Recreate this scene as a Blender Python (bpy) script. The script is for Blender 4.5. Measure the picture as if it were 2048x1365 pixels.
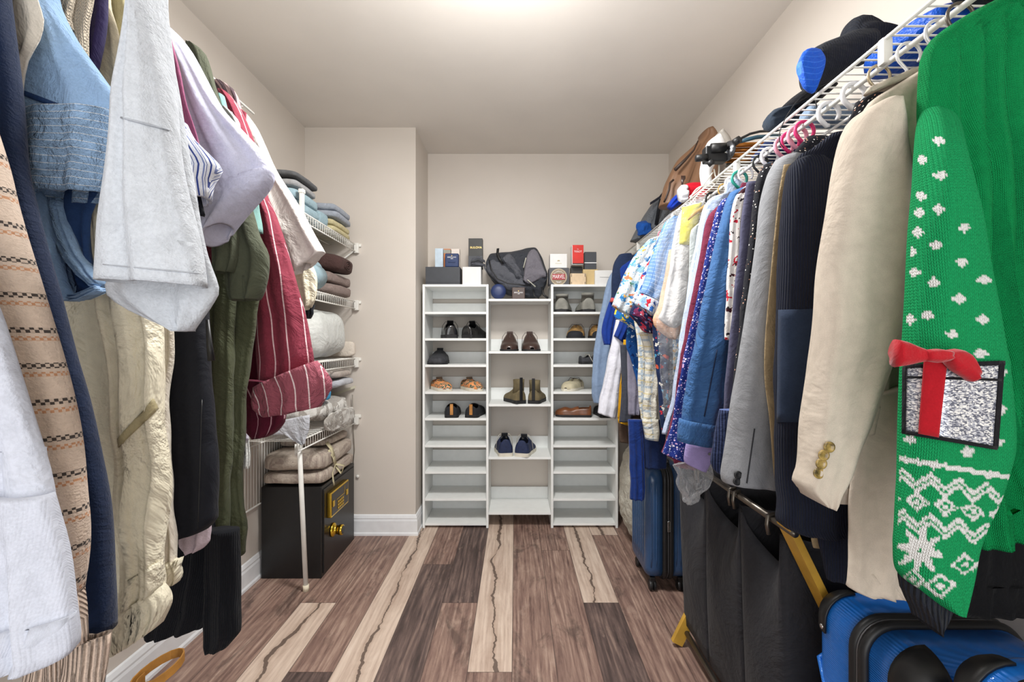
import bpy, bmesh, math, random
from mathutils import Vector, Matrix, noise
from mathutils.bvhtree import BVHTree
R = math.radians
PI = math.pi
random.seed(7)
noise.seed_set(8)
sc = bpy.context.scene
for o in list(bpy.data.objects):
    bpy.data.objects.remove(o)
COL = sc.collection

# ---------------------------------------------------------------- camera, light, exposure
H = 1.147                       # eye height
F = 910.2                       # focal length in pixels of the 2048 wide frame
cam_d = bpy.data.cameras.new('camera'); cam_d.sensor_width = 36; cam_d.lens = 16.0
cam_d.shift_x = -7 / 2048; cam_d.shift_y = 4.5 / 2048; cam_d.clip_start = 0.02
cam = bpy.data.objects.new('camera', cam_d); COL.objects.link(cam)
cam.location = (0, 0, H); cam.rotation_euler = (R(90), 0, 0)
sc.camera = cam
sc.view_settings.view_transform = 'Standard'
sc.view_settings.look = 'None'
sc.view_settings.gamma = 1
sc.view_settings.use_curve_mapping = False
sc.view_settings.exposure = 0.0
w = bpy.data.worlds.new('world'); sc.world = w; w.use_nodes = True
w.node_tree.nodes['Background'].inputs[0].default_value = (.96, .98, 1.0, 1)
w.node_tree.nodes['Background'].inputs[1].default_value = 1.0

def area(name, loc, rot, sx, sy, power, col=(1, 1, 1)):
    d = bpy.data.lights.new(name, 'AREA'); d.shape = 'RECTANGLE'; d.size = sx; d.size_y = sy
    d.energy = power; d.color = col
    o = bpy.data.objects.new(name, d); COL.objects.link(o); o.location = loc; o.rotation_euler = rot
    return o
# added unseen fill lamp in the front opening, tilted up to brighten the ceiling
area('front_fill_light', (0.0, -1.20, 1.15), (R(113), 0, 0), 1.7, 2.0, 31, (.99, .995, 1.0))
# the closet's own ceiling fixture, just above the frame (the fitting itself is built below)
pl = bpy.data.lights.new('ceiling_fixture_light', 'POINT'); pl.energy = 19; pl.color = (1.0, .99, .97); pl.shadow_soft_size = .13
plo = bpy.data.objects.new('ceiling_fixture_light', pl); COL.objects.link(plo); plo.location = (-.05, 1.38, 2.02)
area('ceiling_fixture_down', (-.05, 1.40, 2.385), (0, 0, 0), .30, .30, 32, (1.0, .99, .97))

# ---------------------------------------------------------------- helpers
def P(u, v, Y):
    return Vector(((u - 1031) / F * Y, Y, H + (687 - v) / F * Y))

def lin(c):
    if isinstance(c, str):
        c = c.lstrip('#'); c = [int(c[i:i + 2], 16) / 255 for i in (0, 2, 4)]
    return tuple((x / 12.92 if x <= .04045 else ((x + .055) / 1.055) ** 2.4) for x in c[:3]) + (1,)

class NB:
    """small node builder"""
    def __init__(s, name):
        s.m = bpy.data.materials.new(name); s.m.use_nodes = True
        s.t = s.m.node_tree; s.b = s.t.nodes['Principled BSDF']
    def n(s, typ, ins=None, **props):
        nd = s.t.nodes.new(typ)
        for k, v in props.items(): setattr(nd, k, v)
        for k, v in (ins or {}).items(): s.set(nd.inputs[k], v)
        return nd
    def set(s, inp, v):
        if isinstance(v, bpy.types.NodeSocket): s.t.links.new(v, inp)
        else: inp.default_value = v
    def math(s, op, a, b=0.0, c=None):
        d = {0: a, 1: b}
        if c is not None: d[2] = c
        return s.n('ShaderNodeMath', d, operation=op).outputs[0]
    def mix(s, f, a, b, blend='MIX'):
        nd = s.n('ShaderNodeMix', data_type='RGBA', blend_type=blend)
        s.set(nd.inputs[0], f); s.set(nd.inputs[6], a); s.set(nd.inputs[7], b)
        return nd.outputs[2]
    def uv(s, scale=(1, 1, 1), rot=0, loc=(0, 0, 0)):
        t = s.n('ShaderNodeTexCoord')
        return s.n('ShaderNodeMapping', {0: t.outputs['UV'], 1: loc, 2: (0, 0, rot), 3: scale}).outputs[0]
    def obj(s, scale=(1, 1, 1), rot=(0, 0, 0)):
        t = s.n('ShaderNodeTexCoord')
        return s.n('ShaderNodeMapping', {0: t.outputs['Object'], 2: rot, 3: scale}).outputs[0]
    def noise(s, vec, scale, detail=3, rough=.5, dist=0, out=0):
        return s.n('ShaderNodeTexNoise', {'Vector': vec, 'Scale': scale, 'Detail': detail, 'Roughness': rough, 'Distortion': dist}).outputs[out]
    def ramp(s, f, stops, interp='LINEAR'):
        nd = s.n('ShaderNodeValToRGB', {0: f}); r = nd.color_ramp; r.interpolation = interp
        while len(r.elements) < len(stops): r.elements.new(.5)
        for e, (p, c) in zip(r.elements, stops):
            e.position = p; e.color = c if len(c) == 4 else tuple(c) + (1,)
        return nd.outputs[0]
    def step(s, f, lo, hi=None):
        hi = lo + .02 if hi is None else hi
        return s.n('ShaderNodeMapRange', {0: f, 1: lo, 2: hi, 3: 0, 4: 1}).outputs[0]
    def bump(s, h, strength=.3, dist=.01, prev=None):
        d = {'Height': h, 'Strength': strength, 'Distance': dist}
        if prev is not None: d['Normal'] = prev
        return s.n('ShaderNodeBump', d).outputs[0]
    def done(s, col=None, rough=.8, metal=0, normal=None, **kw):
        if col is not None: s.set(s.b.inputs['Base Color'], col)
        s.set(s.b.inputs['Roughness'], rough); s.set(s.b.inputs['Metallic'], metal)
        if normal is not None: s.set(s.b.inputs['Normal'], normal)
        for k, v in kw.items(): s.set(s.b.inputs[k.replace('_', ' ')], v)
        return s.m

def simple(name, col, rough=.5, metal=0, nz=.06, nscale=25, bump=0, **kw):
    b = NB(name); c = lin(col)
    v = b.obj(); f = b.noise(v, nscale, 4)
    d = tuple(x * (1 - nz * 2) for x in c[:3]) + (1,); l = tuple(min(1, x * (1 + nz)) for x in c[:3]) + (1,)
    nrm = b.bump(b.noise(v, nscale * 6, 4), bump, .002) if bump else None
    return b.done(b.ramp(f, [(.3, d), (.7, l)]), rough, metal, nrm, **kw)

def cloth(name, col, pat=None, rough=.9, weave=900, wbump=.25, wr=.35, wrs=9, sheen=.15, **kw):
    """fabric: base colour or pattern(b, uv)->colour, weave and wrinkle bump"""
    b = NB(name); uv = b.uv()
    base = lin(col) if col else None
    c = pat(b, uv, base) if pat else base
    f = b.noise(b.obj(), 60, 4)
    g = b.noise(uv, weave * .5, 2)
    dark = b.ramp(b.math('ADD', b.math('MULTIPLY', f, .5), b.math('MULTIPLY', g, .5)), [(.3, (.80,) * 3), (.62, (1.0,) * 3)])
    c = b.mix(1.0, c, dark, 'MULTIPLY')
    n1 = b.bump(b.noise(b.obj(), wrs, 5, .62, .6), min(1.0, wr * 1.5), .028)
    n2 = b.bump(b.noise(uv, weave, 2), wbump, .0012, n1)
    if kw.get('hook'):
        n2 = kw.pop('hook')(b, uv, n2)
    kw.pop('hook', None)
    return b.done(c, rough, 0, n2, Sheen_Weight=sheen * .25, Specular_IOR_Level=kw.pop('spec', .2), **kw)

# pattern makers ------------------------------------------------------------
def sep(b, uv):
    nd = b.n('ShaderNodeSeparateXYZ', {0: uv}); return nd.outputs[0], nd.outputs[1]
def pat_lines(lines, axis=0):
    """lines: (colour, period, width, offset) across UV axis"""
    def f(b, uv, base):
        x = sep(b, uv)[axis]; c = base
        for col, per, wd, off in lines:
            t = b.math('FRACT', b.math('ADD', b.math('DIVIDE', x, per), off))
            m = b.math('LESS_THAN', t, wd / per)
            c = b.mix(m, c, lin(col))
        return c
    return f
def pat_check(col, per, wd, mixf=.5):
    def f(b, uv, base):
        x, y = sep(b, uv)
        a = b.math('LESS_THAN', b.math('FRACT', b.math('DIVIDE', x, per)), wd / per)
        d = b.math('LESS_THAN', b.math('FRACT', b.math('DIVIDE', y, per)), wd / per)
        s = b.math('MULTIPLY', b.math('ADD', a, d), mixf)
        return b.mix(s, base, lin(col))
    return f
def pat_plaid(rows):
    """rows: (colour, axis, period, width, offset, twillscale) : broken twill bands"""
    def f(b, uv, base):
        x, y = sep(b, uv); c = base
        for col, ax, per, wd, off, tw in rows:
            t = (x, y)[ax]
            m = b.math('LESS_THAN', b.math('FRACT', b.math('ADD', b.math('DIVIDE', t, per), off)), wd / per)
            ch = b.n('ShaderNodeTexChecker', {'Vector': uv, 'Scale': tw}).outputs[1]
            c = b.mix(b.math('MULTIPLY', m, b.math('ADD', b.math('MULTIPLY', ch, .8), .12)), c, lin(col))
        return c
    return f
def pat_spots(layers):
    """layers: (scale, threshold, [colours], distort, density)"""
    def f(b, uv, base):
        c = base
        for i, (scale, th, cols, dist, dens) in enumerate(layers):
            nz = b.noise(uv, scale * 1.7, 2, out=1)
            vv = b.n('ShaderNodeVectorMath', {0: uv, 1: b.n('ShaderNodeVectorMath', {0: nz, 3: dist / scale}, operation='SCALE').outputs[0]}, operation='ADD').outputs[0]
            vo = b.n('ShaderNodeTexVoronoi', {'Vector': vv, 'Scale': scale, 'Randomness': .95})
            sx = b.n('ShaderNodeSeparateColor', {0: vo.outputs['Color']})
            m = b.math('MULTIPLY', b.math('LESS_THAN', vo.outputs['Distance'], th), b.math('LESS_THAN', sx.outputs[1], dens))
            k = len(cols)
            cc = b.ramp(sx.outputs[0], [(j / k, lin(cl)) for j, cl in enumerate(cols)], 'CONSTANT') if k > 1 else lin(cols[0])
            c = b.mix(m, c, cc)
        return c
    return f
def pat_multi(cols, scale=18, dist=1.2, edges=None):
    def f(b, uv, base):
        n = b.noise(uv, scale, 3, .6, dist)
        st = [(0, lin(cols[0]))]
        lo, hi = .34, .66
        for j, cl in enumerate(cols[1:]): st.append((lo + (hi - lo) * j / max(1, len(cols) - 2), lin(cl)))
        return b.ramp(n, st, 'CONSTANT')
    return f
def hook_cord(per=.005, axis=0, st=1.0, dist=.004):
    def f(b, uv, prev):
        x = sep(b, uv)[axis]
        h = b.math('ABSOLUTE', b.math('SINE', b.math('MULTIPLY', x, PI / per)))
        return b.bump(h, st, dist, prev)
    return f
def hook_knit(per=.006, st=.8, dist=.003):
    def f(b, uv, prev):
        x, y = sep(b, uv)
        t = b.math('FRACT', b.math('DIVIDE', x, per))
        tri = b.math('ABSOLUTE', b.math('SUBTRACT', t, .5))
        yy = b.math('FRACT', b.math('ADD', b.math('DIVIDE', y, per * .8), b.math('MULTIPLY', tri, 1.3)))
        h = b.math('MULTIPLY', b.math('SINE', b.math('MULTIPLY', yy, PI)), b.math('SINE', b.math('MULTIPLY', b.math('MULTIPLY', tri, 2), PI)))
        return b.bump(h, st, dist, prev)
    return f

# object helpers ------------------------------------------------------------
def setp(o, label=None, cat=None, group=None, kind=None):
    if label: o['label'] = label
    if cat: o['category'] = cat
    if group: o['group'] = group
    if kind: o['kind'] = kind
    return o
def thing(name, label, cat, loc=(0, 0, 0), group=None, rz=0):
    o = bpy.data.objects.new(name, None); COL.objects.link(o)
    o.location = loc; o.rotation_euler = (0, 0, rz); o.empty_display_size = .05
    return setp(o, label, cat, group)
def link(name, me, mat, parent=None, label=None, smooth=True):
    if mat is not None:
        me.materials.clear()
        for m in (mat if isinstance(mat, (list, tuple)) else [mat]): me.materials.append(m)
    if smooth:
        for p in me.polygons: p.use_smooth = True
    o = bpy.data.objects.new(name, me); COL.objects.link(o)
    if parent is not None:
        o.parent = parent
        M = Matrix.Translation(parent.location) @ parent.rotation_euler.to_matrix().to_4x4()
        if parent.type == 'EMPTY' and parent.parent is None and not parent.get('_loc'):
            o.matrix_parent_inverse = M.inverted()
        # geometry is given in world space unless the thing is flagged local
    if label: o['label'] = label
    return o

class MB:
    def __init__(s): s.bm = bmesh.new()
    def box(s, x0, x1, y0, y1, z0, z1, bev=0, seg=2):
        r = bmesh.ops.create_cube(s.bm, size=1)
        vs = r['verts']
        for v in vs:
            v.co = Vector(((x0 + x1) / 2 + v.co.x * (x1 - x0), (y0 + y1) / 2 + v.co.y * (y1 - y0), (z0 + z1) / 2 + v.co.z * (z1 - z0)))
        if bev:
            es = list({e for v in vs for e in v.link_edges})
            bmesh.ops.bevel(s.bm, geom=es, offset=bev, segments=seg, affect='EDGES', profile=.5)
        return s
    def tube(s, pts, r, n=8, cap=True, closed=False):
        pts = [Vector(p) for p in pts]; rings = []
        m = len(pts); up = None
        for i, p in enumerate(pts):
            if closed: d = pts[(i + 1) % m] - pts[i - 1]
            else: d = pts[min(i + 1, m - 1)] - pts[max(i - 1, 0)]
            d.normalize()
            if up is None:
                up = Vector((0, 0, 1)) if abs(d.z) < .9 else Vector((1, 0, 0))
            a = d.cross(up)
            if a.length < 1e-4: a = d.cross(Vector((0, 1, 0)))
            a.normalize(); bb = a.cross(d).normalized(); up = bb
            rr = r[i] if isinstance(r, (list, tuple)) else r
            rings.append([s.bm.verts.new(p + a * math.cos(2 * PI * k / n) * rr + bb * math.sin(2 * PI * k / n) * rr) for k in range(n)])
        for i in range(m if closed else m - 1):
            A, B = rings[i], rings[(i + 1) % m]
            for k in range(n):
                s.bm.faces.new((A[k], A[(k + 1) % n], B[(k + 1) % n], B[k]))
        if cap and not closed:
            s.bm.faces.new(rings[0][::-1]); s.bm.faces.new(rings[-1])
        return s
    def lathe(s, prof, c, axis='z', n=24):
        """prof: (radius, height)"""
        c = Vector(c); rings = []
        for r, h in prof:
            ring = []
            for k in range(n):
                a = 2 * PI * k / n; x, y = r * math.cos(a), r * math.sin(a)
                v = {'z': (x, y, h), 'x': (h, x, y), 'y': (x, h, y)}[axis]
                ring.append(s.bm.verts.new(c + Vector(v)))
            rings.append(ring)
        for A, B in zip(rings, rings[1:]):
            for k in range(n):
                s.bm.faces.new((A[k], A[(k + 1) % n], B[(k + 1) % n], B[k]))
        s.bm.faces.new(rings[0][::-1]); s.bm.faces.new(rings[-1])
        return s
    def poly(s, pts, ext):
        """extrude polygon by vector ext"""
        ext = Vector(ext); A = [s.bm.verts.new(p) for p in pts]; B = [s.bm.verts.new(Vector(p) + ext) for p in pts]
        n = len(pts)
        s.bm.faces.new(A); s.bm.faces.new(B[::-1])
        for k in range(n): s.bm.faces.new((A[k], B[k], B[(k + 1) % n], A[(k + 1) % n]))
        return s
    def xf(s, M):
        bmesh.ops.transform(s.bm, matrix=M, verts=s.bm.verts); return s
    def mesh(s, name):
        bmesh.ops.recalc_face_normals(s.bm, faces=s.bm.faces)
        me = bpy.data.meshes.new(name); s.bm.to_mesh(me); s.bm.free(); return me
    def build(s, name, mat, parent=None, label=None, smooth=False, M=None):
        if M is not None: s.xf(M)
        o = link(name, s.mesh(name), mat, parent, label, smooth)
        if smooth == 'auto':
            pass
        return o

def catmull(keys, ts):
    """keys: list of tuples; returns interpolated tuples at parameters"""
    n = len(keys); out = []
    for t in ts:
        i = min(int(t), n - 2); f = t - i
        p0, p1, p2, p3 = keys[max(i - 1, 0)], keys[i], keys[i + 1], keys[min(i + 2, n - 1)]
        o = []
        for a, b, c, d in zip(p0, p1, p2, p3):
            # limited tangents so that narrow steps do not overshoot
            m1 = (c - a) / 2; m2 = (d - b) / 2
            h = f
            o.append((2 * h**3 - 3 * h**2 + 1) * b + (h**3 - 2 * h**2 + h) * m1 + (-2 * h**3 + 3 * h**2) * c + (h**3 - h**2) * m2)
        out.append(tuple(o))
    return out

def loft_world(keys, N=36, step=.012, p=2.4, fold=(.006, 2.5), crump=(.004, 14), hem=True, top='cap', seed=0, hemin=.05, minn=10, ends='flat'):
    """keys: list of (L Vector, R Vector, half thickness, (thickness dir)) lofted into a closed garment-like tube"""
    K = [tuple(L) + tuple(Rr) + (t,) for L, Rr, t in keys]
    # resample density by length
    ts = []
    for i in range(len(K) - 1):
        a = (Vector(K[i][:3]) + Vector(K[i][3:6])) / 2; b = (Vector(K[i + 1][:3]) + Vector(K[i + 1][3:6])) / 2
        m = max(2, int((b - a).length / step))
        ts += [i + j / m for j in range(m)]
    ts.append(len(K) - 1)
    rows = catmull(K, ts)
    verts = []; faces = []; uvs = []
    rnd = random.Random(seed); ph = rnd.random() * 6.28; ph2 = rnd.random() * 6.28; dr = rnd.uniform(-3, 3)
    length = 0; prevC = None; total = sum((Vector(rows[i + 1][:3]) - Vector(rows[i][:3])).length for i in range(len(rows) - 1)) or 1
    so = Vector((seed * 3.1, seed * 1.7, 0))
    ringuv = []
    for ri, r in enumerate(rows):
        L = Vector(r[:3]); Rr = Vector(r[3:6]); t = max(r[6], .001)
        C = (L + Rr) / 2; A = (Rr - L) / 2
        if prevC is not None: length += (C - prevC).length
        prevC = C
        ax = A.normalized() if A.length > 1e-6 else Vector((1, 0, 0))
        B = Vector((0, 1, 0)) - ax * ax.y
        B.normalize()
        ramp = min(1, .25 + length / total * 1.2)
        wid = A.length * 2
        per = 0; last = None; cu = []
        for k in range(N):
            th = 2 * PI * k / N
            c = math.copysign(abs(math.cos(th)) ** (2 / p), math.cos(th)); s_ = math.copysign(abs(math.sin(th)) ** (2 / p), math.sin(th))
            pos = C + A * c + B * (t * s_)
            w_ = max(0, 1 - abs(c) ** 4)
            fo = math.sin(2 * PI * fold[1] * (c * .5) * (wid / .15 if wid > .15 else 1) + ph + dr * length) + .5 * math.sin(2 * PI * fold[1] * 1.9 * c * .5 * (wid / .15 if wid > .15 else 1) + ph2 - dr * 1.3 * length)
            pos += B * fold[0] * ramp * fo * w_
            if crump[0]:
                nv = noise.noise_vector(pos * crump[1] + so)
                pos += Vector((nv.x * .6, nv.y, nv.z * .3)) * crump[0] * ramp * 1.6
            verts.append(pos)
            if last is not None: per += (pos - last).length
            last = pos; cu.append(per)
        ringuv.append((cu, per, length))
    nr = len(rows)
    def ringidx(i, k): return i * N + k % N
    for i in range(nr - 1):
        for k in range(N):
            faces.append((ringidx(i, k), ringidx(i, k + 1), ringidx(i + 1, k + 1), ringidx(i + 1, k)))
            # angle pi is left edge, pi..2pi is the front (towards -y)
            u0 = ringuv[i][0][k]; u1 = ringuv[i][0][k + 1] if k + 1 < N else ringuv[i][1]
            w0 = ringuv[i + 1][0][k]; w1 = ringuv[i + 1][0][k + 1] if k + 1 < N else ringuv[i + 1][1]
            off = ringuv[i][0][3 * N // 4]; off2 = ringuv[i + 1][0][3 * N // 4]
            uvs += [(u0 - off, ringuv[i][2]), (u1 - off, ringuv[i][2]), (w1 - off2, ringuv[i + 1][2]), (w0 - off2, ringuv[i + 1][2])]
    def cap(base, inward, flip):
        cen = sum((verts[base + k] for k in range(N)), Vector()) / N
        ci = len(verts); verts.append(cen + inward)
        for k in range(N):
            f = (base + k, base + (k + 1) % N, ci)
            faces.append(f[::-1] if flip else f)
            uvs.extend([(0, 0)] * 3)
    if top == 'cap': cap(0, Vector(), True)
    if hem:
        base = (nr - 1) * N
        C = sum((verts[base + k] for k in range(N)), Vector()) / N
        C0 = sum((verts[(nr - 2) * N + k] for k in range(N)), Vector()) / N
        up = (C0 - C).normalized() if (C0 - C).length > 1e-5 else Vector((0, 0, 1))
        prev = base
        for q in range(1, 5):
            nb = len(verts)
            for k in range(N):
                v = verts[base + k]; d = C - v
                dl = d.length
                verts.append(v + d.normalized() * min(dl * .5, .004 + .001 * q) + up * (hemin * (q - 1) / 3))
            for k in range(N):
                faces.append((prev + k, prev + (k + 1) % N, nb + (k + 1) % N, nb + k))
                uvs.extend([(k * .01, length - q * .01), ((k + 1) * .01, length - q * .01), ((k + 1) * .01, length - q * .01 - .01), (k * .01, length - q * .01 - .01)])
            prev = nb
        cap(prev, Vector(), False)
    else:
        cap((nr - 1) * N, Vector(), False)
    me = bpy.data.meshes.new('cloth')
    me.from_pydata(verts, [], faces)
    ul = me.uv_layers.new(name='UVMap')
    flat = [c for t in uvs for c in t]
    ul.data.foreach_set('uv', flat)
    me.flip_normals(); me.update()
    return me

def rows_to_keys(rows, Y, t):
    """rows: (v,uL,uR[,Y[,t]]) or (uL,vL,uR,vR,Y,t) for slanted sections (6 long with marker)"""
    out = []
    for r in rows:
        if len(r) >= 4 and r[0] == 's':
            _, uL, vL, uR, vR = r[:5]
            yy = r[5] if len(r) > 5 and r[5] else Y; tt = r[6] if len(r) > 6 else t
            out.append((P(uL, vL, yy), P(uR, vR, yy), tt))
        else:
            v, uL, uR = r[:3]
            yy = r[3] if len(r) > 3 and r[3] else Y; tt = r[4] if len(r) > 4 else t
            out.append((P(uL, v, yy), P(uR, v, yy), tt))
    return out

_seed = [0]
def piece(name, rows, Y, t, mat, parent=None, label=None, **kw):
    _seed[0] += 1
    kw.setdefault('seed', _seed[0])
    me = loft_world(rows_to_keys(rows, Y, t), **kw)
    me.name = name
    return link(name, me, mat, parent, label, True)

def body_world(name, Y, sh, neck, zb, xfar, t, mat, parent, label=None, **kw):
    """hanging torso: sh=(x,z) aisle-side shoulder, neck=(x,z) centre top, mirrored towards the wall, hem at zb"""
    sx, sz = sh; nx, nz = neck; d = sx - nx
    far = xfar
    def row(xa, xb, z, tt=t): 
        a, b = min(xa, xb), max(xa, xb); return (Vector((a, Y, z)), Vector((b, Y, z)), tt)
    k = [row(nx - .025 * (1 if d < 0 else -1), nx + .025 * (1 if d < 0 else -1), nz, t * .6),
         row(nx + d * .5, nx + (far - nx) * .5, (nz + sz) / 2 + .004, t * .8),
         row(sx - d * .06, far, sz, t * .9), row(sx - d * .0, far, sz - .04)]
    m = max(2, int((sz - zb) / .2))
    for i in range(1, m + 1):
        z = sz - .04 + (zb - sz + .04) * i / m
        k.append(row(sx - d * .12, far, z))
    _seed[0] += 1
    kw.setdefault('seed', _seed[0]); kw.setdefault('N', 44); kw.setdefault('p', 2.8); kw.setdefault('fold', (.002, 3)); kw.setdefault('crump', (.002, 9)); kw.setdefault('step', .02)
    return link(name, loft_world(k, **kw), mat, parent, label, True)

_bvh = {}
def ray(o, u, v):
    if o.name not in _bvh:
        me = o.data
        _bvh[o.name] = BVHTree.FromPolygons([vv.co.copy() for vv in me.vertices], [tuple(p.vertices) for p in me.polygons])
    d = P(u, v, 1.0) - Vector((0, 0, H))
    h = _bvh[o.name].ray_cast(Vector((0, 0, H)), d.normalized())
    return h[0], h[1]
def settle(grid, off):
    """samples that missed the surface take the depth of the nearest sample that met it"""
    hits = [(j, i, c[2]) for j, r in enumerate(grid) for i, c in enumerate(r) if c[2] is not None]
    return [[P(c[0], c[1], (c[2] if c[2] is not None else min(hits, key=lambda h: (h[0] - j) ** 2 + (h[1] - i) ** 2)[2]) - off) for i, c in enumerate(r)] for j, r in enumerate(grid)]
def patch(name, px, target, mat, parent, off=.003, thick=.002, nu=10, nv=10, label=None, fallback=None):
    """quad patch (4 px corners TL TR BR BL) laid on the surface of target (vertices in world space)"""
    TL, TR, BR, BL = [Vector(p) for p in px]
    grid = []; last = None
    for j in range(nv + 1):
        row = []
        for i in range(nu + 1):
            a = TL.lerp(TR, i / nu); b = BL.lerp(BR, i / nu); q = a.lerp(b, j / nv)
            h, n = ray(target, q.x, q.y)
            row.append((q.x, q.y, h.y if h else None))
        grid.append(row)
    grid = settle(grid, off)
    verts = [p for r in grid for p in r]; faces = []; uvs = []
    W = nu + 1
    wid = (grid[0][-1] - grid[0][0]).length; hei = (grid[-1][0] - grid[0][0]).length
    for j in range(nv):
        for i in range(nu):
            faces.append((j * W + i, (j + 1) * W + i, (j + 1) * W + i + 1, j * W + i + 1))
            uvs += [(i / nu * wid, -j / nv * hei), (i / nu * wid, -(j + 1) / nv * hei), ((i + 1) / nu * wid, -(j + 1) / nv * hei), ((i + 1) / nu * wid, -j / nv * hei)]
    me = bpy.data.meshes.new(name); me.from_pydata(verts, [], faces)
    ul = me.uv_layers.new(name='UVMap'); ul.data.foreach_set('uv', [c for t in uvs for c in t])
    o = link(name, me, mat, parent, label, True)
    m = o.modifiers.new('thick', 'SOLIDIFY'); m.thickness = thick; m.offset = -1
    return o

def strip(name, secs, target, mat, parent, off=.002, thick=.003, nu=6, sub=4, label=None):
    """band laid on the surface of target; secs: (uL,vL,uR,vR) sections"""
    ss = catmull([tuple(map(float, q)) for q in secs], [i / sub for i in range((len(secs) - 1) * sub + 1)])
    verts = []; last = None
    for uL, vL, uR, vR in ss:
        for i in range(nu + 1):
            u = uL + (uR - uL) * i / nu; v = vL + (vR - vL) * i / nu
            h, n = ray(target, u, v)
            verts.append((u, v, h.y if h else None))
    W = nu + 1; verts = [p for r in settle([verts[j * W:(j + 1) * W] for j in range(len(ss))], off) for p in r]
    W = nu + 1; faces = [(j * W + i, (j + 1) * W + i, (j + 1) * W + i + 1, j * W + i + 1) for j in range(len(ss) - 1) for i in range(nu)]
    me = bpy.data.meshes.new(name); me.from_pydata(verts, [], faces)
    o = link(name, me, mat, parent, label, True); m = o.modifiers.new('thick', 'SOLIDIFY'); m.thickness = thick; m.offset = -1
    return o

def text(s_, size, loc, rot, mat, parent, name='lettering', ext=.0006, align='CENTER', sx=1):
    c = bpy.data.curves.new('txt', 'FONT'); c.body = s_; c.size = size; c.extrude = ext
    c.align_x = align; c.align_y = 'CENTER'
    t = bpy.data.objects.new('txt', c); COL.objects.link(t)
    dg = bpy.context.evaluated_depsgraph_get(); me = bpy.data.meshes.new_from_object(t.evaluated_get(dg))
    bpy.data.objects.remove(t)
    M = Matrix.Translation(loc) @ rot.to_4x4() @ Matrix.Diagonal((sx, 1, 1, 1))
    me.transform(M)
    return link(name, me, mat, parent, None, False)
FACE_CAM = Matrix.Rotation(R(90), 3, 'X')          # text facing -y
# ---------------------------------------------------------------- materials of the room
def wall_mat():
    b = NB('wall_paint'); v = b.obj()
    c = b.ramp(b.noise(v, 2.2, 3), [(.3, lin('#d0c8be')), (.7, lin('#d5cdc4'))])
    return b.done(c, .62, 0, b.bump(b.noise(v, 190, 3), .10, .002))
M_wall = wall_mat()
M_ceil = simple('ceiling_paint', '#e0dad2', .85, nz=.02, nscale=3, bump=.05)
M_trim = simple('trim_paint', '#eceef0', .35, nz=.02)
M_white = simple('white_melamine', '#eef0ee', .45, nz=.015)
M_wire = simple('white_vinyl_wire', '#e9e8e2', .4, nz=.03)
M_black = simple('black_plastic', '#17181a', .45, nz=.1)
M_chrome = simple('chrome', '#cfd0d0', .22, 1)
M_darkmetal = simple('bronze_metal', '#6e6860', .35, .9)
M_gold = simple('polished_brass', '#e8c348', .22, 1, nz=.05)

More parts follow.
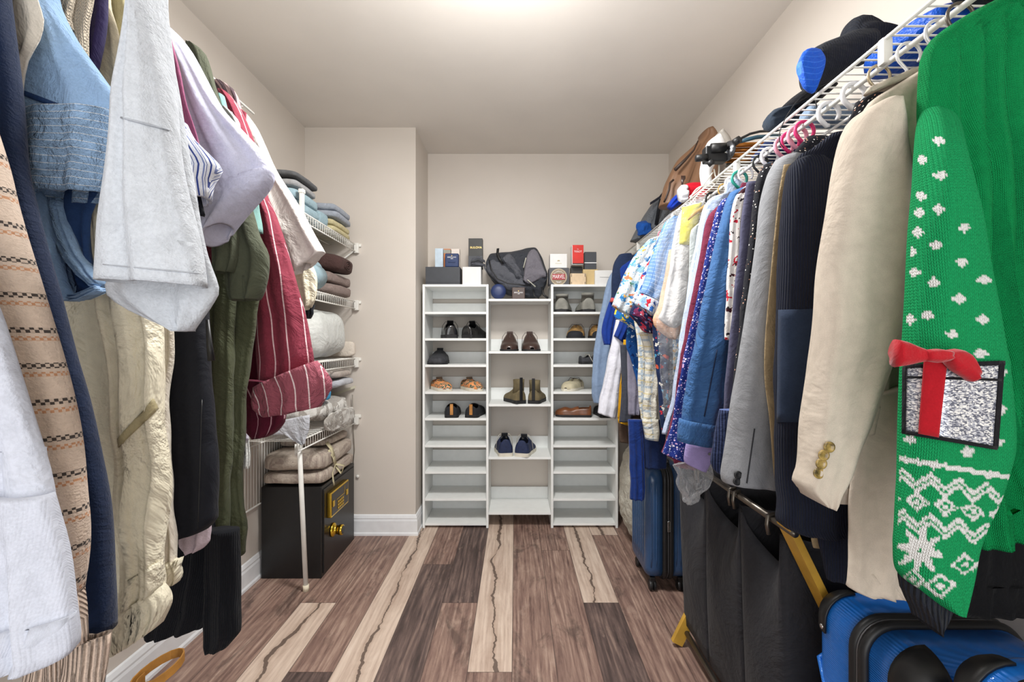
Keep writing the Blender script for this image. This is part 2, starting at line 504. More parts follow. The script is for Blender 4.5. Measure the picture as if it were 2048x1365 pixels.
def floor_mat():
    b = NB('wood_planks')
    tone = b.n('ShaderNodeAttribute', attribute_name='tone').outputs['Color']
    sp = b.n('ShaderNodeSeparateColor', {0: tone})
    pale, dark, rnd = sp.outputs[0], sp.outputs[1], sp.outputs[2]
    tc = b.n('ShaderNodeTexCoord').outputs['Object']
    off = b.n('ShaderNodeCombineXYZ', {0: b.math('MULTIPLY', rnd, 37.0), 1: b.math('MULTIPLY', rnd, 91.0), 2: 0.0}).outputs[0]
    v = b.n('ShaderNodeVectorMath', {0: tc, 1: off}, operation='ADD').outputs[0]
    def mp(sx, sy): return b.n('ShaderNodeMapping', {0: v, 3: (sx, sy, 1)}).outputs[0]
    fine = b.noise(mp(90, 5), 1.0, 5, .65, .4)
    mid = b.noise(mp(13, 2.6), 1.0, 6, .68, 1.2)
    wav = b.n('ShaderNodeTexWave', {'Vector': mp(9, .7), 'Scale': 1.2, 'Distortion': 14.0, 'Detail': 3.0, 'Detail Scale': 1.3}).outputs[1]
    blot = b.noise(mp(9, 3.2), 1.0, 5, .7, .5)
    g = b.math('ADD', b.math('MULTIPLY', fine, .46), b.math('MULTIPLY', mid, .44))
    g = b.math('ADD', g, b.math('MULTIPLY', wav, .10))
    br = b.ramp(g, [(.30, lin('#4a3833')), (.43, lin('#7a6057')), (.54, lin('#957a6d')), (.70, lin('#bda494'))])
    dk = b.ramp(g, [(.30, lin('#2c2422')), (.44, lin('#50413d')), (.56, lin('#6d5a54')), (.72, lin('#9c8577'))])
    pl = b.ramp(g, [(.28, lin('#a48d7d')), (.43, lin('#c3ad9d')), (.56, lin('#d4c0af')), (.72, lin('#e0cfc0'))])
    c = b.mix(dark, br, dk)
    bm_ = b.math('MULTIPLY', b.step(blot, .54, .66), .62)
    c = b.mix(bm_, c, lin('#423430'))
    bm2 = b.math('MULTIPLY', b.step(b.noise(mp(12, 5), 1.0, 4, .6), .62, .72), .4)
    c = b.mix(bm2, c, lin('#c0a897'))
    # pale planks: a long wandering crack and knots
    lx = b.n('ShaderNodeAttribute', attribute_name='cross').outputs['Fac']
    yv = b.n('ShaderNodeSeparateXYZ', {0: v}).outputs[1]
    wob = b.noise(b.n('ShaderNodeCombineXYZ', {0: rnd, 1: yv, 2: 0.0}).outputs[0], 1.5, 6, .62)
    cen = b.math('ADD', .5, b.math('MULTIPLY', b.math('SUBTRACT', wob, .5), 1.4))
    wdt = b.math('MULTIPLY', b.step(b.noise(mp(3, 4), 1.0, 3), .36, .62), .055)
    crack = b.math('LESS_THAN', b.math('ABSOLUTE', b.math('SUBTRACT', lx, cen)), b.math('ADD', wdt, .004))
    halo = b.n('ShaderNodeMapRange', {0: b.math('ABSOLUTE', b.math('SUBTRACT', lx, cen)), 1: 0, 2: .2, 3: .55, 4: 0}).outputs[0]
    pl = b.mix(halo, pl, lin('#a18876'))
    pl = b.mix(b.math('MULTIPLY', crack, .85), pl, lin('#54443c'))
    c = b.mix(pale, c, pl)
    seam = b.math('LESS_THAN', b.math('MINIMUM', lx, b.math('SUBTRACT', 1, lx)), .010)
    c = b.mix(b.math('MULTIPLY', seam, .7), c, lin('#3a2e2a'))
    n1 = b.bump(g, .25, .003)
    return b.done(c, b.ramp(fine, [(.3, (.5,) * 3), (.7, (.62,) * 3)]), 0, n1)
M_floor = floor_mat()

# ---------------------------------------------------------------- room shell
XL, XR, XN = -1.262, 1.045, -.598      # left wall, right wall, return of the bump-out
YB, YD, YF, ZC = 2.726, 3.105, -1.25, 2.44
def structure(name, mb, mat, **kw):
    o = mb.build(name, mat, None, **kw); o['kind'] = 'structure'; return o

# floor of separate planks held in one mesh
bm = bmesh.new(); la = bm.faces.layers.float_color.new('tone') if hasattr(bm.faces.layers, 'float_color') else None
bm.free()
PW = .156; X0 = -.012
custom = {  # column: list of (y0,y1,kind) kind: p pale, d dark, b brown
    -1: [(-1.3, .37, 'b'), (.37, 1.587, 'b'), (1.587, 3.2, 'p')], 0: [(-1.3, .9, 'd'), (.9, 3.2, 'b')], 1: [(-1.3, 1.3, 'b'), (1.3, 2.52, 'b'), (2.52, 3.2, 'b')],
    2: [(-1.3, .8, 'b'), (.8, 2.011, 'd'), (2.011, 3.2, 'p')], 3: [(-1.3, 1.5, 'b'), (1.5, 2.72, 'b'), (2.72, 3.2, 'p')], 4: [(-1.3, 1.1, 'p'), (1.1, 2.3, 'b'), (2.3, 3.2, 'b')],
    5: [(-1.3, 1.4, 'b'), (1.4, 2.6, 'd'), (2.6, 3.2, 'p')], 6: [(-1.3, 3.2, 'b')],
    -2: [(-1.3, .8, 'd'), (.8, 2.011, 'b'), (2.011, 3.2, 'd')], -3: [(-1.3, 1.14, 'b'), (1.14, 2.36, 'd'), (2.36, 3.2, 'b')], -4: [(-1.3, 1.2, 'b'), (1.2, 3.2, 'p')],
    -5: [(-1.3, .37, 'b'), (.37, 1.587, 'd'), (1.587, 3.2, 'b')], -6: [(-1.3, .8, 'b'), (.8, 2.011, 'p'), (2.011, 3.2, 'b')],
    -7: [(-1.3, 1.5, 'b'), (1.5, 3.2, 'b')], -8: [(-1.3, 1.5, 'd'), (1.5, 3.2, 'b')], -9: [(-1.3, 3.2, 'b')]}
verts, faces, tones, cross = [], [], [], []
rn = random.Random(3)
for k, segs in custom.items():
    xa, xb = X0 + k * PW, X0 + (k + 1) * PW
    for y0, y1, kd in segs:
        i = len(verts); e = .0006
        verts += [(xa, y0, 0), (xb, y0, 0), (xb, y1 - e * 3, 0), (xa, y1 - e * 3, 0)]; faces.append((i, i + 1, i + 2, i + 3))
        tones.append((1 if kd == 'p' else 0, 1 if kd == 'd' else 0, rn.random())); cross += [0, 1, 1, 0]
        i = len(verts); verts += [(xa, y1 - e * 3, -.0005), (xb, y1 - e * 3, -.0005), (xb, y1, -.0005), (xa, y1, -.0005)]
        faces.append((i, i + 1, i + 2, i + 3)); tones.append((0, 1, 0)); cross += [0, 0, 0, 0]
i = len(verts); verts += [(-1.6, -1.4, -.04), (1.4, -1.4, -.04), (1.4, 3.3, -.04), (-1.6, 3.3, -.04)]; faces.append((i + 3, i + 2, i + 1, i)); tones.append((0, 1, 0)); cross += [0] * 4
me = bpy.data.meshes.new('floor'); me.from_pydata(verts, [], faces)
a = me.attributes.new('tone', 'FLOAT_COLOR', 'FACE'); a.data.foreach_set('color', [c for t in tones for c in (*t, 1)])
a = me.attributes.new('cross', 'FLOAT', 'CORNER'); a.data.foreach_set('value', cross)
fl = link('floor', me, M_floor, None, None, False); fl['kind'] = 'structure'

structure('ceiling', MB().box(-1.45, 1.25, YF - .1, YD + .2, ZC, ZC + .1), M_ceil)
structure('wall_left', MB().box(XL - .12, XL, YF - .1, YD + .2, 0, ZC), M_wall)
structure('wall_right', MB().box(XR, XR + .12, YF - .1, YD + .2, 0, ZC), M_wall)
structure('wall_back', MB().box(XN, XR, YD, YD + .12, 0, ZC), M_wall)
structure('wall_corner', MB().box(XL, XN, YB, YD + .12, 0, ZC), M_wall)
structure('wall_front', MB().box(XL, -.95, YF - .1, YF, 0, ZC).box(.95, XR, YF - .1, YF, 0, ZC).box(-.95, .95, YF - .1, YF, 2.38, ZC), M_wall)
def bb(name, pts):
    """baseboard: profile swept along straight run from a to b, n = outward normal"""
    (ax, ay), (bx, by), (nx, ny), e0, e1 = pts
    prof = [(0, 0), (.018, 0), (.018, .012), (.013, .02), (.013, .085), (.010, .095), (.011, .103), (.006, .118), (0, .122)]
    A = Vector((ax, ay, 0)); B = Vector((bx, by, 0)); n = Vector((nx, ny, 0)); d = (B - A).normalized()
    m = MB(); ra = []; rb = []
    for o, z in prof:
        ra.append(m.bm.verts.new(A + n * o + d * (o * e0) + Vector((0, 0, z)))); rb.append(m.bm.verts.new(B + n * o + d * (o * e1) + Vector((0, 0, z))))
    for k in range(len(prof) - 1): m.bm.faces.new((ra[k], ra[k + 1], rb[k + 1], rb[k]))
    m.bm.faces.new(ra); m.bm.faces.new(rb[::-1])
    o = m.build(name, M_trim); o['kind'] = 'structure'
bb('baseboard_left', ((XL, YF), (XL, YB), (1, 0), 0, 0))
bb('baseboard_back', ((XL, YB), (XN, YB), (0, -1), 0, 1))
bb('baseboard_corner', ((XN, YB), (XN, YD), (1, 0), -1, 0))
bb('baseboard_right', ((XR, YF), (XR, YD), (-1, 0), 0, 0))

# ceiling fixture above the frame
t = thing('ceiling_light', 'round white flush ceiling light above the aisle', 'ceiling light', (-.05, 1.40, 2.44))
MB().lathe([(.17, 0), (.175, -.02), (.165, -.035)], (-.05, 1.40, 2.44)).build('base', M_trim, t, smooth=True)
em = NB('lamp_glass'); em.set(em.b.inputs['Emission Color'], (1, .97, .92, 1)); em.set(em.b.inputs['Emission Strength'], 3.0)
MB().lathe([(.15, -.035), (.14, -.045), (.10, -.050), (.02, -.052)], (-.05, 1.40, 2.44)).build('diffuser', em.done((.9, .9, .9, 1), .4), t, smooth=True)

# ---------------------------------------------------------------- shoe rack
RY0, RY1 = 2.822, 3.10
def rack(u0, u1, zt, label, shelves, z0=0.0, lip=.075, sides=(1, 1), railz=None, top=True):
    x0 = (u0 - 1031) / F * RY0; x1 = (u1 - 1031) / F * RY0; T = .0145
    t = thing('shoe_rack', label, 'shoe rack', ((x0 + x1) / 2, RY0, 0), 'white stackable shoe racks against the back wall')
    if sides[0]: MB().box(x0, x0 + T, RY0, RY1, 0, zt, .0008).build('side_panel', M_white, t)
    if sides[1]: MB().box(x1 - T, x1, RY0, RY1, 0, zt, .0008).build('side_panel', M_white, t)
    a, b = (x0 + T + .0005 if sides[0] else x0 + .0005), (x1 - T - .0005 if sides[1] else x1 - .0005)
    for z in shelves:
        MB().box(a, b, RY0 + .002, RY1 - .018, z - T, z, .0008).build('shelf', M_white, t)
        MB().box(a, b, RY1 - .016, RY1 - .002, z - T, z + lip, .0008).build('back_rail', M_white, t)
    if top: 
        MB().box(a, b, RY0 + .002, RY1 - .018, zt - T, zt, .0008).build('shelf', M_white, t, 'top shelf')
        MB().box(a, b, RY1 - .016, RY1 - .002, zt - T - .05, zt - .0, .0008).build('back_rail', M_white, t)
    return x0, x1
def zpx(v, Y=RY0): return H + (687 - v) / F * Y
sh = [zpx(v) for v in (624, 677, 730, 784, 837, 891, 944, 998)] + [.0175 + .012]
LZ = zpx(569)
rack(845, 977, LZ, 'tall white shoe rack at the left, black dress shoes on it', sh)
rack(1102, 1236, LZ, 'tall white shoe rack at the right, half hidden by hanging shirts', sh)
ms = [zpx(v) for v in (703, 809, 915, 1026)]
x0, x1 = (977 - 1031) / F * RY0 + .0008, (1102 - 1031) / F * RY0 - .0008
t = thing('shoe_shelf_unit', 'white middle shelf unit between the two racks, holding boots and a backpack', 'shoe rack', ((x0 + x1) / 2, RY0, 0))
T = .0145
for z in [zpx(598)] + ms:
    MB().box(x0, x1, RY0 + .003, RY1 - .018, z - T, z, .0008).build('shelf', M_white, t)
    if z < 1.4: MB().box(x0, x1, RY1 - .016, RY1 - .002, z - T, z + .078, .0008).build('back_rail', M_white, t)

# ---------------------------------------------------------------- wire shelves
def wire_shelf(y0, y1, z, xw, xf, label, pitch=.0254, lip=.042, dense=True, group=None, rod=False, cat='wire shelf', far=None):
    t = thing('wire_shelf', label, cat, ((xw + xf) / 2, (y0 + y1) / 2, z), group)
    s = 1 if xf > xw else -1
    r = .0022
    m = MB(); n = int((y1 - y0) / pitch)
    for i in range(n + 1):
        y = y0 + .004 + i * (y1 - y0 - .008) / n
        pts = [(xw + s * .006, y, z + .004), (xf - s * .002, y, z + .004)]
        if dense: pts += [(xf, y, z), (xf, y, z - lip)]
        m.tube(pts, r * .75, 5)
    m.build('wire_deck', M_wire, t, smooth=True)
    m = MB(); R0 = .0035
    for x, zz in ((xf, z), (xf, z - lip), ((xw + xf) / 2, z - .002), (xw + s * .008, z - .002)):
        m.tube([(x, y0, zz), (x, y1, zz)], R0, 8)
    m.build('rail', M_wire, t, smooth=True)
    return t
zt = 1.742
LX, LF = XL, -.952
wire_shelf(1.98, 2.715, 1.735, LX, LF, 'topmost white wire shelf on the left, stacked with blue and grey towels', group='white wire linen shelves on the left wall')
wire_shelf(1.98, 2.715, 1.395, LX, LF, 'second white wire linen shelf from the top, with brown towels on it', group='white wire linen shelves on the left wall')
wire_shelf(1.98, 2.715, 1.055, LX, LF, 'third white wire linen shelf from the top, under a white pillow', group='white wire linen shelves on the left wall')
wire_shelf(1.98, 2.715, .715, LX, LF, 'lowest flat white wire linen shelf, piled with crumpled sheets', group='white wire linen shelves on the left wall')
# end brackets on the corner wall
for z, lb in ((1.735, 'topmost'), (1.395, 'second'), (1.055, 'third'), (.715, 'lowest')):
    o = MB().box(LF - .01, LF + .018, 2.698, 2.724, z - .052, z + .008, .003).box(LF + .006, LF + .03, 2.715, 2.7245, z - .012, z + .006, .002).build('shelf_bracket', M_wire)
    setp(o, 'white plastic bracket on the wall at the end of the %s linen shelf' % lb, 'bracket', 'white end brackets of the linen shelves')
# diagonal support under the top shelf
o = MB().tube([(LF - .004, 2.705, 1.70), (XL + .012, 2.705, 1.47)], .005, 8).build('shelf_brace', M_wire, smooth=True); setp(o, 'diagonal white metal brace under the topmost linen shelf', 'brace')
# folded down wire panel on left wall
t = thing('folded_wire_shelf', 'white wire panel hanging flat on the left wall beside the safe', 'wire shelf', (XL + .012, 2.1, .36))
m = MB()
for i in range(40):
    y = 1.75 + i * .0235; m.tube([(XL + .012, y, .365), (XL + .012, y, .69)], .0018, 5)
m.build('wire_grid', M_wire, t, smooth=True)
m = MB().tube([(XL + .016, 1.74, .365), (XL + .016, 2.69, .365)], .0045, 8).tube([(XL + .016, 1.74, .66), (XL + .016, 2.69, .66)], .0035, 8)
m.build('rail', M_wire, t, smooth=True)
# support pole
t = thing('support_pole', 'thin white support pole standing on the floor in front of the safe', 'pole', (-.965, 2.095, 0))
MB().tube([(-.969, 2.105, .018), (-.972, 2.045, .70)], .0105, 12).build('pole', M_wire, t, smooth=True)
MB().tube([(-.969, 2.1065, 0), (-.969, 2.104, .03)], .0135, 12).build('foot_cap', simple('ivory_plastic', '#e6dcc3', .5), t, smooth=True)
MB().tube([(-.995, 2.06, .665), (-.972, 2.04, .668)], .006, 8).tube([(-.995, 2.06, .64), (-.995, 2.06, .69)], .005, 8).build('clip', M_wire, t, smooth=True)
t = thing('shelf_post', 'short white post rising above the topmost linen shelf', 'post', (LF, 2.03, 1.74))
MB().box(LF - .01, LF + .008, 2.02, 2.04, 1.69, 1.825, .004, 3).build('post', M_wire, t)
MB().box(LF - .013, LF + .011, 2.017, 2.043, 1.815, 1.835, .005, 3).build('cap', M_wire, t)

# right wall hanging shelf
RF = .735; RZ = 1.752; RODZ = 1.707
t = thing('wire_shelf', 'long white wire shelf with hanging rail on the right wall, hats and bags on it', 'wire shelf', (.9, 1.6, RZ))
m = MB()
yy = .14
while yy < 3.06:
    m.tube([(RF, yy, RZ + .004), (XR - .004, yy, RZ + .004)], .0021, 5); yy += .0262
m.build('wire_deck', M_wire, t, smooth=True)
m = MB()
for x, z in ((RF, RZ), ((RF + XR) / 2, RZ - .003), (XR - .01, RZ - .003)): m.tube([(x, .12, z), (x, 3.07, z)], .0042, 8)
m.build('rail', M_wire, t, smooth=True)
MB().tube([(RF + .008, .12, RODZ), (RF + .008, 3.07, RODZ)], .0056, 10).build('hanging_rod', M_wire, t, smooth=True)
for y in (.30, .91, 1.52, 2.13, 2.74):
    MB().box(RF - .006, RF + .014, y - .009, y + .009, RODZ - .004, RZ + .004, .004, 2).build('joiner', M_wire, t)
for y in (.62, 1.9):
    MB().tube([(RF + .01, y, RODZ + .03), (XR - .006, y, RZ - .32)], .006, 8).build('brace', M_wire, t, smooth=True)
# left hanging shelf (mostly hidden behind the clothes)
LHF = -.944; LHZ = 1.975
t = thing('wire_shelf', 'high white wire shelf behind the shoulders of the clothes on the left', 'wire shelf', (-1.1, .8, LHZ))
m = MB(); yy = .0
while yy < 1.62:
    m.tube([(LHF, yy, LHZ + .004), (XL + .004, yy, LHZ + .004)], .0021, 5); yy += .0262
m.build('wire_deck', M_wire, t, smooth=True)
MB().tube([(LHF, 0, LHZ), (LHF, 1.64, LHZ)], .0042, 8).tube([(XL + .01, 0, LHZ - .003), (XL + .01, 1.64, LHZ - .003)], .0042, 8).build('rail', M_wire, t, smooth=True)
MB().tube([(LHF - .008, 0, LHZ - .045), (LHF - .008, 1.64, LHZ - .045)], .0056, 10).build('hanging_rod', M_wire, t, smooth=True)

# ---------------------------------------------------------------- safe
M_safe = simple('black_powder_coat', '#141415', .38, nz=.08, bump=.08)
SX0, SX1, SY0, SY1, SZ = -1.238, -.945, 2.215, 2.665, .447
t = thing('safe', 'black steel safe with gold keypad standing on the floor under folded bedding', 'safe', ((SX0 + SX1) / 2, (SY0 + SY1) / 2, 0))
MB().box(SX0, SX1, SY0, SY1, 0, SZ, .004, 3).build('body', M_safe, t)
d = MB().box(SX1 - .004, SX1 + .006, SY0 + .018, SY1 - .018, .018, SZ - .018, .003, 3).build('door', M_safe, t)
kx = SX1 + .006
kp = MB().box(kx, kx + .022, 2.265, 2.50, .275, .40, .003, 2).build('keypad', M_gold, t)
fp = MB().box(kx + .0215, kx + .0232, 2.273, 2.492, .283, .392, .0005).build('face_plate', simple('black_gloss', '#1b1b1d', .25), kp, 'glossy black face plate')
m = MB()
for i in range(4):
    for j in range(3): m.box(kx + .022, kx + .026, 2.345 + i * .021, 2.360 + i * .021, .292 + j * .016, .303 + j * .016, .001)
m.build('key_button', M_gold, kp, smooth=False)
m = MB().box(kx + .022, kx + .0245, 2.33, 2.44, .345, .348).box(kx + .022, kx + .0245, 2.437, 2.44, .345, .385)
m.build('screen_frame', M_gold, kp)
MB().box(kx + .022, kx + .027, 2.279, 2.302, .325, .355, .002).build('side_button', M_gold, kp)
MB().box(kx + .022, kx + .027, 2.46, 2.483, .325, .355, .002).build('side_button', M_gold, kp)
kn = MB().lathe([(.034, 0), (.036, .006), (.03, .012), (.022, .014), (.022, .034), (.026, .036), (.026, .052), (.024, .054)], (kx, 2.335, .19), 'x', 28).build('knob', M_gold, t, smooth=True)
MB().lathe([(.020, 0), (.020, .002)], (kx + .0535, 2.335, .19), 'x', 24).build('knob_face', M_black, kn)
# ---------------------------------------------------------------- fabrics
def C(name, col, **kw): return cloth(name, col, **kw)
WHITE = '#dfe2e8'
F_tan = C('tan_wool', '#c8bcad', weave=1400, wr=.35, wrs=5, wbump=.35)
F_navycord = C('navy_corduroy', '#1b2031', wr=.15, hook=hook_cord(.0048, 0, 1.0, .0025), sheen=.1)
F_patch = C('navy_suede', '#263247', wr=.1, weave=500)
F_grey = C('grey_jersey', '#8d8f93', wr=.3, wrs=7, weave=700, wbump=.5)
F_camel = C('camel_suede', '#a08c6c', wr=.4)
F_blacksq = C('black_speckled', '#1c1d24', pat=pat_spots([(160, .28, ['#e7d9c9', '#d8a48c', '#ffffff'], .3, .35)]), wr=.3)
F_purple = C('purple_grey', '#54546c', wr=.3)
F_redwhite = C('red_white_print', '#e6e2de', pat=pat_spots([(34, .36, ['#b81f35', '#c22a3c', '#401a22'], 1.5, .55), (70, .30, ['#2a2228', '#b81f35'], 1.2, .35)]), wr=.25)
F_red = C('red_cotton', '#b5273a', wr=.3)
F_chambray = C('blue_chambray', '#3d6496', pat=pat_lines([('#48709f', .021, .0010, 0)], 1), wr=.75, wrs=9, weave=1300)
F_bluefloral = C('blue_floral', '#20317c', pat=pat_spots([(110, .33, ['#e3c4e6', '#f1e7f3', '#b3a6dd', '#d6a5cf'], .5, .6), (230, .28, ['#cfd9f3'], .3, .5)]), wr=.3)
F_lilac = C('lilac_twill', '#a494c8', wr=.3, hook=hook_cord(.0018, 0, .5, .001))
F_burg = C('burgundy_cotton', '#70283f', wr=.45)
F_ging = C('blue_gingham', '#e8edf5', pat=pat_check('#5f7fb4', .005, .0025, .5), wr=.3)
F_ltblue = C('pale_blue_cotton', '#bccbe4', wr=.35)
F_greygreen = C('grey_green_cotton', '#b1b7b5', wr=.3)
F_offwhite = C('off_white_cotton', '#dcdad8', wr=.5)
F_yellow = C('yellow_cotton', '#e2d83c', wr=.3)
F_peach = C('peach_stripe', '#e3bd9f', pat=pat_lines([('#d6a585', .006, .003, 0)], 1), wr=.4)
F_seer = C('blue_madras', '#7a9cc9', pat=pat_plaid([('#4f78b0', 1, .004, .0012, 0, 1), ('#b9cbe4', 1, .016, .003, .3, 900), ('#3d62a0', 0, .03, .003, .2, 900)]), wr=.5)
F_haw1 = C('white_floral_print', '#c9cfd2', pat=pat_spots([(24, .46, ['#2f74aa', '#5b9cc0', '#c07a5c', '#8fb9c9'], 1.4, .62), (50, .40, ['#2c6da8', '#d2a04e', '#487a5a', '#7b9ab8'], 1.3, .5), (90, .3, ['#8bb4cc', '#c8d4d8'], 1., .6)]), wr=.45)
F_haw2 = C('blue_yellow_print', '#2069b8', pat=pat_spots([(26, .44, ['#f2d23a', '#f6f3ea', '#5ec3d8', '#f2d23a'], 1.2, .5), (50, .36, ['#3f9fd0', '#ffffff', '#164a92', '#2a8a6a'], 1.4, .6)]), wr=.5)
F_haw3 = C('red_navy_print', '#1c2548', pat=pat_spots([(26, .46, ['#b13246', '#d2566a', '#6a2448'], 1.3, .5), (50, .32, ['#7f8dc0', '#3d2c62', '#d8dcee'], 1.3, .45)]), wr=.5)
F_haw4 = C('white_red_blue_print', '#c4cedd', pat=pat_spots([(34, .48, ['#2f66b4', '#c22d3c', '#1d3f88', '#8fb6e0'], 1.3, .75)]), wr=.5)
F_haw5 = C('teal_blue_print', '#1c7dc0', pat=pat_spots([(34, .42, ['#f1efe2', '#0f4f96', '#e6cf5a', '#31b1c8'], 1.3, .55)]), wr=.5)
F_haw6 = C('navy_red_tropical', '#1c2c50', pat=pat_spots([(45, .36, ['#b92d3a', '#e6e3da', '#4b93b8', '#c8563a'], 1.3, .6)]), wr=.4)
F_haw7 = C('navy_blue_leaf_print', '#1b4f93', pat=pat_spots([(45, .33, ['#dce8f4', '#4f9bd0', '#12306c'], 1.3, .55)]), wr=.4)
F_creamplaid = C('cream_plaid', '#d9d6c9', pat=pat_plaid([('#a8b6c2', 0, .045, .010, .1, 1), ('#a8b6c2', 1, .05, .010, .4, 1), ('#cfc39a', 1, .05, .006, .8, 1)]), wr=.6)
F_dress_grey = C('mid_grey_knit', '#8a8798', wr=.25)
F_char = C('charcoal_knit', '#42454f', wr=.25)
F_mustard = C('mustard_trim', '#dba51f', wr=.2)
F_jersey = C('white_jersey', '#dfe0ea', wr=.25)
F_royal = C('royal_blue', '#1a398c', wr=.3, sheen=.4)
F_royal2 = C('royal_blue_velvet', '#0f3076', wr=.4, sheen=.8)
F_navy = C('navy_cotton', '#26334f', wr=.3)
F_steel = C('steel_blue_cotton', '#8aa0bf', wr=.25)
F_brown = C('brown_wool', '#4f4036', wr=.3)
F_trimred = C('red_trim', '#c65a5a', wr=.1)
M_plastic = NB('clear_plastic')
_v = M_plastic.obj()
_lw = M_plastic.n('ShaderNodeLayerWeight', {0: .35}).outputs['Facing']
M_plastic = M_plastic.done((.90, .92, .95, 1), .10, 0, M_plastic.bump(M_plastic.noise(_v, 26, 4, .6, 1.5), 1.0, .02), Alpha=M_plastic.math('ADD', .10, M_plastic.math('MULTIPLY', _lw, .45)), Specular_IOR_Level=.9)

# knit jumper
F_green = C('green_knit', '#1c8f58', wr=.25, wrs=4, hook=hook_knit(.0052, 1.0, .003), sheen=.4)
F_greendark = C('green_knit_fine', '#0f8a4c', wr=.2, wrs=4, hook=hook_knit(.0042, .75, .002), sheen=0, spec=.1)

# ---------------------------------------------------------------- hangers
H_white = simple('white_plastic', '#e8e8ea', .35, nz=.02)
H_pink = simple('pink_velvet', '#e9a0b4', .6); H_hot = simple('hot_pink_plastic', '#d92a6e', .4)
H_teal = simple('teal_plastic', '#1f8f80', .35); H_wood = simple('hanger_wood', '#c69a4a', .4, nz=.15, nscale=40)
H_beige = simple('beige_metal', '#b8a88a', .35, .6)
def hanger(Y, mat, r, label, x=None, side=1, tilt=0, hook_z=None, neckz=None, arms=True, group=None, r_arm=None, yaw=0):
    rx = (RF + .008) if side == 1 else (LHF - .008); rz = RODZ if side == 1 else LHZ - .045
    rodr = .0056
    q = rodr + r + .014; pts = []
    hz = rz + rodr + r - q          # centre of the hook circle
    for k in range(15):
        a = R(-35 + k * 250 / 14); pts.append((rx + q * math.cos(a), Y + math.sin(yaw) * q * math.cos(a), hz + q * math.sin(a)))
    nz = neckz if neckz else rz - .085
    end = pts[-1]
    pts.append((rx - .004, Y, hz - q * 1.25)); pts.append((rx, Y, nz))
    t = thing('clothes_hanger', label, 'hanger', (rx, Y, rz), group)
    MB().tube(pts, r, 8).build('hook', mat, t, smooth=True)
    if arms:
        ra = r_arm or r
        m = MB().tube([(rx, Y, nz), (rx - .05, Y, nz - .014), (rx - .16, Y, nz - .062), (rx - .2, Y, nz - .086)], ra, 8)
        m.tube([(rx, Y, nz), (rx + .05, Y, nz - .014), (rx + .16, Y, nz - .062), (rx + .2, Y, nz - .086)], ra, 8)
        m.build('arm', mat, t, smooth=True)
    return t

def garment(name, label, cat, Y, group=None, loc=None):
    return thing(name, label, cat, loc or (.72, Y, 1.6), group)

def Rbody(Y, shu, shv, mat, t, zb=.95, xfar=.965, thick=.03, neck=(.742, 1.625), label=None, dy=.0, **kw):
    s = P(shu, shv, Y)
    return body_world('body', Y + dy, (s.x + .012, s.z - .012), neck, zb, xfar, thick, mat, t, label, hem=False, **kw)

GR = 'clothes hanging from the rail on the right'
# 1 green festive jumper ------------------------------------------------------
Y = .60
t = garment('festive_jumper', 'green knitted festive jumper with a silver gift and red bow on its sleeve', 'jumper', Y, GR)
body = piece('body', [('s', 1985, 6, 2120, 6), ('s', 1950, 22, 2200, 22), ('s', 1905, 48, 2300, 48), ('s', 1868, 76, 2340, 76), ('s', 1848, 115, 2370, 115), ('s', 1843, 180, 2370, 180), ('s', 1844, 250, 2370, 250), ('s', 1862, 340, 2370, 340), ('s', 1880, 500, 2370, 500), ('s', 1900, 800, 2370, 780), ('s', 1928, 960, 2370, 880), ('s', 1956, 1096, 2370, 960)], .655, .026, F_greendark, t, N=110, fold=(.017, 5), crump=(.003, 9), p=3.2, step=.010, hem=True)
rowsS = [('s', 1850, 214, 1895, 224, .655, .012), ('s', 1842, 244, 1908, 254, .636, .020), (300, 1840, 1912, .610, .026), (370, 1838, 1926, .596, .030), (450, 1831, 1946, .588, .032), (560, 1824, 1968), (680, 1815, 1992), (740, 1810, 2005), (880, 1808, 2012), (950, 1808, 1998), (1000, 1806, 1980), ('s', 1803, 1062, 1950, 1050), ('s', 1801, 1100, 1934, 1090), ('s', 1806, 1150, 1922, 1140), ('s', 1835, 1178, 1908, 1180), ('s', 1862, 1200, 1895, 1212)]
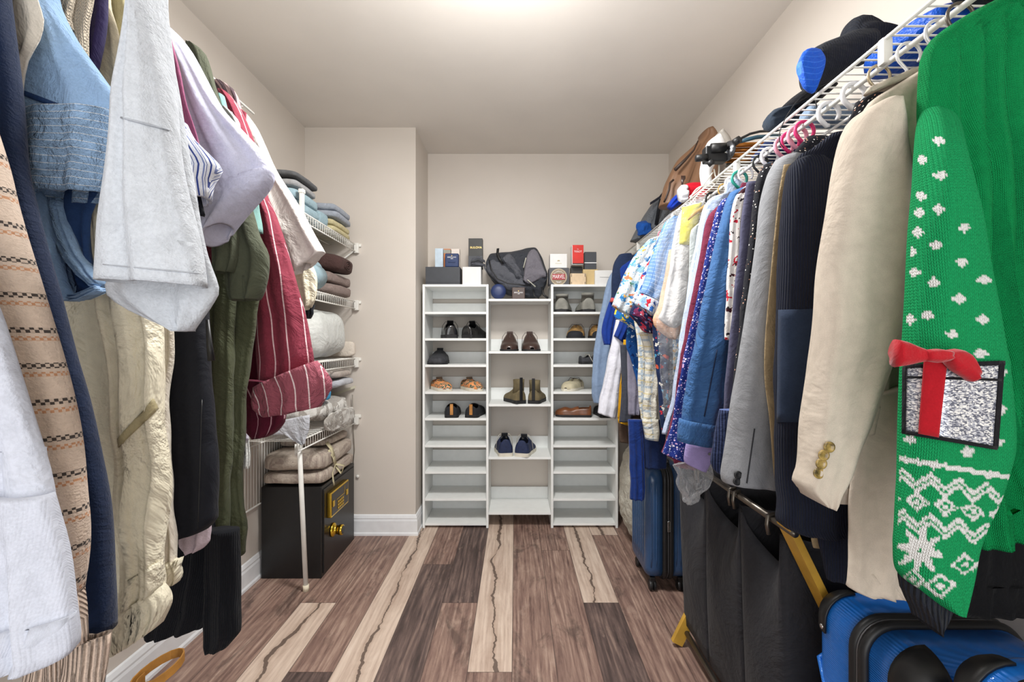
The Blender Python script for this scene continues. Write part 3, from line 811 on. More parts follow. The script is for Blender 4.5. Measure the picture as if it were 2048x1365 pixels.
# stitch colours of the sleeve, knitted in: one vertex row or column per stitch
sl_me = loft_world(rows_to_keys(rowsS, .588, .032), N=220, step=.0021, p=2.3, fold=(.002, 1.5), crump=(.002, 8), hem=False, seed=3)
sleeve = link('sleeve', sl_me, None, t, 'green sleeve with white knitted dots, zigzags and a snowflake', True)
def sleeve_paint(o):
    me = o.data
    at = me.color_attributes.new('yarn', 'FLOAT_COLOR', 'POINT')
    cols = []
    def dia(x, y, cx, cy, rx, ry): return abs(x - cx) / rx + abs(y - cy) / ry < 1
    dots = [(1878, 282), (1843, 320), (1880, 350), (1842, 392), (1878, 418), (1928, 456), (1835, 465), (1872, 490), (1925, 525), (1830, 545), (1866, 565), (1918, 598), (1968, 560), (1856, 632), (1905, 668), (1965, 640), (1962, 708), (1820, 640), (1822, 505), (1838, 425),
            (1821, 880), (1935, 905), (1868, 930), (1996, 885), (1981, 950), (2002, 818), (2000, 745)]
    for vi, v in enumerate(me.vertices):
        p = v.co; u = 1031 + p.x / p.y * F; w_ = 687 - (p.z - H) / p.y * F
        front = vi < (len(me.vertices) - 2) and (vi % 220) >= 106
        k = 0
        if front:
            # pixelate to stitches
            su = round(u / 5.2) * 5.2; sv = round(w_ / 4.6) * 4.6
            for cx, cy in dots:
                if abs(u - cx) < 16 and dia(su, sv, cx, cy, 15, 10.5): k = 1
            sk = sv - (su - 1810) * .17             # rows slope along the cuff
            ph = (su - 1806) / 56.0; tri = abs((ph % 1) * 2 - 1)
            def band(c, h=5.0): return abs(sk - c) < h
            if band(920, 5): k = 1
            z1 = 952 + tri * -26 + 14
            if abs(sk - z1) < 4.5 or abs(sk - z1 - 14) < 4.5: k = 1
            z2 = 1034 + tri * -26 + 14
            if abs(sk - z2) < 4.5 or abs(sk - z2 - 14) < 4.5: k = 1
            # lattice diamonds
            cell = ((su - 1834) / 56.0); cx = round(cell) * 56 + 1834
            d = abs(su - cx) / 26 + abs(sk - 1000) / 19
            if d < 1 and (int(abs(su - cx) / 5.2) + int(abs(sk - 1000) / 4.6)) % 2 == 0 or (.72 < d < 1): k = 1
            # snowflake
            dx, dy = su - 1840, sv - 1102
            rr = math.hypot(dx, dy); an = math.atan2(dy, dx) - .2
            if rr < 48 and rr > 5:
                m = abs(((an / (PI / 4)) + .5) % 1 - .5) * (PI / 4) * rr
                if m < 2.0 + 6.5 * math.sin(min(1, rr / 48) * PI): k = 1
            d = min(abs(su - 1826) / 24 + abs(sv - 1160) / 24, abs(su - 1880) / 34 + abs(sv - 1172) / 26, abs(su - 1930) / 30 + abs(sv - 1130) / 22)
            if .7 < d < 1 or d < .3: k = 1
        cols += [.82, .82, .80, 1] if k else [*lin('#1b9a5c')[:3], 1]
    at.data.foreach_set('color', cols)
sleeve_paint(sleeve)
b = NB('green_patterned_knit'); uv = b.uv()
_c = b.n('ShaderNodeAttribute', attribute_name='yarn').outputs['Color']
n1 = b.bump(b.noise(b.obj(), 6, 4), .25, .02)
sleeve.data.materials.append(b.done(b.mix(1.0, _c, b.ramp(b.noise(uv, 300, 2), [(.3, (.78,) * 3), (.7, (1.0,) * 3)]), 'MULTIPLY'), .95, 0, hook_knit(.0050, .8, .002)(b, uv, n1), Specular_IOR_Level=.1))
for p_ in sleeve.data.polygons: p_.material_index = 0
cf = piece('cuff', [('s', 1803, 1140, 1900, 1205), ('s', 1806, 1178, 1890, 1232), ('s', 1838, 1222, 1868, 1252), ('s', 1850, 1245, 1866, 1262)], .600, .022, C('black_rib_knit', '#20242e', hook=hook_cord(.007, 0, 1.0, .005)), t, 'black ribbed cuff', N=60, fold=(.002, 3))
strip('shoulder_seam', [(1843, 240, 1842, 246), (1870, 240, 1870, 246), (1895, 247, 1893, 254), (1908, 262, 1904, 268)], body, C('deep_green_seam', '#0c5434'), t, off=.003, thick=.003, nu=2)
sq = NB('silver_sequins'); uvq = sq.uv((1, 2.2, 1))
vq = sq.n('ShaderNodeTexVoronoi', {'Vector': uvq, 'Scale': 420.0})
qc = sq.n('ShaderNodeSeparateColor', {0: vq.outputs['Color']}).outputs[0]
F_seq = sq.done(sq.ramp(qc, [(.2, lin('#5c6070')), (.5, lin('#a9adba')), (.85, lin('#f4f4f2'))]), .35, .35, sq.bump(qc, .8, .002))
F_velvetred = C('red_velvet', '#a80f1e', wr=.2, sheen=1.0)
F_blackpipe = C('black_piping', '#15151a')
gift = patch('gift_patch', [(1808, 733), (2008, 728), (1992, 898), (1806, 866)], sleeve, F_seq, t, off=.004, thick=.003, nu=20, nv=16, label='glittering silver gift box patch edged in black')
for q in ([(1806, 729), (2011, 722), (2011, 731), (1806, 737)], [(1808, 752), (2004, 758), (2004, 763), (1808, 757)], [(1804, 860), (1996, 894), (1995, 901), (1803, 868)], [(2000, 728), (2010, 728), (1997, 898), (1988, 898)], [(1804, 735), (1811, 735), (1809, 866), (1803, 866)]):
    patch('piping', q, sleeve, F_blackpipe, gift, off=.0055, thick=.003, nu=12, nv=2 if abs(q[0][0] - q[1][0]) > 30 else 12)
patch('ribbon', [(1848, 712), (1896, 715), (1878, 876), (1836, 868)], sleeve, F_velvetred, t, off=.009, thick=.003, nu=8, nv=14, label='red velvet ribbon')
def bow(px, Y0, nm, lab=None, puff=.010):
    K = rows_to_keys([('s', a, b_, c_, d_) for a, b_, c_, d_ in px], Y0, puff)
    return link(nm, loft_world(K, N=20, step=.004, fold=(.002, 2), crump=(.001, 30), hem=False, seed=9), F_velvetred, t, lab, True)
bw = bow([(1857, 702, 1855, 722), (1835, 694, 1832, 726), (1808, 683, 1806, 732), (1790, 679, 1788, 735)], .541, 'bow', 'red velvet bow')
bow([(1892, 702, 1892, 722), (1908, 698, 1906, 742), (1932, 706, 1930, 758), (1950, 738, 1940, 764)], .541, 'bow', 'red velvet bow')
bow([(1850, 700, 1850, 722), (1875, 698, 1875, 726), (1898, 702, 1896, 722)], .535, 'bow_knot', None, .008)
# black garment collar above the jumper
t2 = garment('dark_jumper', 'dark navy knitted collar just above the green jumper', 'top', .63, GR)
piece('collar', [('s', 1990, 2, 2060, 0), ('s', 1990, 8, 2100, 16)], .69, .010, C('dark_navy_rib', '#1b2030', hook=hook_cord(.004)), t2)
# dark clothes behind the jumper
t3 = garment('black_coat', 'plain black coat hanging behind the green jumper at the right edge', 'coat', .71, GR)
piece('body', [('s', 1935, 300, 2300, 300), ('s', 1930, 700, 2320, 700), ('s', 1915, 1000, 2330, 1000), ('s', 1905, 1130, 2330, 1130), ('s', 1910, 1232, 2330, 1238)], .722, .008, C('black_coat_wool', '#0b0b0e', wr=.3), t3, N=60, fold=(.004, 4), crump=(.003, 9), p=3)
# grey hanger bar near the jumper
hanger(.66, simple('lavender_metal', '#8d8da0', .4, .4), .0028, 'thin grey metal hanger hook nearest the camera on the right', neckz=1.64, arms=False)
hanger(.70, M_darkmetal, .0034, 'thick bronze hanger hook behind the green jumper shoulder', neckz=1.60, arms=False)
hanger(.76, M_darkmetal, .0028, 'dark metal hanger hook between the green jumper and the tan blazer', neckz=1.60, arms=False)

# 2 tan blazer ------------------------------------------------------------------
Y = .76
t = garment('blazer', 'light tan wool blazer with four horn buttons on its cuff', 'blazer', Y, GR)
body = piece('body', [('s', 1845, 138, 1960, 90), ('s', 1790, 172, 2080, 150), ('s', 1740, 205, 2090, 205), ('s', 1722, 240, 2100, 240), ('s', 1705, 300, 2100, 300), ('s', 1690, 500, 2100, 500), ('s', 1668, 800, 2100, 800), ('s', 1645, 980, 2100, 980), ('s', 1650, 1004, 2100, 1010)], Y + .02, .022, F_tan, t, N=90, fold=(.007, 4), crump=(.003, 8), p=3, hem=True)
fl_ = piece('front_panel', [('s', 1718, 800, 1850, 760), ('s', 1706, 920, 1850, 900), ('s', 1702, 1010, 1850, 1010), ('s', 1697, 1100, 1845, 1100), ('s', 1692, 1160, 1842, 1170), ('s', 1694, 1172, 1838, 1190), ('s', 1730, 1190, 1815, 1196)], Y - .012, .012, F_tan, t, fold=(.004, 2.5), N=48)
slv = piece('sleeve', [('s', 1742, 214, 1780, 218), ('s', 1712, 232, 1795, 250), ('s', 1692, 262, 1800, 290), ('s', 1674, 330, 1812, 360), ('s', 1656, 450, 1815, 450), ('s', 1640, 560, 1806, 560), ('s', 1628, 680, 1790, 690), ('s', 1618, 780, 1748, 800), ('s', 1606, 860, 1724, 870), ('s', 1594, 940, 1690, 940), ('s', 1589, 965, 1668, 972), ('s', 1615, 990, 1650, 994), ('s', 1626, 1000, 1640, 1004)], Y - .05, .036, F_tan, t, N=64, fold=(.004, 1.6), crump=(.005, 10), hem=False)
patch('pocket_flap', [(1728, 812), (1762, 814), (1750, 870), (1712, 880)], fl_, F_tan, t, off=.004, thick=.004, nu=6, nv=8)
M_horn = simple('horn', '#9a8148', .25, nz=.4, nscale=120)
for i, (bu, bv) in enumerate([(1656, 894), (1645, 910), (1640, 927), (1635, 946)]):
    hh, nn = ray(slv, bu, bv); 
    if not hh: hh = P(bu, bv, Y - .085)
    mb = MB().lathe([(.0045, 0), (.0078, .0015), (.0082, .004), (.0060, .0042), (.005, .003), (.001, .003)], (0, 0, 0), 'y', 18)
    mb.xf(Matrix.Translation(hh) @ Matrix.Rotation(PI, 4, 'Z'))
    o = mb.build('button', M_horn, t, 'mottled horn button' if i == 0 else None, smooth=True)
piece('lapel', [('s', 1736, 176, 1846, 132), ('s', 1726, 190, 1842, 150)], Y + .03, .012, F_tan, t, hem=False, N=24)
hanger(.80, simple('white_metal', '#d9dadc', .3, .3), .0030, 'white metal hanger hook above the tan blazer', neckz=1.615, arms=False)
hanger(.86, simple('white_coated_metal', '#e2e3e4', .3, .2), .0028, 'second thin white hanger hook above the tan blazer', neckz=1.61, arms=False)
# black/white trimmed garment between
Y = .84
t = garment('dark_jacket', 'dark jacket with pale collar edge peeking above the tan blazer shoulder', 'jacket', Y, GR)
piece('collar', [('s', 1712, 205, 1795, 168), ('s', 1706, 226, 1780, 190), ('s', 1696, 250, 1760, 230), ('s', 1690, 300, 1770, 300)], Y, .012, F_blacksq, t, hem=False, N=24)

# 3 navy corduroy ---------------------------------------------------------------
Y = .90
t = garment('corduroy_jacket', 'navy corduroy jacket with smooth elbow patch behind the tan blazer', 'jacket', Y, GR)
piece('body', [('s', 1662, 268, 1760, 262), ('s', 1620, 300, 1780, 290), ('s', 1590, 322, 1790, 320), ('s', 1600, 400, 1790, 400), ('s', 1620, 800, 1790, 800), ('s', 1630, 1000, 1780, 1000), ('s', 1636, 1090, 1770, 1090), ('s', 1656, 1160, 1748, 1166)], Y + .02, .014, F_navycord, t, N=60, fold=(.004, 4), p=3)
slv = piece('sleeve', [('s', 1590, 322, 1640, 325), ('s', 1578, 340, 1670, 345), ('s', 1567, 410, 1685, 410), ('s', 1560, 520, 1690, 520), ('s', 1554, 640, 1688, 640), ('s', 1551, 800, 1690, 800), ('s', 1552, 900, 1690, 900), ('s', 1556, 1000, 1690, 1000), ('s', 1558, 1045, 1690, 1050), ('s', 1590, 1066, 1680, 1068)], Y - .03, .034, F_navycord, t, N=60, fold=(.003, 2), hem=False)
patch('elbow_patch', [(1556, 620), (1632, 618), (1630, 846), (1553, 845)], slv, F_patch, t, off=.002, thick=.002, nu=8, nv=12, label='smooth navy elbow patch')
# 4 camel
Y = .965
t = garment('suede_jacket', 'camel brown suede jacket showing as a narrow strip beside navy corduroy', 'jacket', Y, GR)
piece('sleeve', [(330, 1568, 1620), (400, 1556, 1640), (560, 1540, 1640), (680, 1530, 1640), (760, 1529, 1640), (840, 1538, 1640), (930, 1546, 1640), (985, 1553, 1640)], Y - .012, .006, F_camel, t, fold=(.001, 1.5), crump=(.001, 8))
piece('body', [(990, 1600, 1700), (1040, 1618, 1700), (1080, 1622, 1690), (1096, 1626, 1680)], Y - .012, .006, F_camel, t, fold=(.001, 2), crump=(.001, 8))
# 5 grey jersey blazer
Y = 1.03
t = garment('grey_blazer', 'grey marled jersey blazer with two black cuff buttons', 'blazer', Y, GR)
Rbody(Y + .02, 1552, 326, F_grey, t, zb=.86, thick=.022, neck=(.742, 1.612))
slv = piece('sleeve', [('s', 1556, 318, 1600, 318), ('s', 1540, 345, 1612, 350), ('s', 1525, 400, 1612, 400), ('s', 1514, 480, 1608, 480), ('s', 1502, 580, 1600, 580), ('s', 1484, 690, 1592, 690), ('s', 1466, 800, 1585, 800), ('s', 1453, 890, 1578, 900), ('s', 1446, 950, 1566, 955), ('s', 1450, 965, 1556, 976)], Y - .025, .034, F_grey, t, N=52, fold=(.004, 1.6), crump=(.004, 10))
patch('cuff_vent', [(1508, 858), (1510.5, 858), (1495, 968), (1492.5, 967)], slv, C('dark_seam', '#3a3b3f'), t, off=.002, thick=.001, nu=2, nv=8, label='dark open vent seam')
for bu, bv in [(1475, 950), (1473, 963)]:
    hh, nn = ray(slv, bu, bv); hh = hh or P(bu, bv, Y - .06)
    mb = MB().lathe([(.0045, 0), (.0085, .0015), (.0085, .004), (.0060, .0042), (.001, .003)], (0, 0, 0), 'y', 16).xf(Matrix.Translation(hh) @ Matrix.Rotation(PI, 4, 'Z'))
    mb.build('button', M_black, t, smooth=True)
t = garment('pinstripe_shirt', 'navy pinstriped shirt cuff hanging just below the grey blazer sleeve', 'shirt', 1.08, GR)
piece('sleeve', [(820, 1440, 1500), (880, 1426, 1510), ('s', 1420, 925, 1500, 960), ('s', 1432, 945, 1492, 975)], 1.10, .02, C('navy_pinstripe', '#1c2540', pat=pat_lines([('#5a6a9a', .007, .0008, 0)], 0)), t)
# 6 black sequin
Y = 1.12
t = garment('speckled_blouse', 'black blouse sprinkled with tiny pale sequins behind the grey blazer', 'blouse', Y, GR)
Rbody(Y, 1522, 342, F_blacksq, t, thick=.018, neck=(.742, 1.655))
piece('sleeve', [('s', 1528, 330, 1560, 330), (360, 1514, 1560), (420, 1506, 1556), (560, 1490, 1540), (700, 1474, 1530), (800, 1464, 1520)], Y - .02, .020, F_blacksq, t)
Y = 1.165
t = garment('purple_dress', 'purple grey dress seen as a slim strip next to the red and white blouse', 'dress', Y, GR)
piece('sleeve', [(365, 1494, 1530), (420, 1486, 1530), (520, 1476, 1520), (640, 1462, 1505), (760, 1452, 1500), (860, 1444, 1490)], Y - .008, .012, F_purple, t, fold=(.001, 1))
Rbody(Y - .008, 1500, 355, F_purple, t, thick=.009, fold=(.001, 2))
# 7 red/white
Y = 1.21
t = garment('printed_blouse', 'white blouse printed with bold red shapes between purple and blue clothes', 'blouse', Y, GR)
piece('sleeve', [('s', 1492, 372, 1530, 368), (392, 1472, 1520), (430, 1463, 1510), (500, 1459, 1500), (600, 1453, 1496), (680, 1449, 1490)], Y, .013, F_redwhite, t)
t = garment('red_skirt', 'bright red hem hanging between the chambray shirt and grey blazer', 'skirt', 1.235, GR)
piece('panel', [(780, 1458, 1500), (840, 1446, 1500), (900, 1437, 1500)], 1.20, .010, F_red, t)
# 8 chambray
Y = 1.27
t = garment('chambray_shirt', 'creased blue chambray shirt with a long buttoned sleeve', 'shirt', Y, GR)
Rbody(Y + .025, 1452, 410, F_chambray, t, thick=.012, neck=(.742, 1.66))
slv = piece('sleeve', [('s', 1462, 385, 1500, 375), ('s', 1452, 405, 1500, 400), ('s', 1440, 450, 1490, 440), (520, 1424, 1478), (600, 1407, 1468), (680, 1390, 1460), (760, 1375, 1452), (820, 1367, 1446), (862, 1360, 1436), ('s', 1357, 882, 1424, 892)], Y - .005, .028, F_chambray, t, N=48, fold=(.004, 1.7), crump=(.005, 14))
cf = piece('cuff', [('s', 1359, 838, 1441, 852), ('s', 1356, 860, 1436, 872), ('s', 1356, 883, 1424, 894)], Y - .008, .032, F_chambray, t, fold=(.002, 2), N=40)
patch('placket', [(1433, 700), (1435.5, 700), (1410, 835), (1407.5, 833)], slv, F_navy, t, off=.002, thick=.001, nu=2, nv=8, label='dark sleeve placket opening')
# purple shirt with lilac cuff
t = garment('lilac_shirt', 'shirt whose lilac turned-back cuff hangs below the chambray shirt', 'shirt', 1.30, GR)
piece('sleeve', [(700, 1400, 1450), (800, 1392, 1450), (880, 1380, 1440), (900, 1374, 1435)], 1.333, .010, F_lilac, t)
cf = piece('cuff', [('s', 1374, 880, 1428, 895), ('s', 1368, 905, 1427, 912), ('s', 1368, 925, 1420, 932), ('s', 1384, 934, 1412, 946)], 1.332, .014, F_lilac, t, 'lilac turned-back cuff', fold=(.001, 1))
MB().lathe([(.004, 0), (.004, .004)], P(1419, 909, 1.315), 'y', 10).build('cufflink', M_chrome, t)
# 9 blue floral
Y = 1.36
t = garment('floral_shirt', 'navy shirt with small pink and white flowers, a thin strip', 'shirt', Y, GR)
Rbody(Y + .03, 1436, 412, F_bluefloral, t, thick=.010, neck=(.742, 1.64))
piece('sleeve', [('s', 1444, 400, 1470, 395), (425, 1432, 1470), (480, 1418, 1462), (560, 1402, 1448), (640, 1385, 1436), (720, 1367, 1425), (800, 1352, 1412), (860, 1342, 1400), ('s', 1330, 895, 1384, 918), ('s', 1325, 908, 1372, 926)], Y + .012, .016, F_bluefloral, t, fold=(.003, 1.3))
# 10 burgundy
Y = 1.42
t = garment('burgundy_shirt', 'long burgundy shirt sleeve squeezed between gingham and blue floral shirts', 'shirt', Y, GR)
Rbody(Y + .022, 1428, 432, F_burg, t, thick=.009, neck=(.742, 1.655))
piece('sleeve', [('s', 1432, 415, 1460, 410), (440, 1414, 1450), (500, 1402, 1440), (580, 1387, 1430), (660, 1371, 1415), (740, 1357, 1400), (820, 1346, 1390), (880, 1332, 1380), ('s', 1322, 905, 1362, 928)], Y + .006, .018, F_burg, t, fold=(.002, 1.4), crump=(.003, 18))
piece('tail', [(880, 1340, 1390), (925, 1348, 1392), ('s', 1356, 934, 1390, 940)], Y + .035, .012, F_burg, t)
# 11 gingham + pale blue
Y = 1.48
t = garment('gingham_shirt', 'blue and white gingham shirt showing a narrow checked sleeve', 'shirt', Y, GR)
piece('sleeve', [(420, 1412, 1440), (450, 1402, 1430), (520, 1392, 1420), (600, 1376, 1410), (680, 1362, 1400), (760, 1349, 1385), (820, 1338, 1375), (868, 1324, 1355)], Y, .014, F_ging, t)
Y = 1.53
t = garment('pale_blue_shirt', 'plain pale blue shirt with smooth shoulder beside the gingham one', 'shirt', Y, GR)
Rbody(Y + .008, 1414, 424, F_ltblue, t, thick=.010, neck=(.742, 1.70))
piece('sleeve', [('s', 1424, 395, 1460, 385), (410, 1410, 1450), (440, 1400, 1440), (520, 1385, 1430), (600, 1372, 1420), (700, 1356, 1400)], Y - .004, .016, F_ltblue, t, fold=(.003, 1.2))
# 12 grey green
Y = 1.58
t = garment('grey_shirt', 'pale grey green cotton shirt beside the yellow-shouldered one', 'shirt', Y, GR)
piece('body', [('s', 1388, 455, 1405, 440), (470, 1380, 1420), (540, 1378, 1420), (640, 1372, 1410), (760, 1362, 1400), (830, 1350, 1390)], 1.563, .007, F_greygreen, t, fold=(.002, 2), crump=(.001, 9))
# 13 white with yellow shoulder
Y = 1.688
t = garment('white_shirt', 'off-white shirt with a bright yellow shoulder under clear plastic', 'shirt', Y, GR)
slv = piece('sleeve', [('s', 1372, 412, 1410, 405), ('s', 1358, 430, 1398, 430), ('s', 1348, 470, 1392, 470), (520, 1341, 1388), (580, 1332, 1384), (620, 1324, 1380), ('s', 1318, 638, 1370, 640), ('s', 1340, 655, 1352, 657)], Y, .018, F_offwhite, t, fold=(.005, 1.5), crump=(.004, 12), hem=False)
patch('yoke', [(1364, 415), (1404, 405), (1388, 492), (1358, 488)], slv, F_yellow, t, off=.003, thick=.002, nu=8, nv=10, label='bright yellow shoulder')
hanger(1.62, H_wood, .0022, 'wooden hanger with curved arm over the yellow-shouldered shirt', neckz=1.62, arms=False)
_t = [o for o in COL.objects if o.get('label', '').startswith('wooden hanger')][0]
MB().tube([P(1376, 440, 1.60), P(1388, 428, 1.60), P(1408, 416, 1.60), P(1434, 404, 1.60)], [.003, .007, .009, .009], 10).build('arm', H_wood, _t, smooth=True)
t = garment('garment_bag', 'clear plastic dry-cleaning cover over the shirts with a yellow shoulder', 'garment bag', 1.6, GR)
piece('cover', [('s', 1370, 408, 1412, 392), ('s', 1322, 446, 1404, 425), ('s', 1312, 510, 1398, 500), (600, 1310, 1388), (700, 1318, 1382), (800, 1325, 1362), (840, 1330, 1352)], 1.594, .006, M_plastic, t, N=60, fold=(.003, 3), crump=(.005, 30), hem=False)
t = garment('plastic_bag', 'crumpled clear plastic bag bottom dangling above the black hamper', 'plastic bag', 1.36, GR)
piece('film', [('s', 1346, 932, 1420, 920), ('s', 1352, 950, 1426, 940), ('s', 1358, 968, 1428, 958), ('s', 1364, 1000, 1410, 982), ('s', 1368, 1003, 1380, 1002)], 1.385, .02, M_plastic, t, N=60, fold=(.008, 4), crump=(.016, 28), hem=False, step=.006)
# 14 peach
Y = 1.73
t = garment('peach_shirt', 'peach striped short-sleeved shirt hanging below the white one', 'shirt', Y, GR)
piece('sleeve', [(500, 1338, 1385), (560, 1328, 1385), (610, 1316, 1380), ('s', 1306, 640, 1375, 640), ('s', 1315, 660, 1368, 655), ('s', 1336, 676, 1352, 680)], Y + .010, .018, F_peach, t, hem=False, fold=(.005, 2))
# 15 madras
Y = 1.80
t = garment('madras_shirt', 'light blue checked short-sleeved shirt with pale turned hem', 'shirt', Y, GR)
slv = piece('sleeve', [('s', 1335, 440, 1370, 430), ('s', 1322, 470, 1362, 465), ('s', 1304, 515, 1352, 520), ('s', 1288, 560, 1340, 580), ('s', 1279, 586, 1322, 606)], Y, .026, F_seer, t, fold=(.004, 1.6))
piece('hem', [('s', 1280, 588, 1320, 606), ('s', 1268, 606, 1316, 628), ('s', 1276, 612, 1310, 634)], Y - .01, .024, F_haw4, t, fold=(.003, 2))
# 16 hawaiian shirts
Y = 1.87
t = garment('aloha_shirt', 'bright teal and blue tropical print shirt near the plastic cover', 'shirt', Y, GR)
piece('sleeve', [('s', 1330, 445, 1352, 430), ('s', 1315, 480, 1345, 480), ('s', 1300, 520, 1335, 540), ('s', 1294, 545, 1325, 570)], Y + .002, .018, F_haw5, t)
Y = 1.93
t = garment('aloha_shirt', 'white, red and blue tropical print shirt with a narrow sleeve', 'shirt', Y, GR)
piece('sleeve', [('s', 1312, 488, 1335, 480), ('s', 1298, 520, 1325, 520), ('s', 1280, 560, 1310, 570), ('s', 1264, 605, 1300, 620)], Y - .012, .015, F_haw4, t)
t = garment('aloha_shirt', 'dark navy and red tropical shirt with a ruffled sleeve hem', 'shirt', 1.9, GR)
piece('sleeve', [('s', 1268, 610, 1300, 622), ('s', 1258, 628, 1310, 636), ('s', 1272, 645, 1318, 650), ('s', 1290, 665, 1312, 668)], 1.87, .03, F_haw3, t, fold=(.012, 3), crump=(.006, 30))
Y = 2.0
t = garment('aloha_shirt', 'white short-sleeved shirt with blue and orange flowers', 'shirt', Y, GR)
Rbody(Y + .02, 1290, 495, F_haw1, t, thick=.018, neck=(.742, 1.66))
piece('sleeve', [('s', 1296, 480, 1330, 470), ('s', 1272, 508, 1315, 510), ('s', 1250, 545, 1300, 555), ('s', 1236, 580, 1285, 600), ('s', 1222, 612, 1262, 634)], Y - .014, .026, F_haw1, t, fold=(.005, 2), crump=(.004, 16))
t = garment('aloha_shirt', 'blue, yellow and white tropical shirt sleeve hanging lowest of the prints', 'shirt', 2.05, GR)
piece('sleeve', [('s', 1240, 600, 1300, 610), ('s', 1228, 632, 1300, 640), ('s', 1246, 645, 1302, 660), ('s', 1270, 662, 1298, 682)], 2.078, .022, F_haw2, t, fold=(.006, 2.5))
t = garment('leaf_print_shirt', 'deep blue leaf print shirt under the tropical sleeves', 'shirt', 2.08, GR)
piece('body', [(640, 1256, 1300), (690, 1252, 1300), (720, 1262, 1300), (800, 1280, 1305), (840, 1284, 1305)], 2.118, .010, F_haw7, t)
t = garment('tropical_dress', 'navy and red patterned garment hanging behind the cream plaid shirt', 'dress', 1.78, GR)
piece('body', [(650, 1304, 1345), (720, 1310, 1345), (800, 1318, 1345), (866, 1322, 1345)], 1.80, .016, F_haw6, t)
# cream plaid long sleeve
t = garment('plaid_shirt', 'cream plaid shirt with a long creased sleeve and buttoned cuff', 'shirt', 1.95, GR)
piece('sleeve', [(665, 1278, 1306), (700, 1288, 1316), (750, 1290, 1318), (800, 1286, 1313), (840, 1286, 1314), (850, 1286, 1315)], 1.93, .022, F_creamplaid, t, fold=(.003, 1.5), crump=(.006, 24))
cf = piece('cuff', [(838, 1284, 1316), (860, 1288, 1318), ('s', 1291, 878, 1316, 882)], 1.93, .026, F_creamplaid, t, fold=(.001, 1))
MB().lathe([(.006, 0), (.006, .003)], P(1299, 852, 1.90), 'y', 12).build('button', H_white, t)
piece('body', [(640, 1268, 1320), (700, 1276, 1320), (780, 1276, 1320), (840, 1282, 1320)], 1.985, .014, F_creamplaid, t)
# far group
t = garment('grey_cardigan', 'mid grey knit sleeve hanging beside the cream plaid shirt', 'cardigan', 2.13, GR)
piece('sleeve', [(690, 1254, 1285), (760, 1255, 1285), (800, 1256, 1282), (830, 1257, 1280)], 2.160, .018, F_dress_grey, t)
t = garment('charcoal_cardigan', 'charcoal knit sleeve between grey and mustard-edged clothes', 'cardigan', 2.19, GR)
piece('sleeve', [(690, 1240, 1270), (780, 1243, 1268), (845, 1238, 1262)], 2.203, .009, F_char, t, fold=(.002, 2), crump=(.001, 8))
t = garment('mustard_cardigan', 'dark cardigan edged with a bright mustard yellow band', 'cardigan', 2.25, GR)
piece('band', [(680, 1247, 1256), (740, 1243, 1252), (800, 1237, 1246), (836, 1235, 1246)], 2.236, .009, F_mustard, t, 'mustard yellow front band', hem=False)
piece('band', [('s', 1235, 834, 1268, 842), ('s', 1236, 846, 1268, 854)], 2.236, .009, F_mustard, t, 'mustard yellow hem band', hem=False)
piece('body', [(680, 1249, 1262), (840, 1240, 1266)], 2.256, .007, F_char, t)
t = garment('wool_skirt', 'dark brown wool hem below the mustard yellow band', 'skirt', 2.28, GR)
piece('panel', [(800, 1244, 1290), (850, 1236, 1292), (885, 1240, 1290)], 2.30, .03, F_brown, t)
t = garment('velour_trousers', 'royal blue velour trousers hanging over the pale quilted pouf', 'trousers', 2.1, GR)
piece('leg', [(840, 1256, 1284), (900, 1258, 1288), (960, 1260, 1290), (999, 1260, 1288)], 2.045, .020, F_royal2, t)
piece('leg', [(820, 1284, 1330), (900, 1288, 1332), (937, 1290, 1332)], 2.045, .018, C('dark_royal_velour', '#14264f', sheen=.5), t, 'darker blue leg')
t = garment('raglan_shirt', 'white jersey shirt with a royal blue patch at the elbow', 'shirt', 2.36, GR)
piece('sleeve', [(640, 1232, 1258), (690, 1222, 1252), (750, 1210, 1243), (800, 1199, 1238), ('s', 1195, 826, 1232, 838)], 2.36, .03, F_jersey, t)
piece('elbow_band', [('s', 1240, 640, 1262, 650), ('s', 1229, 672, 1246, 686)], 2.33, .03, F_royal, t, 'royal blue band', hem=False)
t = garment('polo_shirt', 'royal blue polo sleeve edged with red and white stripes', 'shirt', 2.5, GR)
piece('sleeve', [(596, 1222, 1240), (630, 1210, 1234), (660, 1203, 1228), (690, 1208, 1224)], 2.47, .02, F_royal, t)
Rbody(2.47, 1236, 528, F_royal, t, thick=.008, neck=(.742, 1.66), zb=1.3, fold=(.001, 2))
piece('stripe', [('s', 1222, 596, 1240, 600), ('s', 1219, 604, 1238, 608)], 2.44, .02, F_trimred, t, 'red and white stripe', hem=False)
t = garment('navy_coat', 'long plain navy coat near the back wall on the right', 'coat', 2.55, GR)
Rbody(2.56, 1232, 516, F_navy, t, thick=.03, neck=(.742, 1.665), zb=.9)
piece('sleeve', [('s', 1238, 510, 1262, 508), (530, 1227, 1275), (570, 1223, 1275), (640, 1222, 1270), (720, 1219, 1262), (790, 1215, 1255)], 2.54, .032, F_navy, t)
t = garment('steel_blue_shirt', 'long steel blue shirt hanging nearest the shoe racks', 'shirt', 2.68, GR)
piece('sleeve', [('s', 1224, 545, 1236, 545), (562, 1215, 1244), (600, 1206, 1240), (650, 1196, 1238), (710, 1187, 1232), (780, 1183, 1225), (806, 1188, 1222)], 2.66, .03, F_steel, t)
t = garment('dark_collar_jacket', 'dark jacket with pale collar hanging far back under grey bag', 'jacket', 2.4, GR)
Rbody(2.405, 1275, 492, F_char, t, thick=.010, neck=(.742, 1.67), zb=1.0)
t = garment('striped_collar_shirt', 'shirt with striped collar among bright prints on the right', 'shirt', 2.2, GR)
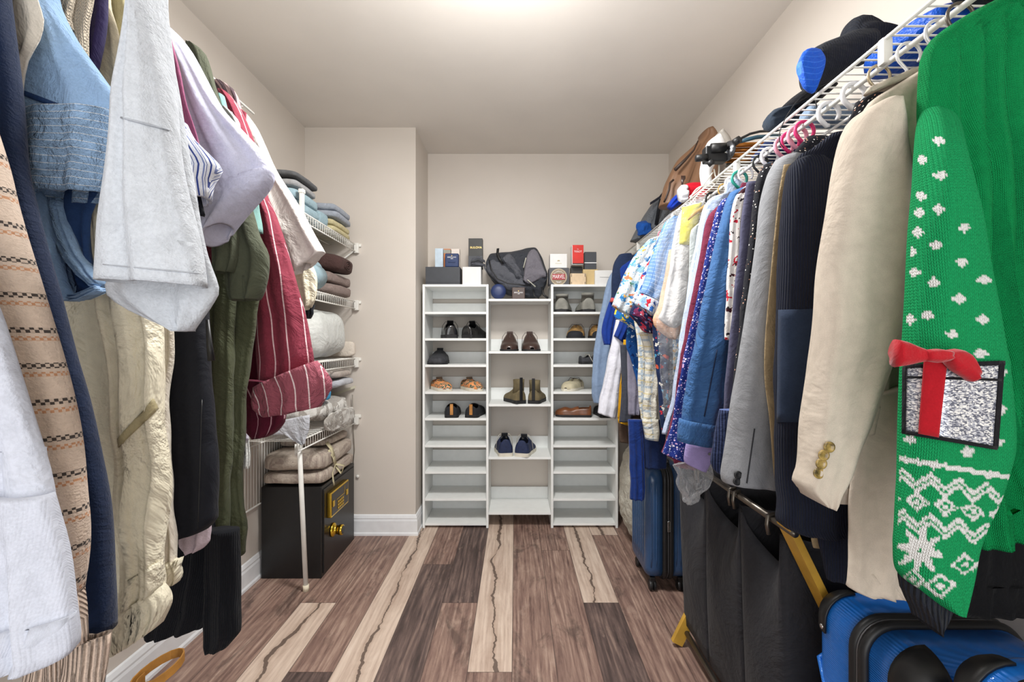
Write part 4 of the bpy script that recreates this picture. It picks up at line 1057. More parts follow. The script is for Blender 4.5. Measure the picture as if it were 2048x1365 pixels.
Rbody(2.2, 1288, 478, C('stripe_collar', '#cfc6b8', pat=pat_lines([('#5a3a46', .01, .004, 0)], 0)), t, thick=.012, neck=(.742, 1.665), zb=1.25)
# more hangers
for Yh, m_, r_, lb in [(.93, H_beige, .0028, 'beige metal hanger hook just beyond the tan blazer'), (1.0, H_white, .0052, 'thick white plastic hanger hook nearer to the camera'), (1.08, H_white, .0052, 'thick white plastic hanger hook, second of the pair'),
                       (1.17, H_hot, .0045, 'hot pink hanger with striped ribbon'), (1.20, H_pink, .0050, 'pale pink hanger between hot pink ones'), (1.23, H_hot, .0045, 'hot pink hanger beside pale pink one'), (1.26, H_pink, .0050, 'pale pink hanger furthest back of the pinks'),
                       (1.33, H_white, .0050, 'white plastic hanger behind the pink hangers'), (1.38, M_black, .0035, 'black hanger hook next to white plastic hanger'), (1.47, H_white, .0035, 'slim white hanger near the teal one'), (1.51, H_teal, .0048, 'teal plastic hanger on the right rail'), (1.56, H_white, .0045, 'white hanger just beyond the teal one'),
                       (1.72, M_black, .0042, 'black hanger hook beyond the wooden hanger'), (1.95, H_white, .003, 'thin white hanger above the tropical shirts'), (2.1, H_white, .003, 'white hanger among printed shirts further back'), (2.3, H_hot, .003, 'pink hanger far back above the prints')]:
    hanger(Yh, m_, r_, lb, neckz=1.665, arms=False)
# ---------------------------------------------------------------- left side clothes
GL = 'clothes hanging on the left'
F_sweat = C('white_fleece', '#c4c8d4', wr=.35, wrs=5, weave=500, wbump=.5)
F_plaidcoat = C('checked_wool', '#cdb9a8', pat=pat_plaid([('#1d1a1c', 1, .038, .006, .1, 300), ('#b98560', 1, .038, .005, .85, 340), ('#b98560', 0, .085, .007, .0, 340), ('#1d1a1c', 0, .085, .005, .13, 300)]), wr=.15, weave=420, wbump=1.0, sheen=.4)
F_navywool = C('navy_wool', '#10213f', wr=.3, wrs=5, weave=350, wbump=.7, sheen=.5)
F_ribbeige = C('beige_rib', '#cdb7a6', hook=hook_cord(.006, 0, 1.0, .005), wr=.2)
F_satin = C('cream_satin', '#e6dec6', rough=.42, wr=.7, wrs=8, weave=1500, wbump=.1, sheen=.1)
F_satin_pale = C('champagne_satin', '#d8cfc0', rough=.45, wr=.5, wrs=7, weave=1500, wbump=.1)
F_denim = C('light_denim', '#93b2d6', wr=.5, wrs=10, weave=700, wbump=.7)
F_denimcuff = C('stitched_denim', '#98b8dc', pat=pat_lines([('#e6eef6', .0095, .0009, 0)], 1), wr=1.0, wrs=42, weave=700, wbump=.6)
F_denimdark = C('dark_denim_lining', '#2a4470', wr=.5, weave=700)
F_knitbeige = C('beige_knit', '#d3c6b2', hook=hook_knit(.006, .8), wr=.2)
F_violet = C('violet_wool', '#2e2650', wr=.3, sheen=.5)
F_cream = C('cream_crepe', '#d6ccb2', wr=.35); F_paleyellow = C('pale_yellow_crepe', '#d2c9a0', wr=.35)
F_lilacwhite = C('lilac_white_cotton', '#d6d2e0', wr=.3)
F_tee = C('white_brushed_cotton', '#c6cbd2', wr=.35, wrs=7, weave=500, wbump=.7)
F_scuba = C('black_neoprene', '#15171f', wr=.2, rough=.7)
F_rib = C('black_rib_jersey', '#0e1016', hook=hook_cord(.0042, 0, .8, .002), wr=.2)
F_pinkgrey = C('pale_pink_cotton', '#c9b8c0', wr=.3)
F_white2 = C('white_poplin', '#cacbe0', wr=.55, wrs=6)
F_stripe = C('blue_striped_cotton', '#e0e2ea', pat=pat_lines([('#38488a', .018, .0028, 0), ('#38488a', .018, .0010, .3), ('#7c88b4', .018, .0024, .55)], 0), wr=.3)
F_mauve = C('mauve_cotton', '#a05a7c', wr=.25)
F_olive = C('olive_cotton', '#535747', wr=.4); F_olivetw = C('olive_twill', '#4b4f3a', wr=.45, weave=900)
F_teal = C('pale_teal', '#7fa8a2'); F_lace = C('white_lace', '#d8dad6', pat=pat_spots([(260, .3, ['#a8aaa6'], .2, .6)]))
F_burgstr = C('burgundy_striped', '#8a3848', pat=pat_lines([('#e9c9cd', .045, .0032, .3)], 0), wr=.5, wrs=10)
F_burgcuff = C('burgundy_striped_cuff', '#9c5562', pat=pat_lines([('#efdadb', .038, .0032, .3)], 0), wr=.7, wrs=14)
F_burgdark = C('burgundy_dark', '#5e1c30', pat=pat_lines([('#cfa4ab', .04, .003, .3)], 0), wr=.5)
F_browns = C('mauve_brown_stripe', '#b39a9a', pat=pat_lines([('#54444a', .022, .011, 0)], 0))
F_blouse = C('ivory_sateen', '#e2dcd6', wr=.6, wrs=7, rough=.6)

def Lg(name, label, cat, Y): return thing(name, label, cat, (-.93, Y, 1.85), GL)
def Lup(Y, uL, uR, v, mat, t, Yb=None, zb=.75, thick=.006, tt=.012, sx=-.76):
    """upper sleeve rising from the first visible row to the shoulder, and the torso behind it towards the wall"""
    Yb = Yb or Y
    a, b_ = P(uL, v, Y), P(uR, v, Y)
    S0, S1 = Vector((sx - .03, Yb, 1.60)), Vector((sx + .015, Yb, 1.802))
    mid0 = a.lerp(S0, .5) + Vector((0, 0, .01)); mid1 = b_.lerp(S1, .5) + Vector((0, 0, .05))
    _seed[0] += 1
    link('upper_sleeve', loft_world([(a, b_, tt), (mid0, mid1, tt * .8), (S0, S1, thick)], N=32, fold=(.002, 2), crump=(.002, 9), hem=False, seed=_seed[0]), mat, t, None, True)
    Lbody(Yb, sx, 1.80, mat, t, zb=zb, thick=thick, fold=(.001, 3), crump=(.001, 8))
def Lbody(Y, sx, sz, mat, t, zb=1.0, thick=.022, neck=(-.945, 1.868), **kw):
    return body_world('body', Y, (sx, sz), neck, zb, -1.2, thick, mat, t, hem=False, **kw)

t = Lg('sweatshirt', 'white fleece sweatshirt with ribbed hem filling the lower left corner', 'sweatshirt', .42)
piece('body', [('s', -420, 500, -60, 500), ('s', -420, 600, -18, 600), ('s', -420, 650, 0, 650), ('s', -420, 740, 24, 740), ('s', -420, 850, 60, 850), ('s', -420, 940, 88, 940), ('s', -420, 1030, 102, 1005)], .42, .018, F_sweat, t, N=100, fold=(.006, 3.5), crump=(.003, 10), p=3)
Lup(.42, -420, -60, 500, F_sweat, t, zb=.8, sx=-.78)
piece('hem_band', [('s', -420, 1000, 100, 990), ('s', -420, 1035, 108, 1018), ('s', -420, 1150, 128, 1100), ('s', -420, 1260, 142, 1200), ('s', -400, 1390, 152, 1290), ('s', -380, 1420, 120, 1320)], .415, .020, C('white_rib_fleece', '#c4c8d4', hook=hook_cord(.0030, 0, .25, .0008), wr=.3, wrs=5), t, N=100, fold=(.008, 3.5), crump=(.003, 10), p=3, label='ribbed hem')
t = Lg('checked_coat', 'beige wool coat with black and rust checks, at the far left', 'coat', .475)
piece('sleeve', [(240, -120, -30), (330, -110, 0), (400, -100, 18), (500, -90, 48), (600, -60, 78), (700, -20, 108), (800, 10, 134), (900, 30, 154), (1000, 50, 163), (1060, 60, 166), (1110, 70, 162), (1165, 80, 153), (1190, 90, 148)], .475, .022, F_plaidcoat, t, N=64, fold=(.003, 2), crump=(.002, 9))
Lup(.475, -120, -30, 240, F_plaidcoat, t, zb=.7)
piece('under_cuff', [(1165, 100, 152), (1220, 105, 158), (1290, 110, 164)], .490, .014, F_ribbeige, t, 'beige knitted strip')
t = Lg('ribbed_jumper', 'beige ribbed knit cuff at the bottom left beneath the white sweatshirt', 'jumper', .50)
piece('cuff', [('s', 60, 1296, 222, 1264), ('s', 56, 1330, 216, 1316), ('s', 40, 1400, 204, 1380), ('s', 30, 1450, 196, 1430)][::-1], .510, .010, F_ribbeige, t, 'beige ribbed cuff', N=56, fold=(.004, 2))
t = Lg('navy_coat', 'long fuzzy navy wool coat hanging next to the checked coat', 'coat', .54)
piece('sleeve', [(-60, -120, 4), (0, -120, 12), (100, -110, 25), (200, -100, 36), (330, -80, 46), (400, -60, 60), (500, -40, 86), (600, -10, 117), (700, 20, 144), (800, 60, 172), (900, 90, 192), (1000, 110, 208), (1100, 120, 217), (1200, 130, 222), (1262, 135, 222)], .548, .022, F_navywool, t, N=64, fold=(.003, 1.5), crump=(.003, 8))
Lup(.552, -120, 4, -60, F_navywool, t, Yb=.557, zb=.5, tt=.010, thick=.004)
piece('body', [(1200, 100, 222), (1300, 100, 218), (1365, 90, 206), (1440, 90, 200)], .585, .015, F_navywool, t)
t = Lg('satin_blouse', 'champagne satin blouse shoulder between the navy coat and the denim', 'blouse', .575)
piece('sleeve', [(-60, -40, 66), (0, -20, 76), (40, -10, 88), (80, 0, 80), (120, 10, 56), (175, 20, 44), (230, 25, 44)], .582, .004, F_satin_pale, t, fold=(.002, 2), crump=(.001, 8))
Lup(.583, -40, 66, -60, F_satin_pale, t, zb=1.0, tt=.004, thick=.004)
# denim
t = Lg('denim_jacket', 'pale denim jacket with a stitched flared sleeve end', 'jacket', .62)
slv = piece('sleeve', [('s', 60, -50, 96, -50), ('s', 76, 0, 104, 0), ('s', 88, 42, 128, 48), ('s', 78, 92, 162, 98), ('s', 52, 128, 200, 150), ('s', 43, 180, 238, 205), ('s', 46, 220, 238, 232), ('s', 56, 236, 236, 240)], .625, .020, F_denim, t, N=60, fold=(.004, 2), crump=(.003, 12), hem=False)
piece('stitched_cuff', [('s', 62, 232, 237, 228), ('s', 56, 262, 235, 255), ('s', 55, 310, 230, 310), ('s', 58, 350, 226, 350), ('s', 64, 396, 222, 390)], .622, .030, F_denimcuff, t, N=60, fold=(.003, 2.5), crump=(.004, 26), hem=True, hemin=.03, label='densely stitched denim cuff')
Lup(.628, 60, 96, -50, F_denim, t, Yb=.635, zb=1.0, tt=.008)
patch('seam', [(46, 180), (130, 212), (126, 222), (44, 190)], slv, F_denimdark, t, off=.002, thick=.001, nu=10, nv=2)
piece('lining', [('s', 66, 380, 212, 376), ('s', 78, 440, 180, 430), ('s', 98, 500, 175, 500), ('s', 115, 560, 190, 556), ('s', 130, 596, 198, 574)], .655, .010, F_denimdark, t, 'dark inside of the flared cuff', hem=False)
piece('rim', [(385, 58, 88), (440, 74, 100), (490, 92, 112), (540, 108, 124), (585, 122, 136), (602, 130, 142)], .632, .012, F_denim, t, hem=False, crump=(.003, 60), label='frayed pale rim')
piece('rim', [('s', 92, 402, 128, 398), ('s', 104, 450, 134, 440), ('s', 136, 512, 156, 496), ('s', 170, 556, 184, 542), ('s', 194, 578, 203, 564)], .645, .010, F_denim, t, hem=False, crump=(.003, 60), label='frayed pale rim')
piece('rim', [('s', 130, 588, 134, 603), ('s', 160, 588, 164, 602), ('s', 196, 572, 203, 584)], .636, .008, F_denim, t, hem=False, crump=(.002, 60), label='frayed pale rim')
t = Lg('knit_cardigan', 'chunky beige knit collar at the top edge left of the violet coat', 'cardigan', .68)
piece('collar_fold', [(-60, 108, 150), (0, 115, 150), (35, 122, 142), (60, 136, 144)], .674, .009, F_knitbeige, t)
Lup(.688, 130, 180, -60, F_knitbeige, t, Yb=.684, zb=1.0, tt=.007)
piece('body', [(-60, 130, 190), (0, 138, 184), (50, 140, 174), (108, 158, 171), (140, 160, 171)], .690, .010, F_knitbeige, t, fold=(.002, 2), crump=(.001, 9))
t = Lg('violet_coat', 'dark violet wool coat sliver near the top left', 'coat', .72)
piece('sleeve', [(-60, 180, 214), (0, 182, 212), (40, 173, 211), (80, 170, 206), (120, 172, 198), (150, 172, 192)], .724, .010, F_violet, t, fold=(.002, 2), crump=(.001, 9))
Lup(.724, 182, 214, -60, F_violet, t, Yb=.720, zb=.9, tt=.007, thick=.004)
t = Lg('cream_blouse', 'cream crepe blouse shoulder right of the violet coat', 'blouse', .76)
piece('body', [(-60, 200, 222), (0, 204, 216), (60, 196, 234), (130, 186, 245), (230, 180, 262), (330, 180, 270)], .765, .009, F_cream, t, fold=(.002, 2), crump=(.001, 9))
Lup(.765, 200, 222, -60, F_cream, t, zb=1.0, tt=.009, thick=.005)
t = Lg('yellow_blouse', 'pale yellow crepe blouse between cream and lilac-white tops', 'blouse', .80)
piece('body', [(-60, 214, 252), (0, 218, 250), (60, 225, 262), (150, 230, 272), (230, 230, 280)], .800, .007, F_paleyellow, t, fold=(.002, 2), crump=(.001, 9))
Lup(.803, 214, 252, -60, F_paleyellow, t, Yb=.799, zb=1.0, tt=.007, thick=.005)
t = Lg('lilac_blouse', 'lilac-white top behind the neck of the large white t-shirt', 'top', .84)
piece('body', [(-60, 232, 300), (0, 238, 302), (100, 248, 310), (230, 250, 320)], .830, .007, F_lilacwhite, t, fold=(.002, 2), crump=(.001, 9))
Lup(.832, 232, 300, -60, F_lilacwhite, t, Yb=.830, zb=1.0, tt=.008, thick=.005)
# white tee
t = Lg('white_t_shirt', 'large white brushed cotton t-shirt with drooping short sleeve', 't-shirt', .56)
fr = piece('sleeve', [('s', 292, -60, 300, -60), ('s', 287, -10, 305, -10), ('s', 274, 60, 316, 60), ('s', 258, 130, 328, 130), ('s', 241, 195, 337, 200), ('s', 236, 240, 345, 262), ('s', 232, 310, 355, 330), ('s', 226, 390, 370, 400), ('s', 214, 470, 386, 470), ('s', 203, 535, 398, 535), ('s', 199, 562, 403, 572)], .535, .030, F_tee, t, N=90, fold=(.004, 2), crump=(.004, 9), step=.008)
piece('sleeve_back', [('s', 300, -60, 308, -60), ('s', 300, -10, 312, -10), ('s', 310, 60, 327, 60), ('s', 300, 130, 342, 130), ('s', 300, 220, 360, 220), ('s', 300, 320, 380, 330), ('s', 290, 420, 395, 420), ('s', 260, 500, 412, 510), ('s', 212, 572, 432, 574), ('s', 232, 606, 424, 600), ('s', 290, 636, 398, 636), ('s', 352, 664, 376, 662)], .572, .016, F_tee, t, N=70, fold=(.003, 2), crump=(.004, 9), hem=False)
Lup(.530, 292, 304, -60, F_tee, t, Yb=.508, zb=1.05, thick=.004, tt=.008)
patch('shoulder_seam', [(241, 233), (340, 258), (340, 262), (240, 236)], fr, C('grey_seam', '#a9aeb6'), t, off=.0015, thick=.001, nu=12, nv=1)
patch('hem_seam', [(205, 528), (398, 546), (398, 548), (205, 530)], fr, C('pale_seam', '#aeb2b9'), t, off=.0012, thick=.001, nu=12, nv=1)
t = Lg('black_camisole', 'narrow black strap with dark edge right of the white t-shirt neck', 'top', .62)
piece('strap', [(-60, 300, 324), (0, 308, 328), (30, 318, 336), (55, 328, 337), (72, 331, 335)], .843, .004, F_scuba, t, fold=(.001, 2), crump=(.001, 9))
Lbody(.843, -.76, 1.80, F_scuba, t, zb=1.1, thick=.004, fold=(.001, 2), crump=(.001, 9))
# satin blouse long
t = Lg('cream_satin_dress', 'long cream satin dress with gathered cuffs under the denim sleeve', 'dress', .72)
piece('body', [(380, 100, 300), (500, 100, 300), (600, 110, 300), (700, 120, 310), (800, 130, 320), (900, 150, 322), (1000, 180, 325), (1100, 195, 322), (1180, 205, 320), (1240, 210, 300)], .745, .014, F_satin, t, N=60, fold=(.008, 3), crump=(.004, 9), p=3)
Lbody(.746, -.72, 1.79, F_satin, t, zb=.9, thick=.005, fold=(.001, 3))
slv = piece('sleeve', [(300, 188, 250), (430, 198, 285), (560, 205, 300), (620, 208, 306), (700, 222, 319), (800, 233, 323), (880, 236, 328), (950, 236, 329), (1010, 244, 327), (1070, 256, 322), (1120, 256, 322), (1165, 256, 326), ('s', 250, 1222, 322, 1178)], .70, .026, F_satin, t, N=64, fold=(.009, 2.2), crump=(.008, 10))
piece('cuff', [('s', 228, 1236, 320, 1172), ('s', 216, 1262, 333, 1190), ('s', 218, 1290, 334, 1216), ('s', 232, 1303, 316, 1254)], .70, .026, F_satin, t, 'gathered satin cuff', N=80, fold=(.007, 9), crump=(.002, 30), step=.005)
patch('sash', [(308, 798), (318, 818), (236, 896), (234, 878)], slv, C('dull_satin', '#a89c78', rough=.5), t, off=.003, thick=.002, nu=3, nv=10, label='darker satin tie')
t = Lg('frilled_blouse', 'cream blouse with a small frilled hem beside the satin dress', 'blouse', .82)
piece('body', [(600, 300, 345), (700, 310, 345), (800, 310, 335), (950, 312, 338), (1060, 315, 346), (1130, 318, 350)], .815, .010, F_satin_pale, t)
Lbody(.815, -.74, 1.79, F_satin_pale, t, zb=.8, thick=.004, fold=(.001, 3), crump=(.001, 9))
piece('frill', [(1122, 316, 350), (1145, 314, 359), (1165, 316, 356), ('s', 318, 1178, 350, 1168)], .815, .013, F_satin, t, 'cream frill', fold=(.006, 4))
# scuba dress
t = Lg('black_jacket', 'smooth black jacket sleeve hanging between satin dress and olive trousers', 'jacket', .88)
slv = piece('sleeve', [(560, 350, 410), (640, 345, 412), (720, 339, 416), (800, 335, 422), (900, 334, 429), (980, 335, 432), ('s', 335, 1020, 430, 1012), ('s', 340, 1062, 429, 1040), ('s', 352, 1075, 410, 1060)], .880, .030, F_scuba, t, N=52, fold=(.003, 1.5))
Lbody(.908, -.72, 1.79, F_scuba, t, zb=.9, thick=.006, fold=(.001, 3))
patch('sleeve_seam', [(403, 800), (405, 800), (397, 1058), (395, 1058)], slv, M_black, t, off=.001, thick=.001, nu=1, nv=8)
MB().tube([P(415, 640, .83), P(419, 690, .83), P(423, 722, .83)], [.003, .005, .006], 8).build('zip_pull', M_black, t, smooth=True)
t = Lg('pink_blouse', 'pale pink hem peeking out below the black jacket sleeve', 'top', .93)
Lbody(.935, -.76, 1.79, F_pinkgrey, t, zb=.9, thick=.005, fold=(.001, 3))
piece('body', [(600, 340, 400), (900, 350, 412), (1040, 360, 420), (1075, 361, 418), ('s', 362, 1092, 416, 1086), ('s', 376, 1104, 404, 1098)], .935, .016, F_pinkgrey, t, hem=False)
t = Lg('ribbed_skirt', 'long black ribbed skirt with two hanging hem folds', 'skirt', 1.0)
piece('panel', [(100, 250, 320), (300, 320, 375), (560, 345, 408), (900, 345, 408), (1050, 345, 430), (1110, 342, 430), (1170, 325, 430), (1225, 300, 430), ('s', 288, 1268, 424, 1240), ('s', 296, 1280, 412, 1252)], 1.01, .018, F_rib, t, N=60, fold=(.006, 3))
piece('panel', [(1060, 414, 476), (1120, 413, 478), (1200, 412, 479), (1255, 410, 482), ('s', 408, 1288, 478, 1270), ('s', 414, 1302, 458, 1292)], .985, .022, F_rib, t, N=48, fold=(.004, 2), hem=True)
# mauve, striped, white elbow
t = Lg('mauve_blouse', 'mauve pink top seen as a wedge beside the white t-shirt', 'top', .80)
piece('body', [(60, 322, 338), (90, 322, 346), (130, 325, 356), (200, 330, 373), (260, 340, 388), (300, 350, 398), (340, 360, 398)], .814, .006, F_mauve, t)
t = Lg('striped_shirt', 'blue and white striped shirt cuff poking out beside the white t-shirt', 'shirt', .76)
piece('cuff', [('s', 330, 255, 366, 242), ('s', 338, 290, 384, 276), ('s', 345, 320, 420, 312), ('s', 356, 350, 440, 336), ('s', 366, 380, 424, 362), ('s', 380, 410, 419, 398)], .765, .026, F_stripe, t, N=44, fold=(.003, 2))
piece('body', [(-50, 258, 300), (100, 285, 330), (200, 310, 350), (300, 330, 380), (380, 350, 400), (430, 380, 412)], .784, .006, M_black if False else F_scuba, t, 'black inner layer')
t = Lg('white_shirt', 'white poplin shirt with wide elbow sleeve jutting into the aisle', 'shirt', .88)
slv = piece('sleeve', [('s', 340, 64, 346, 60), ('s', 348, 104, 372, 92), ('s', 362, 160, 404, 148), ('s', 376, 220, 440, 212), ('s', 390, 285, 486, 262), ('s', 404, 340, 530, 312), ('s', 404, 400, 546, 346), ('s', 402, 436, 540, 364)], .885, .034, F_white2, t, N=64, fold=(.006, 2), crump=(.005, 10), hem=False)
Lbody(.885, -.73, 1.80, F_white2, t, zb=1.05, thick=.007, fold=(.001, 3))
piece('cuff', [('s', 404, 402, 546, 338), ('s', 404, 432, 542, 362), ('s', 404, 462, 504, 400), ('s', 410, 492, 458, 448)], .88, .036, F_white2, t, 'turned-up white cuff', N=52, fold=(.003, 2), hem=True)
hanger(.92, M_white, .0042, 'white plastic hanger hook above the white poplin shirt', side=-1, neckz=1.87)
# olive
t = Lg('olive_t_shirt', 'dark olive t-shirt with short drooping sleeves over olive trousers', 't-shirt', 1.0)
piece('shoulder', [('s', 378, 92, 394, 93), ('s', 376, 112, 408, 106), ('s', 385, 150, 421, 148), ('s', 400, 200, 434, 196), ('s', 410, 260, 448, 250)], 1.0, .018, F_olive, t)
Lbody(1.0, -.71, 1.80, F_olive, t, zb=1.15, thick=.010, fold=(.002, 3))
piece('sleeve', [('s', 470, 380, 480, 370), ('s', 462, 420, 500, 412), (470, 458, 519), (510, 455, 536), (555, 455, 534), (590, 458, 524), ('s', 465, 602, 516, 600)], .995, .026, F_olive, t, fold=(.006, 2), N=48)
piece('sleeve', [(430, 425, 470), (480, 428, 476), (520, 429, 474), (546, 431, 466)], .965, .022, F_olive, t, fold=(.006, 2))
t = Lg('olive_trousers', 'olive green trousers with a pintuck seam hanging to knee height', 'trousers', 1.05)
slv = piece('leg', [(300, 425, 450), (430, 430, 466), (560, 430, 470), (640, 418, 466), (720, 415, 466), (800, 414, 464), (900, 413, 462), (980, 410, 458), (1040, 408, 456), (1120, 408, 458)], 1.03, .022, F_olivetw, t, N=44, fold=(.004, 2))
piece('leg', [(300, 425, 460), (430, 440, 500), (560, 450, 520), (640, 452, 512), (720, 452, 500), (800, 452, 492), (900, 450, 486), (960, 448, 482), (1020, 448, 487), (1060, 448, 493), (1108, 448, 490)], 1.065, .018, F_olivetw, t, N=44, fold=(.004, 2))
# lace / teal
t = Lg('teal_blouse', 'pale teal top with white eyelet trim near the olive shoulder', 'top', 1.11)
piece('body', [('s', 432, 195, 446, 190), (240, 436, 462), (300, 450, 492), (380, 490, 512), (430, 500, 516), (465, 508, 520)], 1.115, .014, F_teal, t)
Lbody(1.115, -.78, 1.79, F_teal, t, zb=1.15, thick=.006, fold=(.001, 3))
piece('eyelet_trim', [('s', 440, 216, 452, 214), ('s', 444, 232, 474, 238), ('s', 452, 256, 480, 254), ('s', 462, 268, 476, 264)], 1.10, .008, F_lace, t, 'white eyelet lace trim')
# burgundy striped
t = Lg('striped_robe', 'burgundy robe with thin white stripes and big turned-up cuffs', 'robe', 1.19)
piece('sleeve', [('s', 446, 190, 458, 188), ('s', 456, 214, 476, 214), (250, 466, 493), (300, 480, 509), (350, 494, 521), (390, 500, 532), (430, 503, 551), (500, 508, 571), (560, 510, 589), (620, 512, 606), (680, 513, 619), (724, 514, 627), (760, 520, 620)], 1.19, .030, F_burgstr, t, N=56, fold=(.006, 2), crump=(.004, 12))
piece('cuff', [('s', 509, 776, 634, 722), ('s', 505, 796, 654, 746), ('s', 508, 818, 662, 776), ('s', 530, 835, 640, 815)], 1.15, .036, F_burgcuff, t, 'paler turned-up cuff', N=56, fold=(.005, 3), crump=(.005, 22), hem=True)
piece('cuff', [('s', 487, 760, 528, 764), ('s', 487, 800, 560, 800), ('s', 488, 838, 572, 832), ('s', 494, 862, 562, 856), ('s', 508, 876, 540, 872)], 1.215, .028, F_burgdark, t, 'darker lower cuff', N=48, fold=(.005, 3), crump=(.005, 22))
piece('body', [(560, 490, 530), (680, 489, 530), (790, 487, 530)], 1.26, .014, F_burgdark, t)
Lbody(1.25, -.74, 1.79, F_burgstr, t, zb=1.15, thick=.012)
# striped mauve / grey
t = Lg('striped_blouse', 'mauve and dark brown striped top high behind the olive shoulder', 'top', 1.30)
piece('shoulder', [('s', 432, 163, 446, 164), ('s', 434, 178, 466, 178), ('s', 440, 205, 481, 206), ('s', 446, 245, 486, 243), ('s', 456, 290, 490, 280)], 1.305, .014, F_browns, t)
Lbody(1.305, -.84, 1.81, F_browns, t, zb=1.2, thick=.006, fold=(.001, 3))
t = Lg('ivory_blouse', 'ivory blouse whose elbow points out above the linen shelves', 'blouse', 1.38)
piece('sleeve', [('s', 482, 232, 491, 226), ('s', 486, 262, 512, 256), ('s', 496, 312, 538, 310), ('s', 505, 360, 563, 358), ('s', 515, 402, 590, 398), ('s', 530, 446, 621, 450), ('s', 550, 500, 648, 500), ('s', 570, 540, 646, 508), ('s', 588, 550, 622, 526)], 1.385, .032, F_blouse, t, N=56, fold=(.006, 2), crump=(.006, 10))
Lbody(1.40, -.82, 1.80, F_blouse, t, zb=1.1, thick=.012)
t = Lg('cream_lining_blouse', 'cream satin sleeve end below the ivory elbow', 'blouse', 1.45)
piece('sleeve', [('s', 580, 530, 615, 515), ('s', 586, 556, 630, 545), ('s', 592, 585, 634, 580), ('s', 602, 612, 630, 600), ('s', 608, 622, 622, 612)], 1.462, .018, F_satin, t, fold=(.006, 2))
piece('body', [(540, 560, 600), (620, 570, 610), (700, 580, 612)], 1.49, .01, F_blouse, t)
t = Lg('black_camisole', 'small black strap end dangling below the cream satin sleeve', 'top', 1.52)
piece('strap', [(596, 608, 616), (612, 608, 624), (628, 610, 626), (638, 612, 618)], 1.52, .01, F_scuba, t)
t = Lg('lace_dress', 'off-white dress with a lace hem beside the olive trousers', 'dress', 1.28)
piece('body', [(780, 478, 496), (830, 480, 497), (880, 482, 498)], 1.335, .006, F_lilacwhite, t)
Lbody(1.335, -.86, 1.78, F_lilacwhite, t, zb=1.0, thick=.005, fold=(.001, 2))
piece('lace_hem', [(876, 481, 498), (938, 483, 497)], 1.335, .006, F_lace, t, 'white lace hem')
# rear bodies that fill the rail
for Yb, m_, lb, sx in [(.66, F_denim, None, 0)]: pass
t = Lg('grey_blouse', 'grey top deep between white poplin shirt and olive t-shirt', 'top', .94)
Lbody(.962, -.80, 1.80, C('soft_grey', '#a9aab4'), t, zb=.95, thick=.012)

# sandal on the floor by the left baseboard
F_tanl = simple('tan_nubuck', '#b07c36', .6, nz=.1, nscale=30, bump=.1)
t = thing('sandal', 'tan leather wedge sandal with slingback strap on the floor at left', 'sandal', (-1.13, 1.42, 0))
def band(pts, wid, th, closed=True, n=1):
    """flat strap following pts, width along z"""
    m = MB(); N_ = len(pts); rings = []
    for i, p in enumerate(pts):
        p = Vector(p); d = (Vector(pts[(i + 1) % N_]) - Vector(pts[i - 1])) if closed else (Vector(pts[min(i + 1, N_ - 1)]) - Vector(pts[max(i - 1, 0)]))
        nrm = Vector((d.y, -d.x, 0)).normalized() * th / 2; up = Vector((0, 0, wid / 2))
        rings.append([m.bm.verts.new(p + nrm + up), m.bm.verts.new(p + nrm - up), m.bm.verts.new(p - nrm - up), m.bm.verts.new(p - nrm + up)])
    for i in range(N_ if closed else N_ - 1):
        A, B = rings[i], rings[(i + 1) % N_]
        for k in range(4): m.bm.faces.new((A[k], A[(k + 1) % 4], B[(k + 1) % 4], B[k]))
    if not closed:
        m.bm.faces.new(rings[0]); m.bm.faces.new(rings[-1][::-1])
    return m
cx, cy = -1.02, 1.38
a0 = R(60)
def sp(x, y, z): return (cx + x * math.cos(a0) - y * math.sin(a0), cy + x * math.sin(a0) + y * math.cos(a0), z)
m = MB(); 
out = [(-.11, 0), (-.10, .028), (-.04, .032), (.03, .036), (.09, .04), (.125, .025), (.135, 0), (.125, -.025), (.09, -.038), (.03, -.034), (-.04, -.03), (-.10, -.026)]
A = [m.bm.verts.new(sp(x, y, 0)) for x, y in out]; B = [m.bm.verts.new(sp(x, y, .018 + max(0, (.03 - x)) * .72)) for x, y in out]
m.bm.faces.new(A[::-1]); m.bm.faces.new(B)
for k in range(12): m.bm.faces.new((A[k], A[(k + 1) % 12], B[(k + 1) % 12], B[k]))
m.build('wedge_sole', simple('wedge_brown', '#7a5227', .6), t)
band([sp(-.055 + .066 * math.cos(k * PI / 8), .042 * math.sin(k * PI / 8), .185 + .016 * math.cos(k * PI / 8)) for k in range(16)], .026, .004).build('ankle_strap', F_tanl, t, smooth=False)
band([sp(-.105 + .03 * (k - 4) ** 2 / 16, .03 * (k - 4) / 4, .150) for k in range(9)], .07, .003, False).build('heel_strap', F_tanl, t)
m = MB()
R1 = []
for i in range(7):
    x = .02 + i * .014; ring = []
    for k in range(9):
        a = PI * k / 8; ring.append(m.bm.verts.new(sp(x, .038 * math.cos(a), .018 + .045 * math.sin(a) * (1 - i * .06))))
    R1.append(ring)
for i in range(6):
    for k in range(8): m.bm.faces.new((R1[i][k], R1[i][k + 1], R1[i + 1][k + 1], R1[i + 1][k]))
o = m.build('toe_strap', F_tanl, t, smooth=True); md = o.modifiers.new('s', 'SOLIDIFY'); md.thickness = .003
